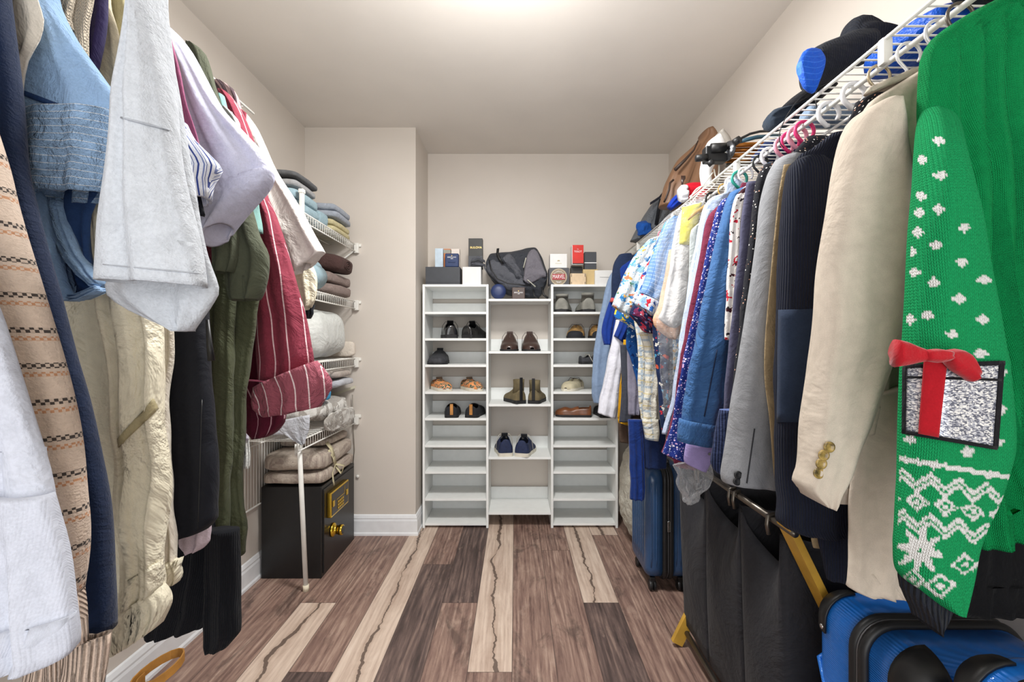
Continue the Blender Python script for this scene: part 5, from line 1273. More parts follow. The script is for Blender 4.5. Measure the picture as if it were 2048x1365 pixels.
# ---------------------------------------------------------------- soft solids
def spow(v, e): return math.copysign(abs(v) ** e, v)
def cushion(name, c, s, mat, parent=None, label=None, e=(.35, .45), nu=40, nv=22, crump=(.006, 12), rz=0, ry=0, rx=0, fn=None, seed=None, groove=0):
    """superellipsoid half sizes s"""
    _seed[0] += 1; so = Vector((_seed[0] * 2.3, 1.1 * _seed[0], 0))
    M = Matrix.Translation(c) @ Matrix.Rotation(rz, 4, 'Z') @ Matrix.Rotation(ry, 4, 'Y') @ Matrix.Rotation(rx, 4, 'X')
    verts = []; faces = []; uvs = []
    for j in range(nv + 1):
        ph = -PI / 2 + PI * j / nv
        for i in range(nu):
            th = 2 * PI * i / nu
            p = Vector((s[0] * spow(math.cos(ph), e[0]) * spow(math.cos(th), e[1]), s[1] * spow(math.cos(ph), e[0]) * spow(math.sin(th), e[1]), s[2] * spow(math.sin(ph), e[0])))
            if fn: p = fn(p)
            p += noise.noise_vector(p * crump[1] + so) * crump[0]
            verts.append(M @ p)
    per = PI * (s[0] + s[1])
    for j in range(nv):
        for i in range(nu):
            a, b2, c2, d = j * nu + i, j * nu + (i + 1) % nu, (j + 1) * nu + (i + 1) % nu, (j + 1) * nu + i
            faces.append((a, b2, c2, d))
            u0, u1 = i / nu * per, (i + 1) / nu * per; v0, v1 = j / nv * s[2] * 3, (j + 1) / nv * s[2] * 3
            uvs += [(u0, v0), (u1, v0), (u1, v1), (u0, v1)]
    me = bpy.data.meshes.new(name); me.from_pydata(verts, [], faces)
    me.uv_layers.new(name='UVMap').data.foreach_set('uv', [q for t in uvs for q in t])
    bm = bmesh.new(); bm.from_mesh(me); bmesh.ops.remove_doubles(bm, verts=bm.verts, dist=1e-5); bmesh.ops.recalc_face_normals(bm, faces=bm.faces); bm.to_mesh(me); bm.free()
    return link(name, me, mat, parent, label, True)
def joinbm(objs): pass

def towel(label, x0, x1, y0, y1, z0, h, n, mat, cat='towel', group=None, name='folded_towel', crump=.004, tilt=0):
    t = thing(name, label, cat, ((x0 + x1) / 2, (y0 + y1) / 2, z0), group)
    hh = h / n
    for i in range(n):
        j = (random.random() - .5) * .014
        cushion('fold', ((x0 + x1) / 2 + j, (y0 + y1) / 2 + j * .5, z0 + hh * (i + .5)), ((x1 - x0) / 2, (y1 - y0) / 2, hh * .54), mat, t, None, e=(.42, .22), crump=(crump, 14), nu=44, nv=14, ry=tilt)
    return t

# ---------------------------------------------------------------- linens
T_blue = C('blue_terry', '#9db6c0', weave=420, wbump=1.2); T_grey = C('grey_terry', '#5f6062', weave=420, wbump=1.2)
T_lgrey = C('light_grey_terry', '#a7a7a8', weave=420, wbump=1.2); T_mist = C('misty_blue_terry', '#a6adb8', weave=420, wbump=1.2)
T_yell = C('pale_yellow_terry', '#cdc39a', weave=420, wbump=1.2); T_brown = C('dark_brown_terry', '#4f3a37', weave=420, wbump=1.2)
T_taupe = C('taupe_terry', '#8f7f79', weave=420, wbump=1.2); T_pillow = C('white_percale', '#d5d7d3', wr=.4)
T_greyb = C('grey_pillowcase', '#b6aca4', wr=.4); T_sheet = C('grey_toile_sheet', '#d0cec9', pat=pat_multi(['#d6d4cf', '#d6d4cf', '#a9a49d', '#d8d6d1'], 16, 1.4), wr=.8)
T_white = C('white_cotton_sheet', '#c6c9d0', wr=.6); T_cyan = C('bright_blue_fleece', '#2172c4', wr=.5)
T_quilt = C('beige_damask', '#b3a596', pat=pat_multi(['#b0a193', '#a2948a', '#b6a99c', '#c3b7a9', '#a3968c'], 20, 1.2), wr=.4)
GT = 'folded towels on the linen shelves'
zs = 1.742
towel('light blue towel at the near end of the topmost shelf', -1.225, -.968, 2.02, 2.27, zs + .005, .098, 2, T_blue, group=GT)
towel('grey towel lying on top of the light blue towel', -1.22, -.985, 2.03, 2.26, zs + .114, .032, 1, T_lgrey, group=GT)
towel('charcoal towel topmost on the near towel pile', -1.22, -.965, 2.02, 2.26, zs + .158, .026, 1, T_grey, group=GT, tilt=.06)
towel('pale yellow towel at the far end of the topmost shelf', -1.22, -.965, 2.41, 2.68, zs + .005, .066, 2, T_yell, group=GT)
towel('grey blue towel beneath the mist-coloured one, top shelf', -1.22, -.975, 2.285, 2.395, zs + .005, .075, 1, T_blue, group=GT)
towel('misty blue-grey towel on the yellow towel at the top shelf end', -1.21, -.955, 2.42, 2.67, zs + .086, .074, 2, T_mist, group=GT, tilt=.05)
zs = 1.402
t = towel('taupe towel stack under the dark brown towel', -1.22, -.955, 2.36, 2.68, zs + .008, .115, 2, T_taupe, group=GT, crump=.006)
t = thing('rolled_towel', 'dark brown towel rolled over the taupe towels, sticking out past the shelf', 'towel', (-1.08, 2.5, zs + .1), GT)
cushion('roll', (-1.075, 2.50, zs + .192), (.16, .11, .046), T_brown, t, e=(.5, .35), crump=(.006, 10), ry=.16)
m = MB(); pts = []
for k in range(40):
    a = k * .42; r_ = .004 + .0009 * k; pts.append((-.917 + .002 * math.sin(a), 2.495 + r_ * 1.3 * math.cos(a), zs + .166 + r_ * .75 * math.sin(a)))
m.tube(pts, .003, 6).build('spiral_edge', T_brown, t, smooth=True)
t = thing('rolled_towel', 'light blue towels folded in loops at the near end of the second shelf', 'towel', (-1.05, 2.15, zs), GT)
cushion('drape', (-1.10, 2.20, zs + .085), (.13, .13, .078), T_blue, t, e=(.5, .4), crump=(.01, 10))
for k in range(3):
    m = MB(); pts = []
    for q in range(17):
        a = -PI / 2 + PI * q / 16; rr = .022 + .017 * k
        pts.append((-.995 + rr * 1.1 * math.cos(a), 2.085, zs + .070 + rr * math.sin(a)))
    pts = [(-1.06, 2.085, pts[0][2])] + pts + [(-1.06, 2.085, pts[-1][2])]
    band2 = MB()
    A = []
    for p in pts:
        v = Vector(p); A.append([band2.bm.verts.new(v + Vector((0, 0, .0)) - Vector((0, .0, 0))), band2.bm.verts.new(v + Vector((0, .16, 0)))])
    for i in range(len(A) - 1): band2.bm.faces.new((A[i][0], A[i][1], A[i + 1][1], A[i + 1][0]))
    o = band2.build('loop', T_blue, t, smooth=True); md = o.modifiers.new('s', 'SOLIDIFY'); md.thickness = .011; md.offset = 0
t = thing('sock', 'small black sock hanging at the near front of the second shelf', 'sock', (-.97, 2.1, zs))
cushion('fabric', (-.985, 2.02, zs + .016), (.028, .022, .024), F_scuba, t, crump=(.006, 30))
# shelf 3
t = thing('pillow', 'plump white pillow standing on the third linen shelf', 'pillow', (-1.08, 2.4, 1.065))
cushion('case', (-1.09, 2.38, 1.195), (.15, .24, .125), T_pillow, t, e=(.7, .5), crump=(.016, 9))
t = thing('bolster', 'cream pillow edge behind the white pillow on the third shelf', 'pillow', (-1.1, 2.66, 1.065))
cushion('case', (-1.08, 2.665, 1.115), (.14, .022, .045), C('cream_case', '#ddd3c6'), t, crump=(.004, 12))
# shelf 4
zs = .722
t = thing('pillow', 'flat grey pillow lying on top of the lowest linen pile', 'pillow', (-1.1, 2.5, .94))
cushion('case', (-1.09, 2.53, .984), (.15, .15, .022), T_greyb, t, e=(.6, .5), crump=(.01, 9), ry=.05)
t = thing('folded_sheet', 'white folded sheet beneath the grey pillow', 'sheet', (-1.1, 2.5, .88))
cushion('fold', (-1.09, 2.55, .915), (.15, .13, .024), T_white, t, e=(.5, .3), crump=(.008, 12), ry=-.12)
t = thing('fleece_blanket', 'bright blue fleece bundle beside the white sheet', 'blanket', (-1.1, 2.2, .85))
cushion('bundle', (-1.03, 2.345, .932), (.07, .05, .032), T_cyan, t, e=(.6, .6), crump=(.014, 22))
cushion('fold', (-.99, 2.27, .885), (.06, .04, .02), C('light_blue_fleece', '#3f9ccc'), t, 'lighter blue fold', crump=(.008, 22))
t = thing('cream_board', 'pale cream folded board leaning at the back of the lowest shelf', 'board', (-1.1, 2.6, .85))
MB().poly([(-1.22, 2.712, .78), (-.955, 2.712, .88), (-.955, 2.712, .895), (-1.22, 2.712, .795)], (0, -.008, 0)).build('board', simple('pale_cream', '#ddd9c2', .6), t)
t = thing('crumpled_sheet', 'grey patterned bed sheet crumpled over the lowest shelf front', 'sheet', (-1.08, 2.35, zs))
cushion('mound', (-1.085, 2.42, .806), (.150, .23, .056), T_sheet, t, e=(.7, .6), nu=110, nv=60, crump=(.020, 13))
cushion('drape', (-.930, 2.42, .748), (.012, .20, .050), T_sheet, t, e=(.8, .6), nu=110, nv=40, crump=(.007, 30))
t = thing('white_sheet', 'white sheet draped over the near edge of the lowest shelf', 'sheet', (-1.1, 2.08, zs))
cushion('slab', (-1.125, 2.08, .756), (.120, .085, .020), T_white, t, e=(.5, .4), nu=70, nv=26, crump=(.010, 11))
piece('corner', [('s', 545, 845, 620, 830), ('s', 560, 862, 618, 858), ('s', 586, 880, 612, 878), ('s', 604, 890, 610, 888)], 1.955, .010, T_white, t, hem=False)
# bedding on the safe
t = thing('folded_comforter', 'beige damask comforter folded in two thick layers on the safe', 'bedding', (-1.09, 2.44, SZ))
cushion('layer', (-1.085, 2.43, SZ + .038), (.152, .225, .031), T_quilt, t, e=(.4, .22), nu=60, nv=18, crump=(.005, 12))
cushion('layer', (-1.09, 2.43, SZ + .114), (.148, .225, .044), T_quilt, t, e=(.45, .22), nu=60, nv=18, crump=(.007, 12))
cushion('layer', (-1.10, 2.50, SZ + .182), (.135, .15, .022), T_quilt, t, e=(.5, .3), nu=60, nv=18, crump=(.006, 12))
M_rib = C('cream_ribbon', '#cfc5a2', wr=.4)
for pts, wd in (([(-.955, 2.33, .60), (-.935, 2.34, .56), (-.93, 2.35, .52)], .03), ([(-.93, 2.35, .52), (-.905, 2.40, .50), (-.91, 2.38, .465), (-.932, 2.36, .51)], .016), ([(-.93, 2.35, .52), (-.925, 2.30, .49), (-.918, 2.29, .455), (-.914, 2.295, .43)], .014), ([(-.98, 2.36, .63), (-.95, 2.35, .60), (-.935, 2.34, .56)], .03)):
    m = MB(); A = []
    for p in pts:
        v = Vector(p); A.append((m.bm.verts.new(v - Vector((0, wd / 2, 0))), m.bm.verts.new(v + Vector((0, wd / 2, .004)))))
    for i in range(len(A) - 1): m.bm.faces.new((A[i][0], A[i][1], A[i + 1][1], A[i + 1][0]))
    o = m.build('ribbon', M_rib, t, 'cream tie ribbon', smooth=True); md = o.modifiers.new('s', 'SOLIDIFY'); md.thickness = .002
t = thing('power_cable', 'thin grey cable hanging down the corner wall beside the linen shelves', 'cable', (-.94, 2.7, .7))
MB().tube([P(705, 790, 2.70), P(706, 850, 2.71), P(709, 900, 2.715), P(706, 930, 2.715)], .0022, 6).build('cable', simple('grey_cable', '#8a8378'), t, smooth=True)
o = MB().lathe([(.01, 0), (.01, -.01), (.004, -.012)], P(716, 953, 2.726), 'y', 12).build('wall_bumper', M_wire, smooth=True); setp(o, 'tiny white round bumper on the corner wall above the baseboard', 'bumper')

# ---------------------------------------------------------------- shoes
def shoe(label, u, z, rz, upper, sole, L=.24, W=.10, hc=.075, hin=.085, st=.018, group=None, cat='shoe', name='shoe', laces=None, tab=None, shaft=0, toecap=None, rows=None, open_=(.05, .36), yoff=None, heel=0, tongue=False, lining=None, stripe=None):
    Yc = RY0 + (.010 if yoff is None else yoff)
    x = (u - 1031) / F * Yc
    t = thing(name, label, cat, (x, Yc, z), group)
    rot = Matrix.Translation((x, Yc, z)) @ Matrix.Rotation(rz, 4, 'Z')
    prof = rows or [(0, .52, hc * .97), (.02, .70, hc), (.07, .80, hc), (.15, .84, hc * .98), (.25, .82, hc * .97), (.34, .84, hin), (.44, .90, hin * .92), (.56, .97, hin * .76), (.70, 1.0, .058), (.82, .96, .050), (.92, .76, .042), (.975, .48, .034), (1, .2, .022)]
    pr = catmull(prof, [i * .5 for i in range(2 * len(prof) - 1)])
    m = MB(); NK = 16; G = []
    for yf, wf, h in pr:
        ring = []
        for k in range(NK + 1):
            a = PI * k / NK
            xx = wf * W / 2 * spow(math.cos(a), .75); zz = st * .6 + (h - st * .6) * spow(math.sin(a), .62)
            inward = 1 - .22 * max(0, (zz - .045) / .06)
            ring.append(m.bm.verts.new((xx * inward, yf * L, zz)))
        G.append(ring)
    for i in range(len(G) - 1):
        ym = (pr[i][0] + pr[i + 1][0]) / 2
        for k in range(NK):
            if open_[0] < ym < open_[1] and 4 <= k < NK - 4: continue
            m.bm.faces.new((G[i][k], G[i][k + 1], G[i + 1][k + 1], G[i + 1][k]))
    m.bm.faces.new(G[0]); 
    o = m.build('upper', upper, t, smooth=True, M=rot); md = o.modifiers.new('s', 'SOLIDIFY'); md.thickness = .004; md.offset = 0
    md = o.modifiers.new('b', 'SUBSURF'); md.levels = 1; md.render_levels = 1
    m = MB(); sc_ = 1.07
    outl = [(W / 2 * wf * sc_, yf * L * 1.01 - .002) for yf, wf, h in pr]; outl = outl + [(-a, b_) for a, b_ in outl[::-1]]
    A = [m.bm.verts.new((a, b_, 0)) for a, b_ in outl]; B = [m.bm.verts.new((a, b_, st + heel * max(0, .0))) for a, b_ in outl]
    m.bm.faces.new(A[::-1]); m.bm.faces.new(B); n_ = len(A)
    for k in range(n_): m.bm.faces.new((A[k], A[(k + 1) % n_], B[(k + 1) % n_], B[k]))
    m.build('sole', sole, t, 'sole of a different colour' if sole != upper else None, M=rot)
    if lining is None: lining = M_black
    m = MB(); q = [(W / 2 * wf * .9, yf * L) for yf, wf, h in pr if .02 < yf < .6]; q = q + [(-a, b_) for a, b_ in q[::-1]]
    m.poly([(a, b_, st + .004) for a, b_ in q], (0, 0, .003)); m.build('insole', lining, t, M=rot)
    if shaft:
        K = []
        for zz, w_, y0, y1 in ((hc * .8, .78, .015, .40), (hc + .02, .74, .012, .33), (shaft * .8, .74, .008, .32), (shaft, .78, .0, .33)):
            K.append((zz, w_ * W / 2, y0 * L, y1 * L))
        m = MB(); rings = []
        for zz, w_, y0, y1 in K:
            rings.append([m.bm.verts.new((w_ * math.cos(2 * PI * k / 20), (y0 + y1) / 2 + (y1 - y0) / 2 * math.sin(2 * PI * k / 20), zz)) for k in range(20)])
        for A, B in zip(rings, rings[1:]):
            for k in range(20): m.bm.faces.new((A[k], A[(k + 1) % 20], B[(k + 1) % 20], B[k]))
        o = m.build('shaft', upper, t, smooth=True, M=rot); md = o.modifiers.new('s', 'SOLIDIFY'); md.thickness = .004
    if laces:
        m = MB()
        for q in range(4):
            yf = .36 + q * .055; hz = hin * (1.0 - q * .07) + .002
            m.tube([(-.022, yf * L, hz - .008), (0, yf * L + .004, hz + .001), (.022, yf * L, hz - .008)], .0020, 6)
        m.tube([(0, .36 * L, hin), (-.03, .33 * L, hin + .006), (-.048, .36 * L, hin - .02), (-.054, .42 * L, .02)], .0016, 6)
        m.tube([(0, .36 * L, hin), (.03, .33 * L, hin + .006), (.048, .36 * L, hin - .02), (.056, .44 * L, .012)], .0016, 6)
        m.build('laces', laces, t, 'thin laces', smooth=True, M=rot)
    if tongue:
        MB().poly([(-.02, .34 * L, hin - .008), (.02, .34 * L, hin - .008), (.020, .30 * L, hin + .010), (-.020, .30 * L, hin + .010)], (0, .006, .004)).build('tongue', upper if tongue is True else tongue, t, M=rot)
    if tab:
        z1 = (shaft or hc)
        MB().box(-.010, .010, -.006, .0, st, z1 + .014, .002).build('heel_tab', tab, t, 'contrasting heel strip', M=rot)
    if toecap:
        m = MB(); R1 = []
        for yf, wf, h in [p_ for p_ in pr if p_[0] > .84]:
            R1.append([m.bm.verts.new((wf * W / 2 * 1.05 * spow(math.cos(PI * k / 12), .75), yf * L * 1.012, (st * .6 + (h * 1.04 - st * .6) * spow(math.sin(PI * k / 12), .62)))) for k in range(13)])
        for A, B in zip(R1, R1[1:]):
            for k in range(12): m.bm.faces.new((A[k], A[k + 1], B[k + 1], B[k]))
        m.bm.faces.new(R1[-1]); o = m.build('toe_cap', toecap, t, 'dark toe cap', smooth=True, M=rot)
    return t
L_black = simple('black_leather', '#141416', .18, nz=.1, Coat_Weight=.5)
L_brown = simple('dark_brown_leather', '#43302a', .3, nz=.15, Coat_Weight=.3)
L_cognac = simple('cognac_leather', '#7a4a2c', .35, nz=.25, nscale=14)
L_suede = simple('olive_suede', '#716549', .9, nz=.2, nscale=20, bump=.2)
L_grey = simple('grey_suede', '#8d8c84', .9, nz=.12, bump=.2)
L_tan = simple('tan_mesh', '#b08a52', .7, nz=.35, nscale=40)
L_char = simple('charcoal_mesh', '#3a3b40', .75, nz=.2, nscale=50)
L_navy = simple('navy_mesh', '#1f2b4e', .7, nz=.15, nscale=60)
L_blackc = simple('black_canvas', '#1e2026', .85, nz=.15)
L_cream = simple('cream_canvas', '#c8bfa2', .8, nz=.1)
L_white = simple('off_white_rubber', '#dcd6c6', .6)
L_strap = simple('orange_tan_leather', '#c08442', .5, nz=.15)
L_darksole = simple('dark_rubber', '#1b1b1d', .7)
_m = NB('orange_blue_print'); _c = pat_multi(['#1d3c5c', '#d88a4a', '#e59a62', '#2c5a50', '#e0a070', '#223050'], 26, 1.2)(_m, _m.obj(), None)
L_print = _m.done(_c, .8)
zL = {v: zpx(v) + .0008 for v in (624, 677, 730, 784, 837, 703, 809, 915)}
G1 = 'shoes on the racks'
shoe('glossy black dress shoe with its heel forward, left of its pair', 903, zL[677], R(14), L_black, L_darksole, L=.235, W=.098, hc=.078, hin=.10, st=.022, group='glossy black dress shoes', tongue=True, laces=L_black)
shoe('glossy black dress shoe turned to the right, beside its mate', 933, zL[677], R(-22), L_black, L_darksole, L=.235, W=.098, hc=.078, hin=.098, st=.022, group='glossy black dress shoes', tongue=True, laces=L_black)
shoe('charcoal mesh trainer alone on the third shelf of the left rack', 884, zL[730], R(180), L_char, L_darksole, L=.235, W=.118, hc=.07, hin=.088, st=.02, tongue=L_blackc, yoff=.25, toecap=L_char)
for q, (u, lb) in enumerate(((871, 'left'), (930, 'right'))):
    shoe('orange and blue patterned slip-on trainer, %s one of the pair' % lb, u, zL[784], R(-150), L_print, L_white, L=.215, W=.092, hc=.06, hin=.068, st=.020, group='patterned slip-on trainers', yoff=.195, tongue=simple('brown_mesh_%d' % q, '#6a5a4c', .9), lining=L_brown)
shoe('black canvas shoe with an orange-tan heel strip, left of the pair', 903, zL[837], R(5), L_blackc, L_darksole, L=.235, W=.100, hc=.072, hin=.08, st=.018, group='black shoes with tan heel strips', tab=L_strap)
shoe('black canvas shoe with an orange-tan heel strip, angled, right of the pair', 942, zL[837], R(-8), L_blackc, L_darksole, L=.235, W=.100, hc=.070, hin=.08, st=.018, group='black shoes with tan heel strips', tab=L_strap)
shoe('dark brown laced dress shoe toe forward, left in the middle unit', 1021, zL[703], R(178), L_brown, L_darksole, L=.240, W=.112, hc=.075, hin=.112, st=.012, group='brown laced dress shoes', laces=L_brown, yoff=.252, tongue=True)
shoe('dark brown laced dress shoe toe forward, right in the middle unit', 1057, zL[703], R(184), L_brown, L_darksole, L=.240, W=.112, hc=.075, hin=.112, st=.012, group='brown laced dress shoes', laces=L_brown, yoff=.252, tongue=True)
shoe('olive suede ankle boot pointing left, with black elastic side', 1042, zL[809], R(22), L_suede, L_darksole, L=.225, W=.092, hc=.085, hin=.09, st=.022, group='olive suede ankle boots', shaft=.150, tab=M_black, cat='boot', name='ankle_boot')
shoe('olive suede ankle boot pointing right, with tall black pull tab', 1067, zL[809], R(-14), L_suede, L_darksole, L=.225, W=.092, hc=.085, hin=.09, st=.022, group='olive suede ankle boots', shaft=.145, tab=M_black, cat='boot', name='ankle_boot')
shoe('navy hiking trainer with white rim, left of the pair', 1012, zL[915], R(8), L_navy, L_white, L=.235, W=.108, hc=.105, hin=.12, st=.022, group='navy hiking trainers', laces=L_white, tongue=L_blackc)
shoe('navy hiking trainer with white sole turned right, nearer the front', 1043, zL[915], R(-13), L_navy, L_white, L=.235, W=.112, hc=.100, hin=.115, st=.022, group='navy hiking trainers', laces=L_white, tongue=L_blackc, yoff=.004)
shoe('pale grey suede boot heel forward, left on the top shelf', 1123, zL[624], R(-10), L_grey, L_darksole, L=.235, W=.105, hc=.085, hin=.09, st=.016, group='pale grey suede boots', shaft=.112, cat='boot', name='ankle_boot')
shoe('pale grey suede boot heel forward, right on the top shelf', 1178, zL[624], R(3), L_grey, L_darksole, L=.235, W=.105, hc=.085, hin=.09, st=.016, group='pale grey suede boots', shaft=.120, cat='boot', name='ankle_boot', laces=None)
shoe('tan and black hiking shoe toe forward, left of the pair', 1155, zL[677], R(168), L_tan, L_darksole, L=.235, W=.11, hc=.075, hin=.088, st=.016, group='tan hiking shoes', toecap=L_blackc, yoff=.248, laces=L_brown)
shoe('tan and black hiking shoe half hidden behind a blue shirt', 1189, zL[677], R(180), L_tan, L_darksole, L=.235, W=.11, hc=.075, hin=.088, st=.016, group='tan hiking shoes', toecap=L_blackc, yoff=.248, laces=L_brown)
shoe('small dark grey sandal beside the blue shirt on the third shelf', 1160, zL[730], R(-75), L_char, L_darksole, L=.15, W=.075, hc=.05, hin=.055, st=.016, yoff=.10, tab=None, laces=L_white)
shoe('cream canvas boat shoe with pale sole next to blue shirt', 1158, zL[784], R(150), L_cream, L_white, L=.22, W=.095, hc=.06, hin=.07, st=.016, yoff=.21, lining=L_brown, laces=L_brown)
shoe('cognac brown loafer lying sideways, toe to the left', 1182, zL[837], R(84), L_cognac, L_darksole, L=.225, W=.09, hc=.068, hin=.062, st=.014, yoff=.06, group='cognac loafers')
shoe('dark shoe mostly hidden by the steel blue shirt', 1213, zL[837], R(3), L_blackc, L_darksole, L=.22, W=.085, hc=.06, hin=.07, st=.014)

# ---------------------------------------------------------------- boxes on the racks
TZ = LZ + .0005
B_dark = simple('charcoal_card', '#3c3f45', .5, nz=.06); B_white = simple('white_card', '#e4e4e2', .55, nz=.02); B_black = simple('black_card', '#2c2c2a', .5)
B_navy = simple('navy_card', '#16305f', .4); B_ice = simple('ice_blue_card', '#c6d8e6', .5); B_or = simple('orange_card', '#cf7c42', .5); B_cream = simple('cream_card', '#e6dcd2', .5)
B_red = simple('red_card', '#cf2418', .35); B_maple = simple('light_wood', '#dcc3a0', .5, nz=.12, nscale=18); B_kraft = simple('gold_kraft', '#c9b07c', .5); B_brownb = simple('brown_card', '#4b3a34', .4)
T_gold = simple('gold_foil', '#d9c178', .35, .6); T_wh = simple('white_ink', '#f2f2f2', .5); T_redi = simple('red_ink', '#a8202c', .5); T_tanc = simple('tan_ink', '#b5a58c', .5)
def pbox(name, label, uL, uR, vT, vB, Y0, depth, mat, cat='box', z0=None, bev=.0015, group=None):
    x0 = (uL - 1031) / F * Y0; x1 = (uR - 1031) / F * Y0; zt_ = H + (687 - vT) / F * Y0; zb = z0 if z0 is not None else H + (687 - vB) / F * Y0
    t = thing(name, label, cat, ((x0 + x1) / 2, Y0 + depth / 2, zb), group)
    MB().box(x0, x1, Y0, Y0 + depth, zb, zt_, bev).build('carton', mat, t)
    return t, x0, x1, zb, zt_
FY = RY0 + .012
t, x0, x1, zb, zt_ = pbox('gift_box', 'wide charcoal box on the left rack, under the small upright boxes', 851, 920, 534, 567, FY, .12, B_dark, z0=TZ)
MB().box(x0 - .001, x1 + .001, FY - .001, FY + .02, zb + .012, zb + .0135).build('lid_line', M_black, t, 'dark lid line'); zdk = zt_ + .0005
t, x0, x1, zb, zt_ = pbox('gift_box', 'square white box on the left rack below the tall black box', 925, 962, 534, 567, FY, .11, B_white, z0=TZ); zwt = zt_ + .0005
t, *_ = pbox('watch_box', 'slim pale ice-blue box standing on the wide charcoal box', 870, 886, 497, 534, FY + .05, .05, B_ice, z0=zdk)
t, *_ = pbox('watch_box', 'orange and grey box between the ice-blue and cream boxes', 887.5, 901, 498, 534, FY + .055, .045, B_or, z0=zdk)
MB().box((887.3 - 1031) / F * (FY + .055), (901.2 - 1031) / F * (FY + .055), FY + .054, FY + .09, zdk + .095, zdk + .117).build('lid', simple('grey_card', '#9a9a90', .5), t, 'grey lid')
t, *_ = pbox('watch_box', 'cream box half hidden behind the navy blue box', 902.5, 919, 498, 534, FY + .06, .04, B_cream, z0=zdk)
t, x0, x1, zb, zt_ = pbox('watch_box', 'small navy blue box with white winged lettering on the charcoal box', 890, 917, 507, 534, FY + .005, .04, B_navy, z0=zdk, bev=.005)
cx_ = (x0 + x1) / 2
text('BREITLING', .0115, (cx_, FY + .0045, zb + .060), FACE_CAM, T_wh, t)
text('1884', .009, (cx_, FY + .0045, zb + .051), FACE_CAM, T_wh, t)
MB().box(cx_ - .003, cx_ + .003, FY + .0038, FY + .005, zb + .067, zb + .074, .001).build('emblem', T_gold, t)
MB().box(cx_ - .022, cx_ + .022, FY + .001, FY + .006, zb + .028, zb + .033, .001).build('clasp', B_navy, t)
t, x0, x1, zb, zt_ = pbox('watch_box', 'tall black box with gold lettering on top of the white box', 937, 965, 477, 534, FY + .055, .06, B_black, z0=zwt)
MB().box(x0 - .0008, x1 + .0008, FY + .0535, FY + .10, zb, zb + .078, .001).build('sleeve', B_dark, t, 'lighter charcoal lower half')
text('BULOVA', .0185, ((x0 + x1) / 2 + .003, FY + .0545, H + (687 - 492.5) / F * FY + .002), FACE_CAM, T_gold, t, sx=1.05)
# right rack boxes
t, x0, x1, zb, zt_ = pbox('collector_box', 'dark collector box with a round comic badge on the right rack', 1098, 1138, 536, 567, FY, .10, simple('slate_card', '#47474c', .5), z0=TZ); zmb = zt_ + .0005
cx_ = (x0 + x1) / 2 - .002; czb = zb + .047
bd = MB().lathe([(.052, 0), (.052, -.002)], (cx_, FY, czb), 'y', 40).build('badge', T_tanc, t, 'round tan badge')
MB().lathe([(.045, 0), (.045, -.0008)], (cx_, FY - .002, czb), 'y', 40).build('badge_disc', simple('brown_disc', '#8f8068', .5), bd)
MB().box(cx_ - .040, cx_ + .040, FY - .0042, FY - .0028, czb - .018, czb + .018, .0005).build('badge_panel', T_redi, bd, 'red panel')
text('MARVEL', .034, (cx_, FY - .0045, czb), FACE_CAM, T_wh, bd, sx=.62)
def arc_text(s_, rad, a0_, a1_, size, up, c, mat, par):
    n_ = len(s_)
    for i, ch in enumerate(s_):
        a = a0_ + (a1_ - a0_) * i / (n_ - 1)
        rot = Matrix.Rotation(a - (PI / 2 if up else -PI / 2), 3, 'Z')
        o = text(ch, size, (c[0] + rad * math.cos(a), c[1], c[2] + rad * math.sin(a)), FACE_CAM @ rot, mat, par)
arc_text('CELEBRATING', .034, R(158), R(22), .0115, True, (cx_, FY - .003, czb), T_wh, bd)
arc_text('YEARS', .034, R(245), R(295), .013, False, (cx_, FY - .003, czb), T_wh, bd)
t, x0, x1, zb, zt_ = pbox('watch_box', 'square white box with a faint gold crest on the badge box', 1100, 1134, 508, 536, FY + .005, .08, B_white, z0=zmb)
cx_ = (x0 + x1) / 2; 
m = MB()
for k in range(5):
    a = R(90 + (k - 2) * 32); m.tube([(cx_ + .003 * math.cos(a), FY + .004, zb + .040 + .003 * math.sin(a)), (cx_ + .009 * math.cos(a), FY + .004, zb + .040 + .010 * math.sin(a))], .0011, 6)
    
m.build('crest', T_gold, t, 'faint gold crest')
MB().box(cx_ - .02, cx_ + .02, FY + .004, FY + .0052, zb + .026, zb + .029).build('crest_line', simple('pale_gold', '#cfc8a8', .5), t)
t, x0, x1, zb, zt_ = pbox('gift_box', 'low black box behind the small wooden box', 1142, 1165, 534, 567, FY + .06, .07, B_black, z0=TZ); 
t, x0, x1, zb, zt_ = pbox('wooden_box', 'small light wooden box with black corner slots', 1141, 1172, 547, 567, FY - .002, .05, B_maple, z0=TZ)
m = MB()
for xx in (x0 + .006, x1 - .006):
    m.box(xx - .0015, xx + .0015, FY - .004, FY, zb + .002, zb + .016); m.box(xx - .0015, xx + .0015, FY - .004, FY, zt_ - .022, zt_ - .002)
m.box(x0 + .004, x1 - .004, FY - .0, FY + .01, zt_, zt_ + .001).build('slot', M_black, t, 'black slots')
t, x0, x1, zb, zt_ = pbox('gift_box', 'gold kraft box beneath the dark striped box', 1166, 1196, 539, 567, FY + .03, .09, B_kraft, z0=TZ); zkr = zt_ + .0005
t, x0, x1, zb, zt_ = pbox('gift_box', 'white box with a grey line of lettering near the blue shirt', 1190, 1226, 541, 567, FY - .004, .03, B_white, z0=TZ)
MB().box(x0 + .03, x1 - .02, FY - .0052, FY - .0038, zb + .043, zb + .046).build('lettering', simple('grey_ink', '#9a9a9a', .5), t)
t, x0, x1, zb, zt_ = pbox('watch_box', 'dark grey box with a white stripe standing on the gold box', 1169, 1193, 504, 539, FY + .04, .06, B_dark, z0=zkr, bev=.003)
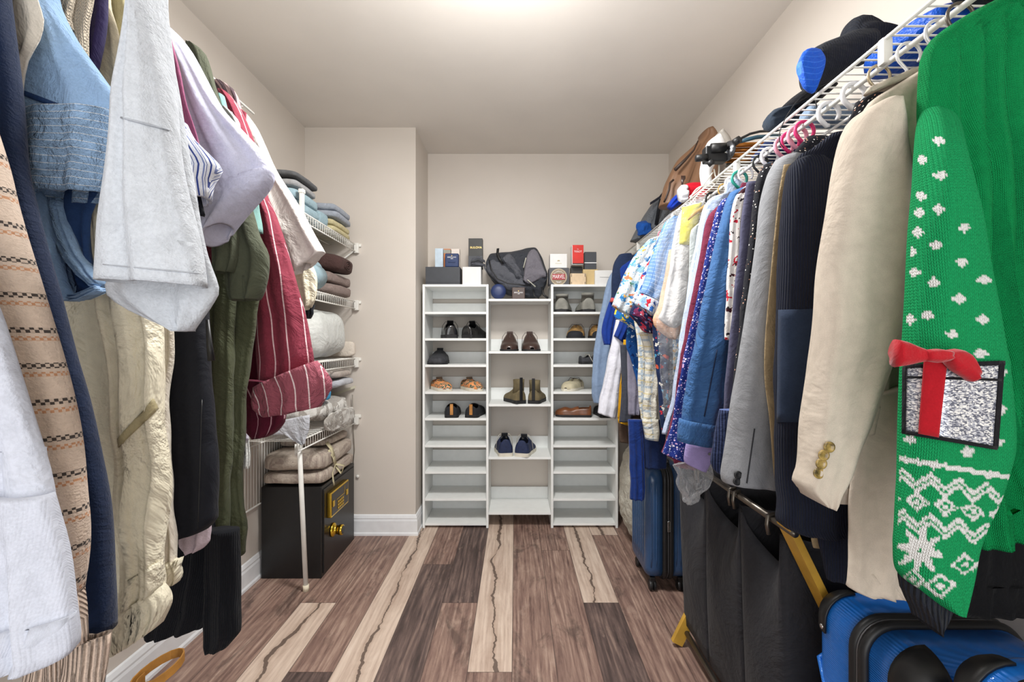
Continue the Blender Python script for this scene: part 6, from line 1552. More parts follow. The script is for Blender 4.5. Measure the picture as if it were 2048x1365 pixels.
MB().box(x0 - .0008, x1 + .0008, FY + .0392, FY + .10, zb + .040, zb + .045).build('stripe', T_wh, t, 'white stripe')
t = thing('watch_box', 'bright red box with white lettering tipped forward on the black box', 'box', (.37, FY + .08, TZ + .09))
x0 = (1144 - 1031) / F * FY; x1 = (1167 - 1031) / F * FY; zb = H + (687 - 530) / F * FY; zt_ = H + (687 - 490) / F * FY
MB().box(x0, x1, FY + .0, FY + .09, zb, zt_, .004).build('carton', B_white, t)
MB().box(x0 + .003, x1 - .0, FY - .0015, FY + .001, zb + .006, zt_ - .001, .0008).build('front_panel', B_red, t, 'bright red front')
MB().box(x0 + .003, x1 - .0, FY - .0016, FY + .001, zb + .004, zb + .010, .0005).build('base_line', M_black, t)
text('TISSOT', .0155, ((x0 + x1) / 2 + .001, FY - .002, zb + .082), FACE_CAM, T_wh, t)
text('T+', .010, ((x0 + x1) / 2 + .001, FY - .002, zb + .096), FACE_CAM, T_wh, t)
# middle shelf: cases under the backpack
MZ = zpx(598) + .0005
t = thing('round_case', 'round navy blue zip case under the backpack, at the left', 'case', ((996 - 1031) / F * FY, FY, MZ))
MB().lathe([(.020, -.0), (.034, .004), (.044, .012), (.048, .02), (.048, .03), (.044, .036)], ((996.5 - 1031) / F * FY, FY, MZ + .048), 'y', 36).xf(Matrix.Translation((0, 0, 0))).build('shell', simple('navy_shell', '#2b3a66', .45), t, smooth=True)
t, x0, x1, zb, zt_ = pbox('watch_box', 'small brown box with white lettering under the backpack', 1024, 1050, 575, 597, FY + .004, .03, B_brownb, z0=MZ, bev=.004)
text('BREITLING', .0115, ((x0 + x1) / 2, FY + .0035, zb + .040), FACE_CAM, T_wh, t); text('1884', .008, ((x0 + x1) / 2, FY + .0035, zb + .032), FACE_CAM, T_wh, t)
MB().box((x0 + x1) / 2 - .003, (x0 + x1) / 2 + .003, FY + .0028, FY + .0042, zb + .047, zb + .053, .001).build('emblem', T_gold, t)
# backpack
BPf = C('grey_nylon', '#5b5d64', wr=.5, wrs=22, rough=.6); BPd = C('dark_nylon', '#3a3d44', wr=.5, wrs=22, rough=.55); BPl = C('mid_grey_nylon', '#75727a', wr=.4, wrs=18, rough=.6)
t = thing('backpack', 'large grey backpack slumped on top of the middle shelf unit', 'backpack', ((1035 - 1031) / F * 2.95, 2.95, MZ))
piece('body', [('s', 972, 526, 974, 545), ('s', 979, 511, 981, 556), ('s', 990, 507, 993, 572), ('s', 1012, 505, 1014, 590), ('s', 1034, 502, 1036, 594), ('s', 1056, 497, 1058, 596), ('s', 1074, 499, 1074, 596), ('s', 1084, 520, 1083, 590), ('s', 1090, 538, 1088, 580), ('s', 1093, 548, 1092, 562)], 2.965, .075, BPd, t, N=60, fold=(.006, 2), crump=(.012, 16), hem=False, step=.008)
piece('side_panel', [('s', 1046, 560, 1052, 566), ('s', 1052, 520, 1058, 568), ('s', 1062, 500, 1066, 565), ('s', 1074, 503, 1076, 560), ('s', 1084, 528, 1085, 556), ('s', 1092, 546, 1092, 556)], 2.885, .022, BPl, t, 'paler grey side panel', N=40, fold=(.003, 2), crump=(.005, 20), hem=False)
piece('front_pocket', [('s', 972, 535, 975, 545), ('s', 984, 518, 990, 560), ('s', 1000, 522, 1008, 575), ('s', 1018, 540, 1024, 582), ('s', 1036, 556, 1040, 580), ('s', 1052, 570, 1052, 578)], 2.906, .022, BPf, t, 'grey zipped front pocket', N=40, fold=(.003, 2), crump=(.006, 20), hem=False)
piece('front_pocket', [('s', 1006, 516, 1008, 524), ('s', 1018, 508, 1022, 544), ('s', 1030, 520, 1036, 562), ('s', 1042, 540, 1046, 566)], 2.905, .024, BPf, t, 'second gathered pocket', N=40, crump=(.010, 24), hem=False)
def ribbon(pts, wd, mat, name, par, lab=None, nrm=(0, 0, 1), th=.003):
    m = MB(); A = []; nv_ = Vector(nrm) * wd / 2
    for p in pts: A.append((m.bm.verts.new(Vector(p) - nv_), m.bm.verts.new(Vector(p) + nv_)))
    for i in range(len(A) - 1): m.bm.faces.new((A[i][0], A[i][1], A[i + 1][1], A[i + 1][0]))
    o = m.build(name, mat, par, lab, smooth=True); md = o.modifiers.new('s', 'SOLIDIFY'); md.thickness = th; return o
ribbon([P(970, 524, 2.862), P(957, 515, 2.852), P(945, 519, 2.850), P(942, 526, 2.852), P(955, 528, 2.858), P(971, 531, 2.866)], .016, BPf, 'handle', t, 'loop handle')
ribbon([P(968, 530, 2.87), P(971, 541, 2.862), P(978, 552, 2.86), P(988, 563, 2.862)], .03, BPf, 'shoulder_strap', t, nrm=(-.5, 0, .6))
ribbon([P(996, 498, 2.90), P(995, 508, 2.885), P(999, 518, 2.88), P(1006, 528, 2.875)], .016, M_black, 'buckle_strap', t, 'black upright strap', nrm=(1, 0, .1), th=.005)
for a_, b_ in ((P(1052, 516, 2.872), P(1047, 536, 2.872)), (P(1055, 560, 2.868), P(1071, 574, 2.862))):
    MB().tube([a_, a_.lerp(b_, .5) + Vector((0, -.002, 0)), b_], [.004, .003, .0045], 8).build('zip_pull', simple('pale_cord', '#b9b9ac', .6), t, smooth=True)
MB().tube([P(978, 520, 2.865), P(983, 540, 2.857), P(995, 558, 2.852), P(1015, 567, 2.852), P(1040, 570, 2.855), P(1062, 572, 2.862)], .0035, 8).build('zip', M_black, t, 'dark zip line', smooth=True)
MB().tube([P(1066, 580, 2.87), P(1068, 592, 2.865), P(1078, 597, 2.86)], .005, 6).tube([P(1084, 575, 2.87), P(1087, 590, 2.865), P(1096, 597, 2.86)], .007, 6).build('strap_end', M_black, t, smooth=True)

# ---------------------------------------------------------------- things on the right shelf
SZr = RZ + .008
t = thing('brimmed_hat', 'black hat with a bright blue brim underside on the right shelf', 'hat', (.85, 1.2, SZr))
F_hat = C('black_hat_cotton', '#20232c', hook=hook_cord(.006, 1, .6, .002), wr=.4); F_hatblue = C('bright_blue_lining', '#1858cc', pat=pat_lines([('#3f7be0', .014, .0012, 0)], 0), wr=.5, rough=.6)
piece('brim', [('s', 1618, 104, 1622, 176), ('s', 1640, 92, 1636, 172), ('s', 1672, 80, 1668, 160), ('s', 1700, 68, 1704, 140), ('s', 1730, 66, 1735, 118)], 1.14, .045, F_hat, t, N=44, fold=(.002, 1), crump=(.003, 10), hem=False)
piece('crown', [('s', 1688, 78, 1700, 140), ('s', 1698, 44, 1712, 132), ('s', 1722, 41, 1735, 122), ('s', 1745, 60, 1752, 108), ('s', 1762, 76, 1764, 98)], 1.16, .05, F_hat, t, N=44, fold=(.006, 2), crump=(.008, 12), hem=False)
piece('brim_underside', [('s', 1597, 125, 1600, 150), ('s', 1606, 104, 1608, 176), ('s', 1622, 96, 1624, 188), ('s', 1640, 98, 1632, 178), ('s', 1648, 112, 1640, 150)], 1.098, .012, F_hatblue, t, 'bright blue lining with a pale patch', N=40, fold=(.001, 1), crump=(.003, 10), hem=False)
t = thing('baseball_cap', 'black cap lying flat against the shelf edge before the brimmed hat', 'cap', (.8, 1.45, SZr))
piece('crown', [('s', 1560, 218, 1580, 240), ('s', 1584, 196, 1610, 226), ('s', 1610, 180, 1640, 200), ('s', 1640, 172, 1660, 184)], 1.38, .05, C('black_cap_cotton', '#1b1c21', wr=.3), t, hem=False)
piece('visor', [('s', 1533, 236, 1538, 256), ('s', 1545, 222, 1556, 262), ('s', 1575, 214, 1590, 244), ('s', 1600, 206, 1612, 226)], 1.36, .03, C('slate_visor', '#2f3946', wr=.3), t, 'slate grey visor', hem=False)
def shelf_soft(label, cat, name, x0, x1, y0, y1, h, mat, crump=(.012, 12), z=SZr, e=(.5, .4)):
    t = thing(name, label, cat, ((x0 + x1) / 2, (y0 + y1) / 2, z))
    cushion('bundle', ((x0 + x1) / 2, (y0 + y1) / 2, z + h / 2 + .003), ((x1 - x0) / 2, (y1 - y0) / 2, h / 2), mat, t, e=e, crump=crump, nu=60, nv=30); return t
F_bluebag = C('glossy_blue_print', '#1554c0', pat=pat_spots([(22, .24, ['#f2f4f8', '#d5e2f4', '#c9a24a', '#1b2c50'], 1.4, .5)]), rough=.35, wr=.7)
shelf_soft('glossy blue printed bag seen through the wires of the right shelf', 'bag', 'printed_bag', .80, 1.02, .875, 1.075, .05, F_bluebag)
shelf_soft('folded dark trousers on the right shelf above the green jumper', 'trousers', 'folded_trousers', .80, 1.02, .60, .755, .05, C('dark_taupe', '#3a3433', wr=.5))
shelf_soft('dark navy folded garment nearer the blue printed bag', 'garment', 'folded_jacket', .80, 1.03, .77, .855, .09, C('ink_navy', '#1f2530', wr=.5), z=SZr + .006)
shelf_soft('pale blue plastic-wrapped clothes lying under the black cap', 'clothes', 'wrapped_clothes', .80, 1.02, 1.225, 1.32, .04, C('dusty_blue', '#7f93ab', wr=.6))
shelf_soft('navy folded blanket on the right shelf behind the pink hangers', 'blanket', 'folded_blanket', .80, 1.02, 1.44, 1.58, .04, C('deep_navy', '#1d2c55', wr=.5))
# walking poles / tripod
M_amber = simple('amber_tube', '#9a5f22', .25, .6, nz=.2)
t = thing('tripod', 'folded tripod with amber legs and black clamps on the right shelf', 'tripod', (.85, 1.7, SZr))
for k, (v0, v1, dy) in enumerate([(291, 286, 0), (301, 296, .015), (312, 305, .0), (323, 314, .02), (331, 322, .0)]):
    MB().tube([P(1452, v0, 1.70 + dy), P(1610, v1, 1.72 + dy)], .0085, 12).build('leg', M_amber if k != 4 else M_darkmetal, t, smooth=True)
MB().tube([P(1422, 297, 1.66), P(1450, 296, 1.66)], .018, 14).build('grip', M_black, t, smooth=True)
MB().tube([P(1392, 317, 1.66), P(1414, 315, 1.66)], [.012, .014], 12).build('grip', M_black, t, smooth=True)
MB().box(*sum(([min(a, b), max(a, b)] for a, b in zip(P(1412, 322, 1.66), P(1446, 300, 1.70))), []), .006, 3).build('clamp', M_black, t)
MB().tube([P(1418, 322, 1.655), P(1425, 330, 1.655)], .012, 10).build('knob', M_black, t, smooth=True)
MB().tube([P(1442, 296, 1.655), P(1462, 310, 1.665)], .008, 10).build('lever', M_chrome, t, smooth=True)
dsc = MB().lathe([(.001, 0), (.034, .004), (.036, .008), (.032, .012), (.012, .014)], (0, 0, 0), 'x', 28); dsc.xf(Matrix.Translation(P(1453, 302, 1.66)) @ Matrix.Rotation(.3, 4, 'Z')); dsc.build('ring', simple('smoked_chrome', '#56585c', .2, .8), t, smooth=True)
t = thing('garment_steamer', 'white hand steamer with grey plate standing on the right shelf', 'steamer', (.8, 1.8, SZr))
piece('body', [('s', 1416, 284, 1440, 268), ('s', 1408, 300, 1452, 284), ('s', 1404, 320, 1436, 318), ('s', 1400, 345, 1422, 345), ('s', 1404, 372, 1424, 372)], 1.80, .022, simple('white_gloss_plastic', '#eceef0', .3), t, N=32, fold=(0, 1), crump=(0, 1), hem=False)
piece('plate', [('s', 1434, 268, 1442, 262), ('s', 1442, 284, 1456, 276), ('s', 1452, 300, 1462, 292)], 1.80, .03, simple('warm_grey_plastic', '#8f8a82', .5), t, 'grey steam plate', N=24, fold=(0, 1), crump=(0, 1), hem=False)
# brown bag
L_bag = simple('saddle_leather', '#7b5a41', .5, nz=.12, nscale=6, bump=.15)
t = thing('leather_bag', 'brown leather bag leaning on the wall at the far end of the right shelf', 'bag', (.85, 2.1, SZr))
piece('body', [('s', 1402, 268, 1420, 264), ('s', 1398, 280, 1432, 276), ('s', 1378, 300, 1436, 298), (322, 1354, 1436), (345, 1340, 1434), (370, 1329, 1428), (398, 1322, 1420), (414, 1318, 1410)], 2.275, .07, L_bag, t, N=52, fold=(.010, 2), crump=(.008, 9), hem=False)
MB().tube([P(1396, 282, 2.195), P(1388, 300, 2.19), P(1370, 320, 2.19), P(1350, 340, 2.195)], [.003, .004, .007, .009], 8).build('strap', simple('dark_leather', '#33241c', .5), t, 'dark leather strap', smooth=True)
MB().tube([P(1347, 360, 2.195), P(1340, 366, 2.19), P(1338, 380, 2.185), P(1332, 396, 2.19), P(1328, 405, 2.20)], .005, 8).build('strap', simple('dark_leather_edge', '#33241c', .5), t, smooth=True)
ribbon([P(1366, 352, 2.195), P(1367, 372, 2.195)], .02, L_brown, 'buckle_tab', t, nrm=(1, 0, 0))
# red blue white cushion
t = thing('throw_blanket', 'red, white and blue fleece with a star, on the shelf before the brown bag', 'blanket', (.8, 1.95, SZr))
F_flagred = C('flag_red_fleece', '#c9182c', wr=.3); F_flagblue = C('flag_blue_fleece', '#1d3fb4', wr=.3); F_flagwhite = C('flag_white_fleece', '#e4e6ee', wr=.3)
piece('red_roll', [('s', 1366, 372, 1368, 402), ('s', 1376, 367, 1378, 404), ('s', 1396, 366, 1396, 404), ('s', 1412, 370, 1410, 395)], 2.05, .03, F_flagred, t, 'red part', hem=False)
piece('white_roll', [('s', 1356, 378, 1360, 402), ('s', 1362, 371, 1366, 405), ('s', 1370, 370, 1374, 402)], 2.035, .026, F_flagwhite, t, 'white part', hem=False)
piece('blue_roll', [('s', 1335, 412, 1345, 420), ('s', 1344, 398, 1356, 412), ('s', 1354, 388, 1366, 404), ('s', 1362, 380, 1364, 392)], 2.16, .024, F_flagblue, t, 'blue part', hem=False)
# grey backpack far
t = thing('backpack', 'grey backpack with a blue cloth tied on, far end of right shelf', 'backpack', (.8, 2.8, SZr))
piece('body', [('s', 1322, 392, 1336, 384), ('s', 1304, 408, 1338, 402), ('s', 1292, 426, 1340, 424), ('s', 1280, 446, 1338, 446), ('s', 1268, 466, 1334, 468), ('s', 1260, 482, 1330, 482)], 2.86, .10, C('steel_grey_nylon', '#6c7178', wr=.6, wrs=14, rough=.6), t, N=52, fold=(.010, 2), crump=(.014, 10), hem=False)
ribbon([P(1322, 398, 2.74), P(1316, 425, 2.73), P(1312, 450, 2.735)], .02, C('black_webbing', '#1c1e24'), 'strap', t, 'dark strap', nrm=(1, 0, 0))
ribbon([P(1300, 408, 2.74), P(1318, 396, 2.74), P(1326, 386, 2.745)], .016, C('dark_trim', '#2c2d36'), 'flap_edge', t, nrm=(0, 0, 1))
cushion('blue_cloth', P(1288, 458, 2.72), (.042, .03, .045), C('cobalt_cloth', '#1f55a8', wr=.8), t, 'crumpled blue cloth', e=(.7, .7), crump=(.02, 26))
# cables and cords
t = thing('black_cable', 'black power cable looping over the right shelf beside the tripod', 'cable', (.85, 1.6, SZr))
MB().tube([P(1470, 288, 1.62), P(1484, 276, 1.62), P(1500, 268, 1.62), P(1520, 263, 1.62), P(1545, 262, 1.63)], .0045, 8).tube([P(1468, 286, 1.62), P(1480, 278, 1.615)], .013, 8).build('cable', M_black, t, smooth=True)
t = thing('teal_cable', 'teal and black coiled cable on the right shelf above the amber legs', 'cable', (.85, 1.62, SZr))
MB().tube([P(1480, 284, 1.66), P(1510, 276, 1.66), P(1540, 272, 1.66), P(1570, 276, 1.67)], .006, 8).tube([P(1485, 280, 1.665), P(1515, 273, 1.665), P(1560, 270, 1.67)], .005, 8).build('cable', simple('petrol_rubber', '#20485a', .5), t, smooth=True)
t = thing('tangled_string', 'loose white cords tangled over the rail above the plastic cover', 'cord', (.72, 1.75, 1.74))
M_cord = simple('white_cord', '#e3e0d4', .7)
for pts in ([(1438, 330), (1437, 350), (1430, 362), (1415, 372), (1400, 385), (1385, 402), (1370, 418)], [(1428, 338), (1432, 355), (1440, 348), (1436, 362), (1420, 378), (1402, 392)], [(1426, 345), (1410, 366), (1392, 384), (1376, 396)], [(1440, 352), (1426, 366), (1400, 374), (1388, 384), (1378, 402)]):
    MB().tube([P(a_, b_, 1.70) for a_, b_ in catmull([tuple(map(float, p)) for p in pts], [i * .34 for i in range(int((len(pts) - 1) / .34) + 1)])], .0026, 6).build('strand', M_cord, t, smooth=True)
t = thing('earphone_cord', 'thin black cord dangling in front of the pink hangers', 'cord', (.73, 1.2, 1.75))
MB().tube([P(a_, b_, 1.14) for a_, b_ in catmull([(1655., 166.), (1636., 176.), (1631., 196.), (1636., 222.), (1650., 250.)], [i * .25 for i in range(17)])], .0012, 6).build('strand', M_black, t, smooth=True)
MB().tube([P(a_, b_, 1.14) for a_, b_ in catmull([(1636., 172.), (1600., 196.), (1575., 230.), (1560., 262.), (1560., 285.), (1568., 296.)], [i * .25 for i in range(21)])], .0012, 6).build('strand', M_black, t, smooth=True)

# ---------------------------------------------------------------- laundry sorter
B_bag = C('black_polyester', '#2b2b2f', wr=.5, wrs=5, rough=.75); B_in = C('black_lining', '#0b0b0d', wr=.3)
M_yel = simple('yellow_pine', '#c99d3c', .45, nz=.12, nscale=14)
HX0, HX1, HY0, HY1, HZ = .615, .965, 1.035, 1.775, .725
t = thing('laundry_sorter', 'black three-bag laundry sorter on yellow crossed wooden legs', 'laundry hamper', (.79, 1.45, 0))
def beam(a, b_, w_, th, nm, mat):
    a = Vector(a); b_ = Vector(b_); d = (b_ - a).normalized(); s_ = Vector((0, 1, 0)) * th / 2; n_ = d.cross(Vector((0, 1, 0))).normalized() * w_ / 2
    m = MB(); A = [m.bm.verts.new(a + i * s_ + j * n_) for i, j in ((1, 1), (1, -1), (-1, -1), (-1, 1))]; B = [m.bm.verts.new(b_ + i * s_ + j * n_) for i, j in ((1, 1), (1, -1), (-1, -1), (-1, 1))]
    m.bm.faces.new(A); m.bm.faces.new(B[::-1])
    for k in range(4): m.bm.faces.new((A[k], B[k], B[(k + 1) % 4], A[(k + 1) % 4]))
    return m.build(nm, mat, t)
for y in (HY0, HY1):
    beam((HX0, y, HZ + .01), (HX1, y, .02), .016, .050, 'leg', M_yel)
    beam((HX1, y + (.052 if y == HY0 else -.052), HZ + .01), (HX0 - .005, y + (.052 if y == HY0 else -.052), .012), .040, .020, 'leg', M_yel)
for x, z in ((HX0 + .003, HZ), (HX1 - .003, HZ)): MB().tube([(x, HY0 - .03, z), (x, HY1 + .01, z)], .0085, 12).build('top_rail', M_darkmetal, t, smooth=True)
for x in (HX0 + .03, HX1 - .03): MB().tube([(x, HY0 - .3 + .3, .055), (x, HY1, .055)], .0095, 12).build('bottom_rail', M_darkmetal, t, smooth=True)
by = [(HY0 + .045, 1.265), (1.275, 1.505), (1.515, HY1 - .045)]
for k, (a_, b_) in enumerate(by):
    # open bag: front wall dips between the hanging loops
    m = MB(); Nn = 14; rings = []
    per = []
    for i in range(Nn): per.append(('f', i / Nn))
    for i in range(Nn): per.append(('r', i / Nn))
    for i in range(Nn): per.append(('b', i / Nn))
    for i in range(Nn): per.append(('l', i / Nn))
    zs_ = [1.0, .93, .8, .65, .5, .35, .2, .08, 0]
    for zi, zf in enumerate(zs_):
        ring = []
        for sd, q in per:
            if sd == 'f': x, y = HX0 + .012, a_ + (b_ - a_) * q; dip = .11 * math.sin(PI * q) ** .6; bul = -.02 * math.sin(PI * q)
            elif sd == 'r': x, y = HX0 + .012 + (HX1 - HX0 - .024) * q, b_; dip = .02 * math.sin(PI * q); bul = 0
            elif sd == 'b': x, y = HX1 - .012, b_ - (b_ - a_) * q; dip = .06 * math.sin(PI * q); bul = 0
            else: x, y = HX1 - .012 - (HX1 - HX0 - .024) * q, a_; dip = .03 * math.sin(PI * q); bul = 0
            zz = .085 + (HZ - .03 - .085 - dip) * zf
            cxm = (HX0 + HX1) / 2
            x2 = cxm + (x - cxm) * (1 - .10 * (1 - zf)) + bul * (1 - abs(2 * zf - 1)) + (.05 * math.sin(PI * q) * zf ** 6 if sd == 'f' else 0)
            nv_ = noise.noise_vector(Vector((x2 * 6, y * 6, zz * 3))) * .008
            ring.append(m.bm.verts.new((x2 + nv_.x, y, zz)))
        rings.append(ring)
    n_ = len(per)
    for A, B in zip(rings, rings[1:]):
        for j in range(n_): m.bm.faces.new((A[j], A[(j + 1) % n_], B[(j + 1) % n_], B[j]))
    m.bm.faces.new(rings[-1])
    o = m.build('bag', B_bag, t, 'black fabric bag with a sagging open top', smooth=True); md = o.modifiers.new('s', 'SOLIDIFY'); md.thickness = .003; md.offset = 0
    for yy_ in (a_ + .008, b_ - .008):
        MB().tube([(HX0 + .006, yy_, HZ + .014), (HX0 - .012, yy_, HZ + .010), (HX0 - .014, yy_, HZ - .012), (HX0 - .010, yy_, HZ - .035)], .0050, 8).build('hook', M_darkmetal, t, smooth=True)
# bag panel pulled flat at the far end
# ---------------------------------------------------------------- suitcases
M_dblue = simple('dark_blue_shell', '#2c4c74', .35, nz=.06, Coat_Weight=.2)
def blue_mat():
    b = NB('bright_blue_shell'); v = b.obj()
    xyz = b.n('ShaderNodeSeparateXYZ', {0: v})
    h = b.math('SINE', b.math('MULTIPLY', b.math('ADD', xyz.outputs[2], b.math('MULTIPLY', xyz.outputs[1], .12)), 2 * PI / .0042))
    return b.done(lin('#1f78dc'), .32, .15, b.bump(h, .5, .001), Coat_Weight=.3)
M_bblue = blue_mat()
def suitcase(label, x0, x1, y0, y1, z0, z1, mat, xs, ribs='v', group=None, wheels=True, guards=False, bev=.035, handle=True):
    t = thing('suitcase', label, 'suitcase', ((x0 + x1) / 2, (y0 + y1) / 2, 0), group)
    a_, b_ = xs
    def shell(xa, xb, inner):
        m = MB().box(xa, xb, y0, y1, z0, z1, bev, 5)
        return m
    def halfshell(xa, xb, side):
        """rounded box open towards the zip"""
        m = MB(); n = 6; rr = min(bev, (xb - xa) * .8)
        prof = [(0, 0)] 
        rings = []
        for q in range(7):
            a = PI / 2 * q / 6; off = rr * (1 - math.cos(a)); xx = rr * (1 - math.sin(a))
            rings.append((xx, off))
        rings = rings[::-1]  # from deep (flat outer face edge) outwards?
        R_ = []
        ang = 8
        def outline(inset, x):
            pts = []
            r2 = max(.004, .055 - inset)
            for cy_, cz_, a0_ in ((y1 - .055, z1 - .055, 0), (y0 + .055, z1 - .055, 90), (y0 + .055, z0 + .055, 180), (y1 - .055, z0 + .055, 270)):
                for k in range(ang + 1):
                    a = R(a0_ + 90 * k / ang); pts.append((x, cy_ + r2 * math.cos(a), cz_ + r2 * math.sin(a)))
            return pts
        xs_ = []
        for q in range(7):
            a = PI / 2 * q / 6
            xs_.append((rr * (1 - math.sin(a)), rr * (1 - math.cos(a))))
        # xs_[0]: x=rr inset 0 ; xs_[6]: x=0, inset rr
        seq = [((xb - xa), 0)] + xs_
        for xo, ins in seq:
            xx = xa + xo if side < 0 else xb - xo
            R_.append([m.bm.verts.new(p) for p in outline(ins, xx)])
        for A, B in zip(R_, R_[1:]):
            n_ = len(A)
            for k in range(n_): m.bm.faces.new((A[k], A[(k + 1) % n_], B[(k + 1) % n_], B[k]))
        m.bm.faces.new(R_[-1]); m.bm.faces.new(R_[0][::-1])
        return m
    h1 = halfshell(x0, a_, -1).build('shell', mat, t, 'left shell half', smooth='x' and True)
    h2 = halfshell(b_, x1, 1).build('shell', mat, t, 'right shell half', smooth=True)
    for h in (h1, h2):
        for p_ in h.data.polygons:
            if len(p_.vertices) > 4: p_.use_smooth = False
    def ringtube(x, r_, ins, nm, mt):
        pts = []
        for cy_, cz_, a0_ in ((y1 - .055, z1 - .055, 0), (y0 + .055, z1 - .055, 90), (y0 + .055, z0 + .055, 180), (y1 - .055, z0 + .055, 270)):
            for k in range(9):
                a = R(a0_ + 90 * k / 8); pts.append((x, cy_ + (.055 - ins) * math.cos(a), cz_ + (.055 - ins) * math.sin(a)))
        return MB().tube(pts, r_, 8, closed=True).build(nm, mt, t, smooth=True)
    w_ = (b_ - a_)
    ringtube(a_ + w_ * .22, w_ * .24, -.001, 'trim', M_black); ringtube(b_ - w_ * .22, w_ * .24, -.001, 'trim', M_black)
    ringtube((a_ + b_) / 2, w_ * .16, .003, 'zip', M_darkmetal if False else M_black)
    ringtube((a_ + b_) / 2, .0018, -w_ * .12 + .0, 'zip_teeth', simple('zip_metal', '#6d6d70', .4, .5))
    MB().box((a_ + b_) / 2 - .006, (a_ + b_) / 2 + .006, y0 - w_ * .2 - .004, y0 - .002, (z0 + z1) / 2 - .025, (z0 + z1) / 2 + .025, .003).build('zip_puller', M_chrome, t)
    # ribs pressed into the narrow front and aisle faces
    m = MB()
    if ribs == 'v':
        for q in range(3):
            xx = x0 + .022 + q * .024
            if xx < a_ - .008: m.tube([(xx, y0 + .004, z0 + .06), (xx, y0 + .0015, z0 + .1), (xx, y0 + .0015, z1 - .1), (xx, y0 + .004, z1 - .06)], .004, 8)
        for q in range(3):
            xx = b_ + .014 + q * .02
            if xx < x1 - .02: m.tube([(xx, y0 + .004, z0 + .06), (xx, y0 + .0015, z0 + .1), (xx, y0 + .0015, z1 - .1), (xx, y0 + .004, z1 - .06)], .004, 8)
        for q in range(6):
            yy_ = y0 + .06 + q * (y1 - y0 - .12) / 5
            m.tube([(x0 + .003, yy_, z0 + .06), (x0, yy_, z0 + .1), (x0, yy_, z1 - .1), (x0 + .003, yy_, z1 - .06)], .004, 8)
    else:
        for q in range(4):
            zz = z0 + .12 + q * .10
            m.tube([(x0 + .004, y0 + .07, zz + .02), (x0 + .012, y0 + .012, zz - .01), (x0 + .05, y0 + .001, zz - .05), (a_ - .004, y0 + .001, zz - .075)], .0055, 8)
            m.tube([(b_ + .004, y0 + .001, zz + .05), (b_ + .05, y0 + .001, zz), (x1 - .035, y0 + .002, zz - .05)], .0055, 8)
    m.build('rib', mat, t, smooth=True)
    if wheels:
        for xx in (x0 + .035, x1 - .035):
            for yy_ in (y0 + .035, y1 - .035):
                MB().lathe([(.008, -.016), (.022, -.015), (.024, -.010), (.024, -.004), (.01, -.002), (.01, .002), (.024, .004), (.024, .010), (.022, .015), (.008, .016)], (xx, yy_, .0245), 'x', 20).box(xx - .012, xx + .012, yy_ - .012, yy_ + .012, .03, z0 + .004, .003).build('wheel', M_black, t, smooth=False)
    if guards:
        for xx0, xx1 in ((x0 - .003, x0 + .055),):
            pass
    # carry handle on top
    if handle: MB().tube([((a_ + b_) / 2 + .03, (y0 + y1) / 2 - .06, z1), ((a_ + b_) / 2 + .03, (y0 + y1) / 2 - .05, z1 + .018), ((a_ + b_) / 2 + .03, (y0 + y1) / 2 + .05, z1 + .018), ((a_ + b_) / 2 + .03, (y0 + y1) / 2 + .06, z1)], .007, 8).build('carry_handle', M_black, t, smooth=True)
    return t
def case_guards(t, x0, x1, y0, y1, z1):
    for side in (-1, 1):
        for ye, s in ((y0, -1), (y1, 1)):
            m = MB(); rr = .055; G = []
            for i in range(9):                       # around the corner in the yz plane, from the side face over to the top
                a = PI / 2 * (i - 1.2) / 6.6; ring = []
                for j in range(9):
                    b_ = PI / 2 * j / 8              # from the broad face outwards
                    ins = rr * (1 - math.sin(b_)); r2 = .055 - ins * .98 + .004
                    cy_, cz_ = ye - s * .055, z1 - .055
                    aa = min(max(a, 0), PI / 2); ex = (a - aa) * .12
                    x = (x0 if side < 0 else x1) - side * (rr * (1 - math.cos(b_)) - .003) if False else (x0 - .003 + rr * (1 - math.cos(b_)) * 1.05 if side < 0 else x1 + .003 - rr * (1 - math.cos(b_)) * 1.05)
                    y = cy_ + s * r2 * math.cos(aa); z = cz_ + r2 * math.sin(aa)
                    if a < 0: z += ex * .5 / .12 * .16
                    if a > PI / 2: y -= s * (a - PI / 2) * .08
                    ring.append(m.bm.verts.new((x, y, z)))
                G.append(ring)
            for A, B in zip(G, G[1:]):
                for k in range(8): m.bm.faces.new((A[k], A[k + 1], B[k + 1], B[k]))
            o = m.build('corner_guard', M_black, t, 'black rubber corner guard', smooth=True); md = o.modifiers.new('s', 'SOLIDIFY'); md.thickness = .004; md.offset = 0
            if s < 0:
                xx = x0 + .045 if side < 0 else x1 - .045
                MB().lathe([(.0055, 0), (.005, -.003), (.002, -.0035)], (xx, y0 - .004, z1 - .068), 'y', 14).build('rivet', M_chrome, t, 'chrome rivet', smooth=True)
t = suitcase('dark blue hard-shell suitcase standing between pouf and laundry sorter', .600, .800, 2.08, 2.375, .06, .565, M_dblue, (.672, .722))
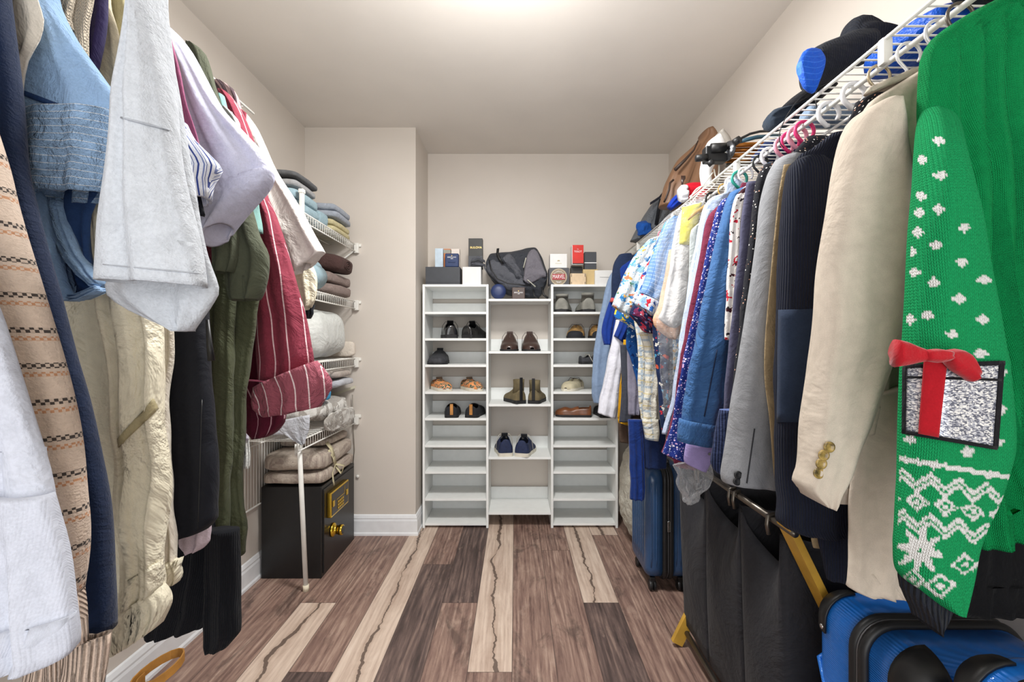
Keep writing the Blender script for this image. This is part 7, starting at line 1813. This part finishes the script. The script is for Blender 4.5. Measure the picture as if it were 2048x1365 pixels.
MB().tube([(.772, 2.076, .50), (.770, 2.074, .40), (.776, 2.074, .26), (.790, 2.08, .18)], .010, 8).build('trim_band', M_black, t, 'black curved band', smooth=True)
t = suitcase('bright blue suitcase standing upright under the tan blazer', .661, .931, .725, 1.015, .05, .618, M_bblue, (.785, .826), ribs='d', group=None, bev=.055, handle=False)
case_guards(t, .661, .931, .725, 1.015, .618)
t.location.y -= .0
t.rotation_euler = (0, 0, -PI / 2)
def case_guard(t, secs):
    sh_ = [c for c in t.children if c.name.startswith('shell')][0]
    _bvh.pop(sh_.name, None)
    strip('corner_guard', secs, sh_, M_black, t, off=.004, thick=.005, nu=8, label='black rubber corner guard')
def guard(cx_, cy_, cz_, sx_, t):
    pts = [Vector((cx_, cy_ - .004, cz_ - .10)), Vector((cx_, cy_ - .006, cz_ - .055)), Vector((cx_ + .012 * sx_, cy_ - .002, cz_ - .02)), Vector((cx_ + .03 * sx_, cy_ + .012, cz_ - .001)), Vector((cx_ + .05 * sx_, cy_ + .035, cz_ + .003)), Vector((cx_ + .06 * sx_, cy_ + .08, cz_ + .003))]
    m = MB()
    m.tube(pts, [.012, .017, .020, .020, .018, .010], 10)
    return m.build('corner_guard', M_black, t, 'black rubber corner guard', smooth=True)
t = suitcase('second bright blue suitcase in the lower right corner, closest to the camera', .668, .868, .475, .717, .05, .690, M_bblue, (.750, .790), ribs='d', bev=.05, handle=False)
case_guards(t, .668, .868, .475, .717, .690)
t.rotation_euler = (0, 0, -PI / 2)
# pouf
F_pouf = C('ivory_sherpa', '#cbc8bb', wr=.6, wrs=20)
def quilt(p):
    r_ = 1 + .0 * p.x
    return p
t = thing('pouf', 'large ivory quilted pouf between the right shoe rack and the dark blue suitcase', 'pouf', (.82, 2.72, 0))
def qfn(p):
    a = math.atan2(p.y, p.x); k = math.sin(a * 9 + (1 if int((p.z + 1) / .055) % 2 else 0) * PI) * math.sin((p.z) * PI / .055)
    return p * (1 + .022 * k)
cushion('cover', (.80, 2.595, .305), (.200, .190, .300), F_pouf, t, e=(.75, .85), nu=160, nv=90, crump=(.008, 14), fn=qfn)
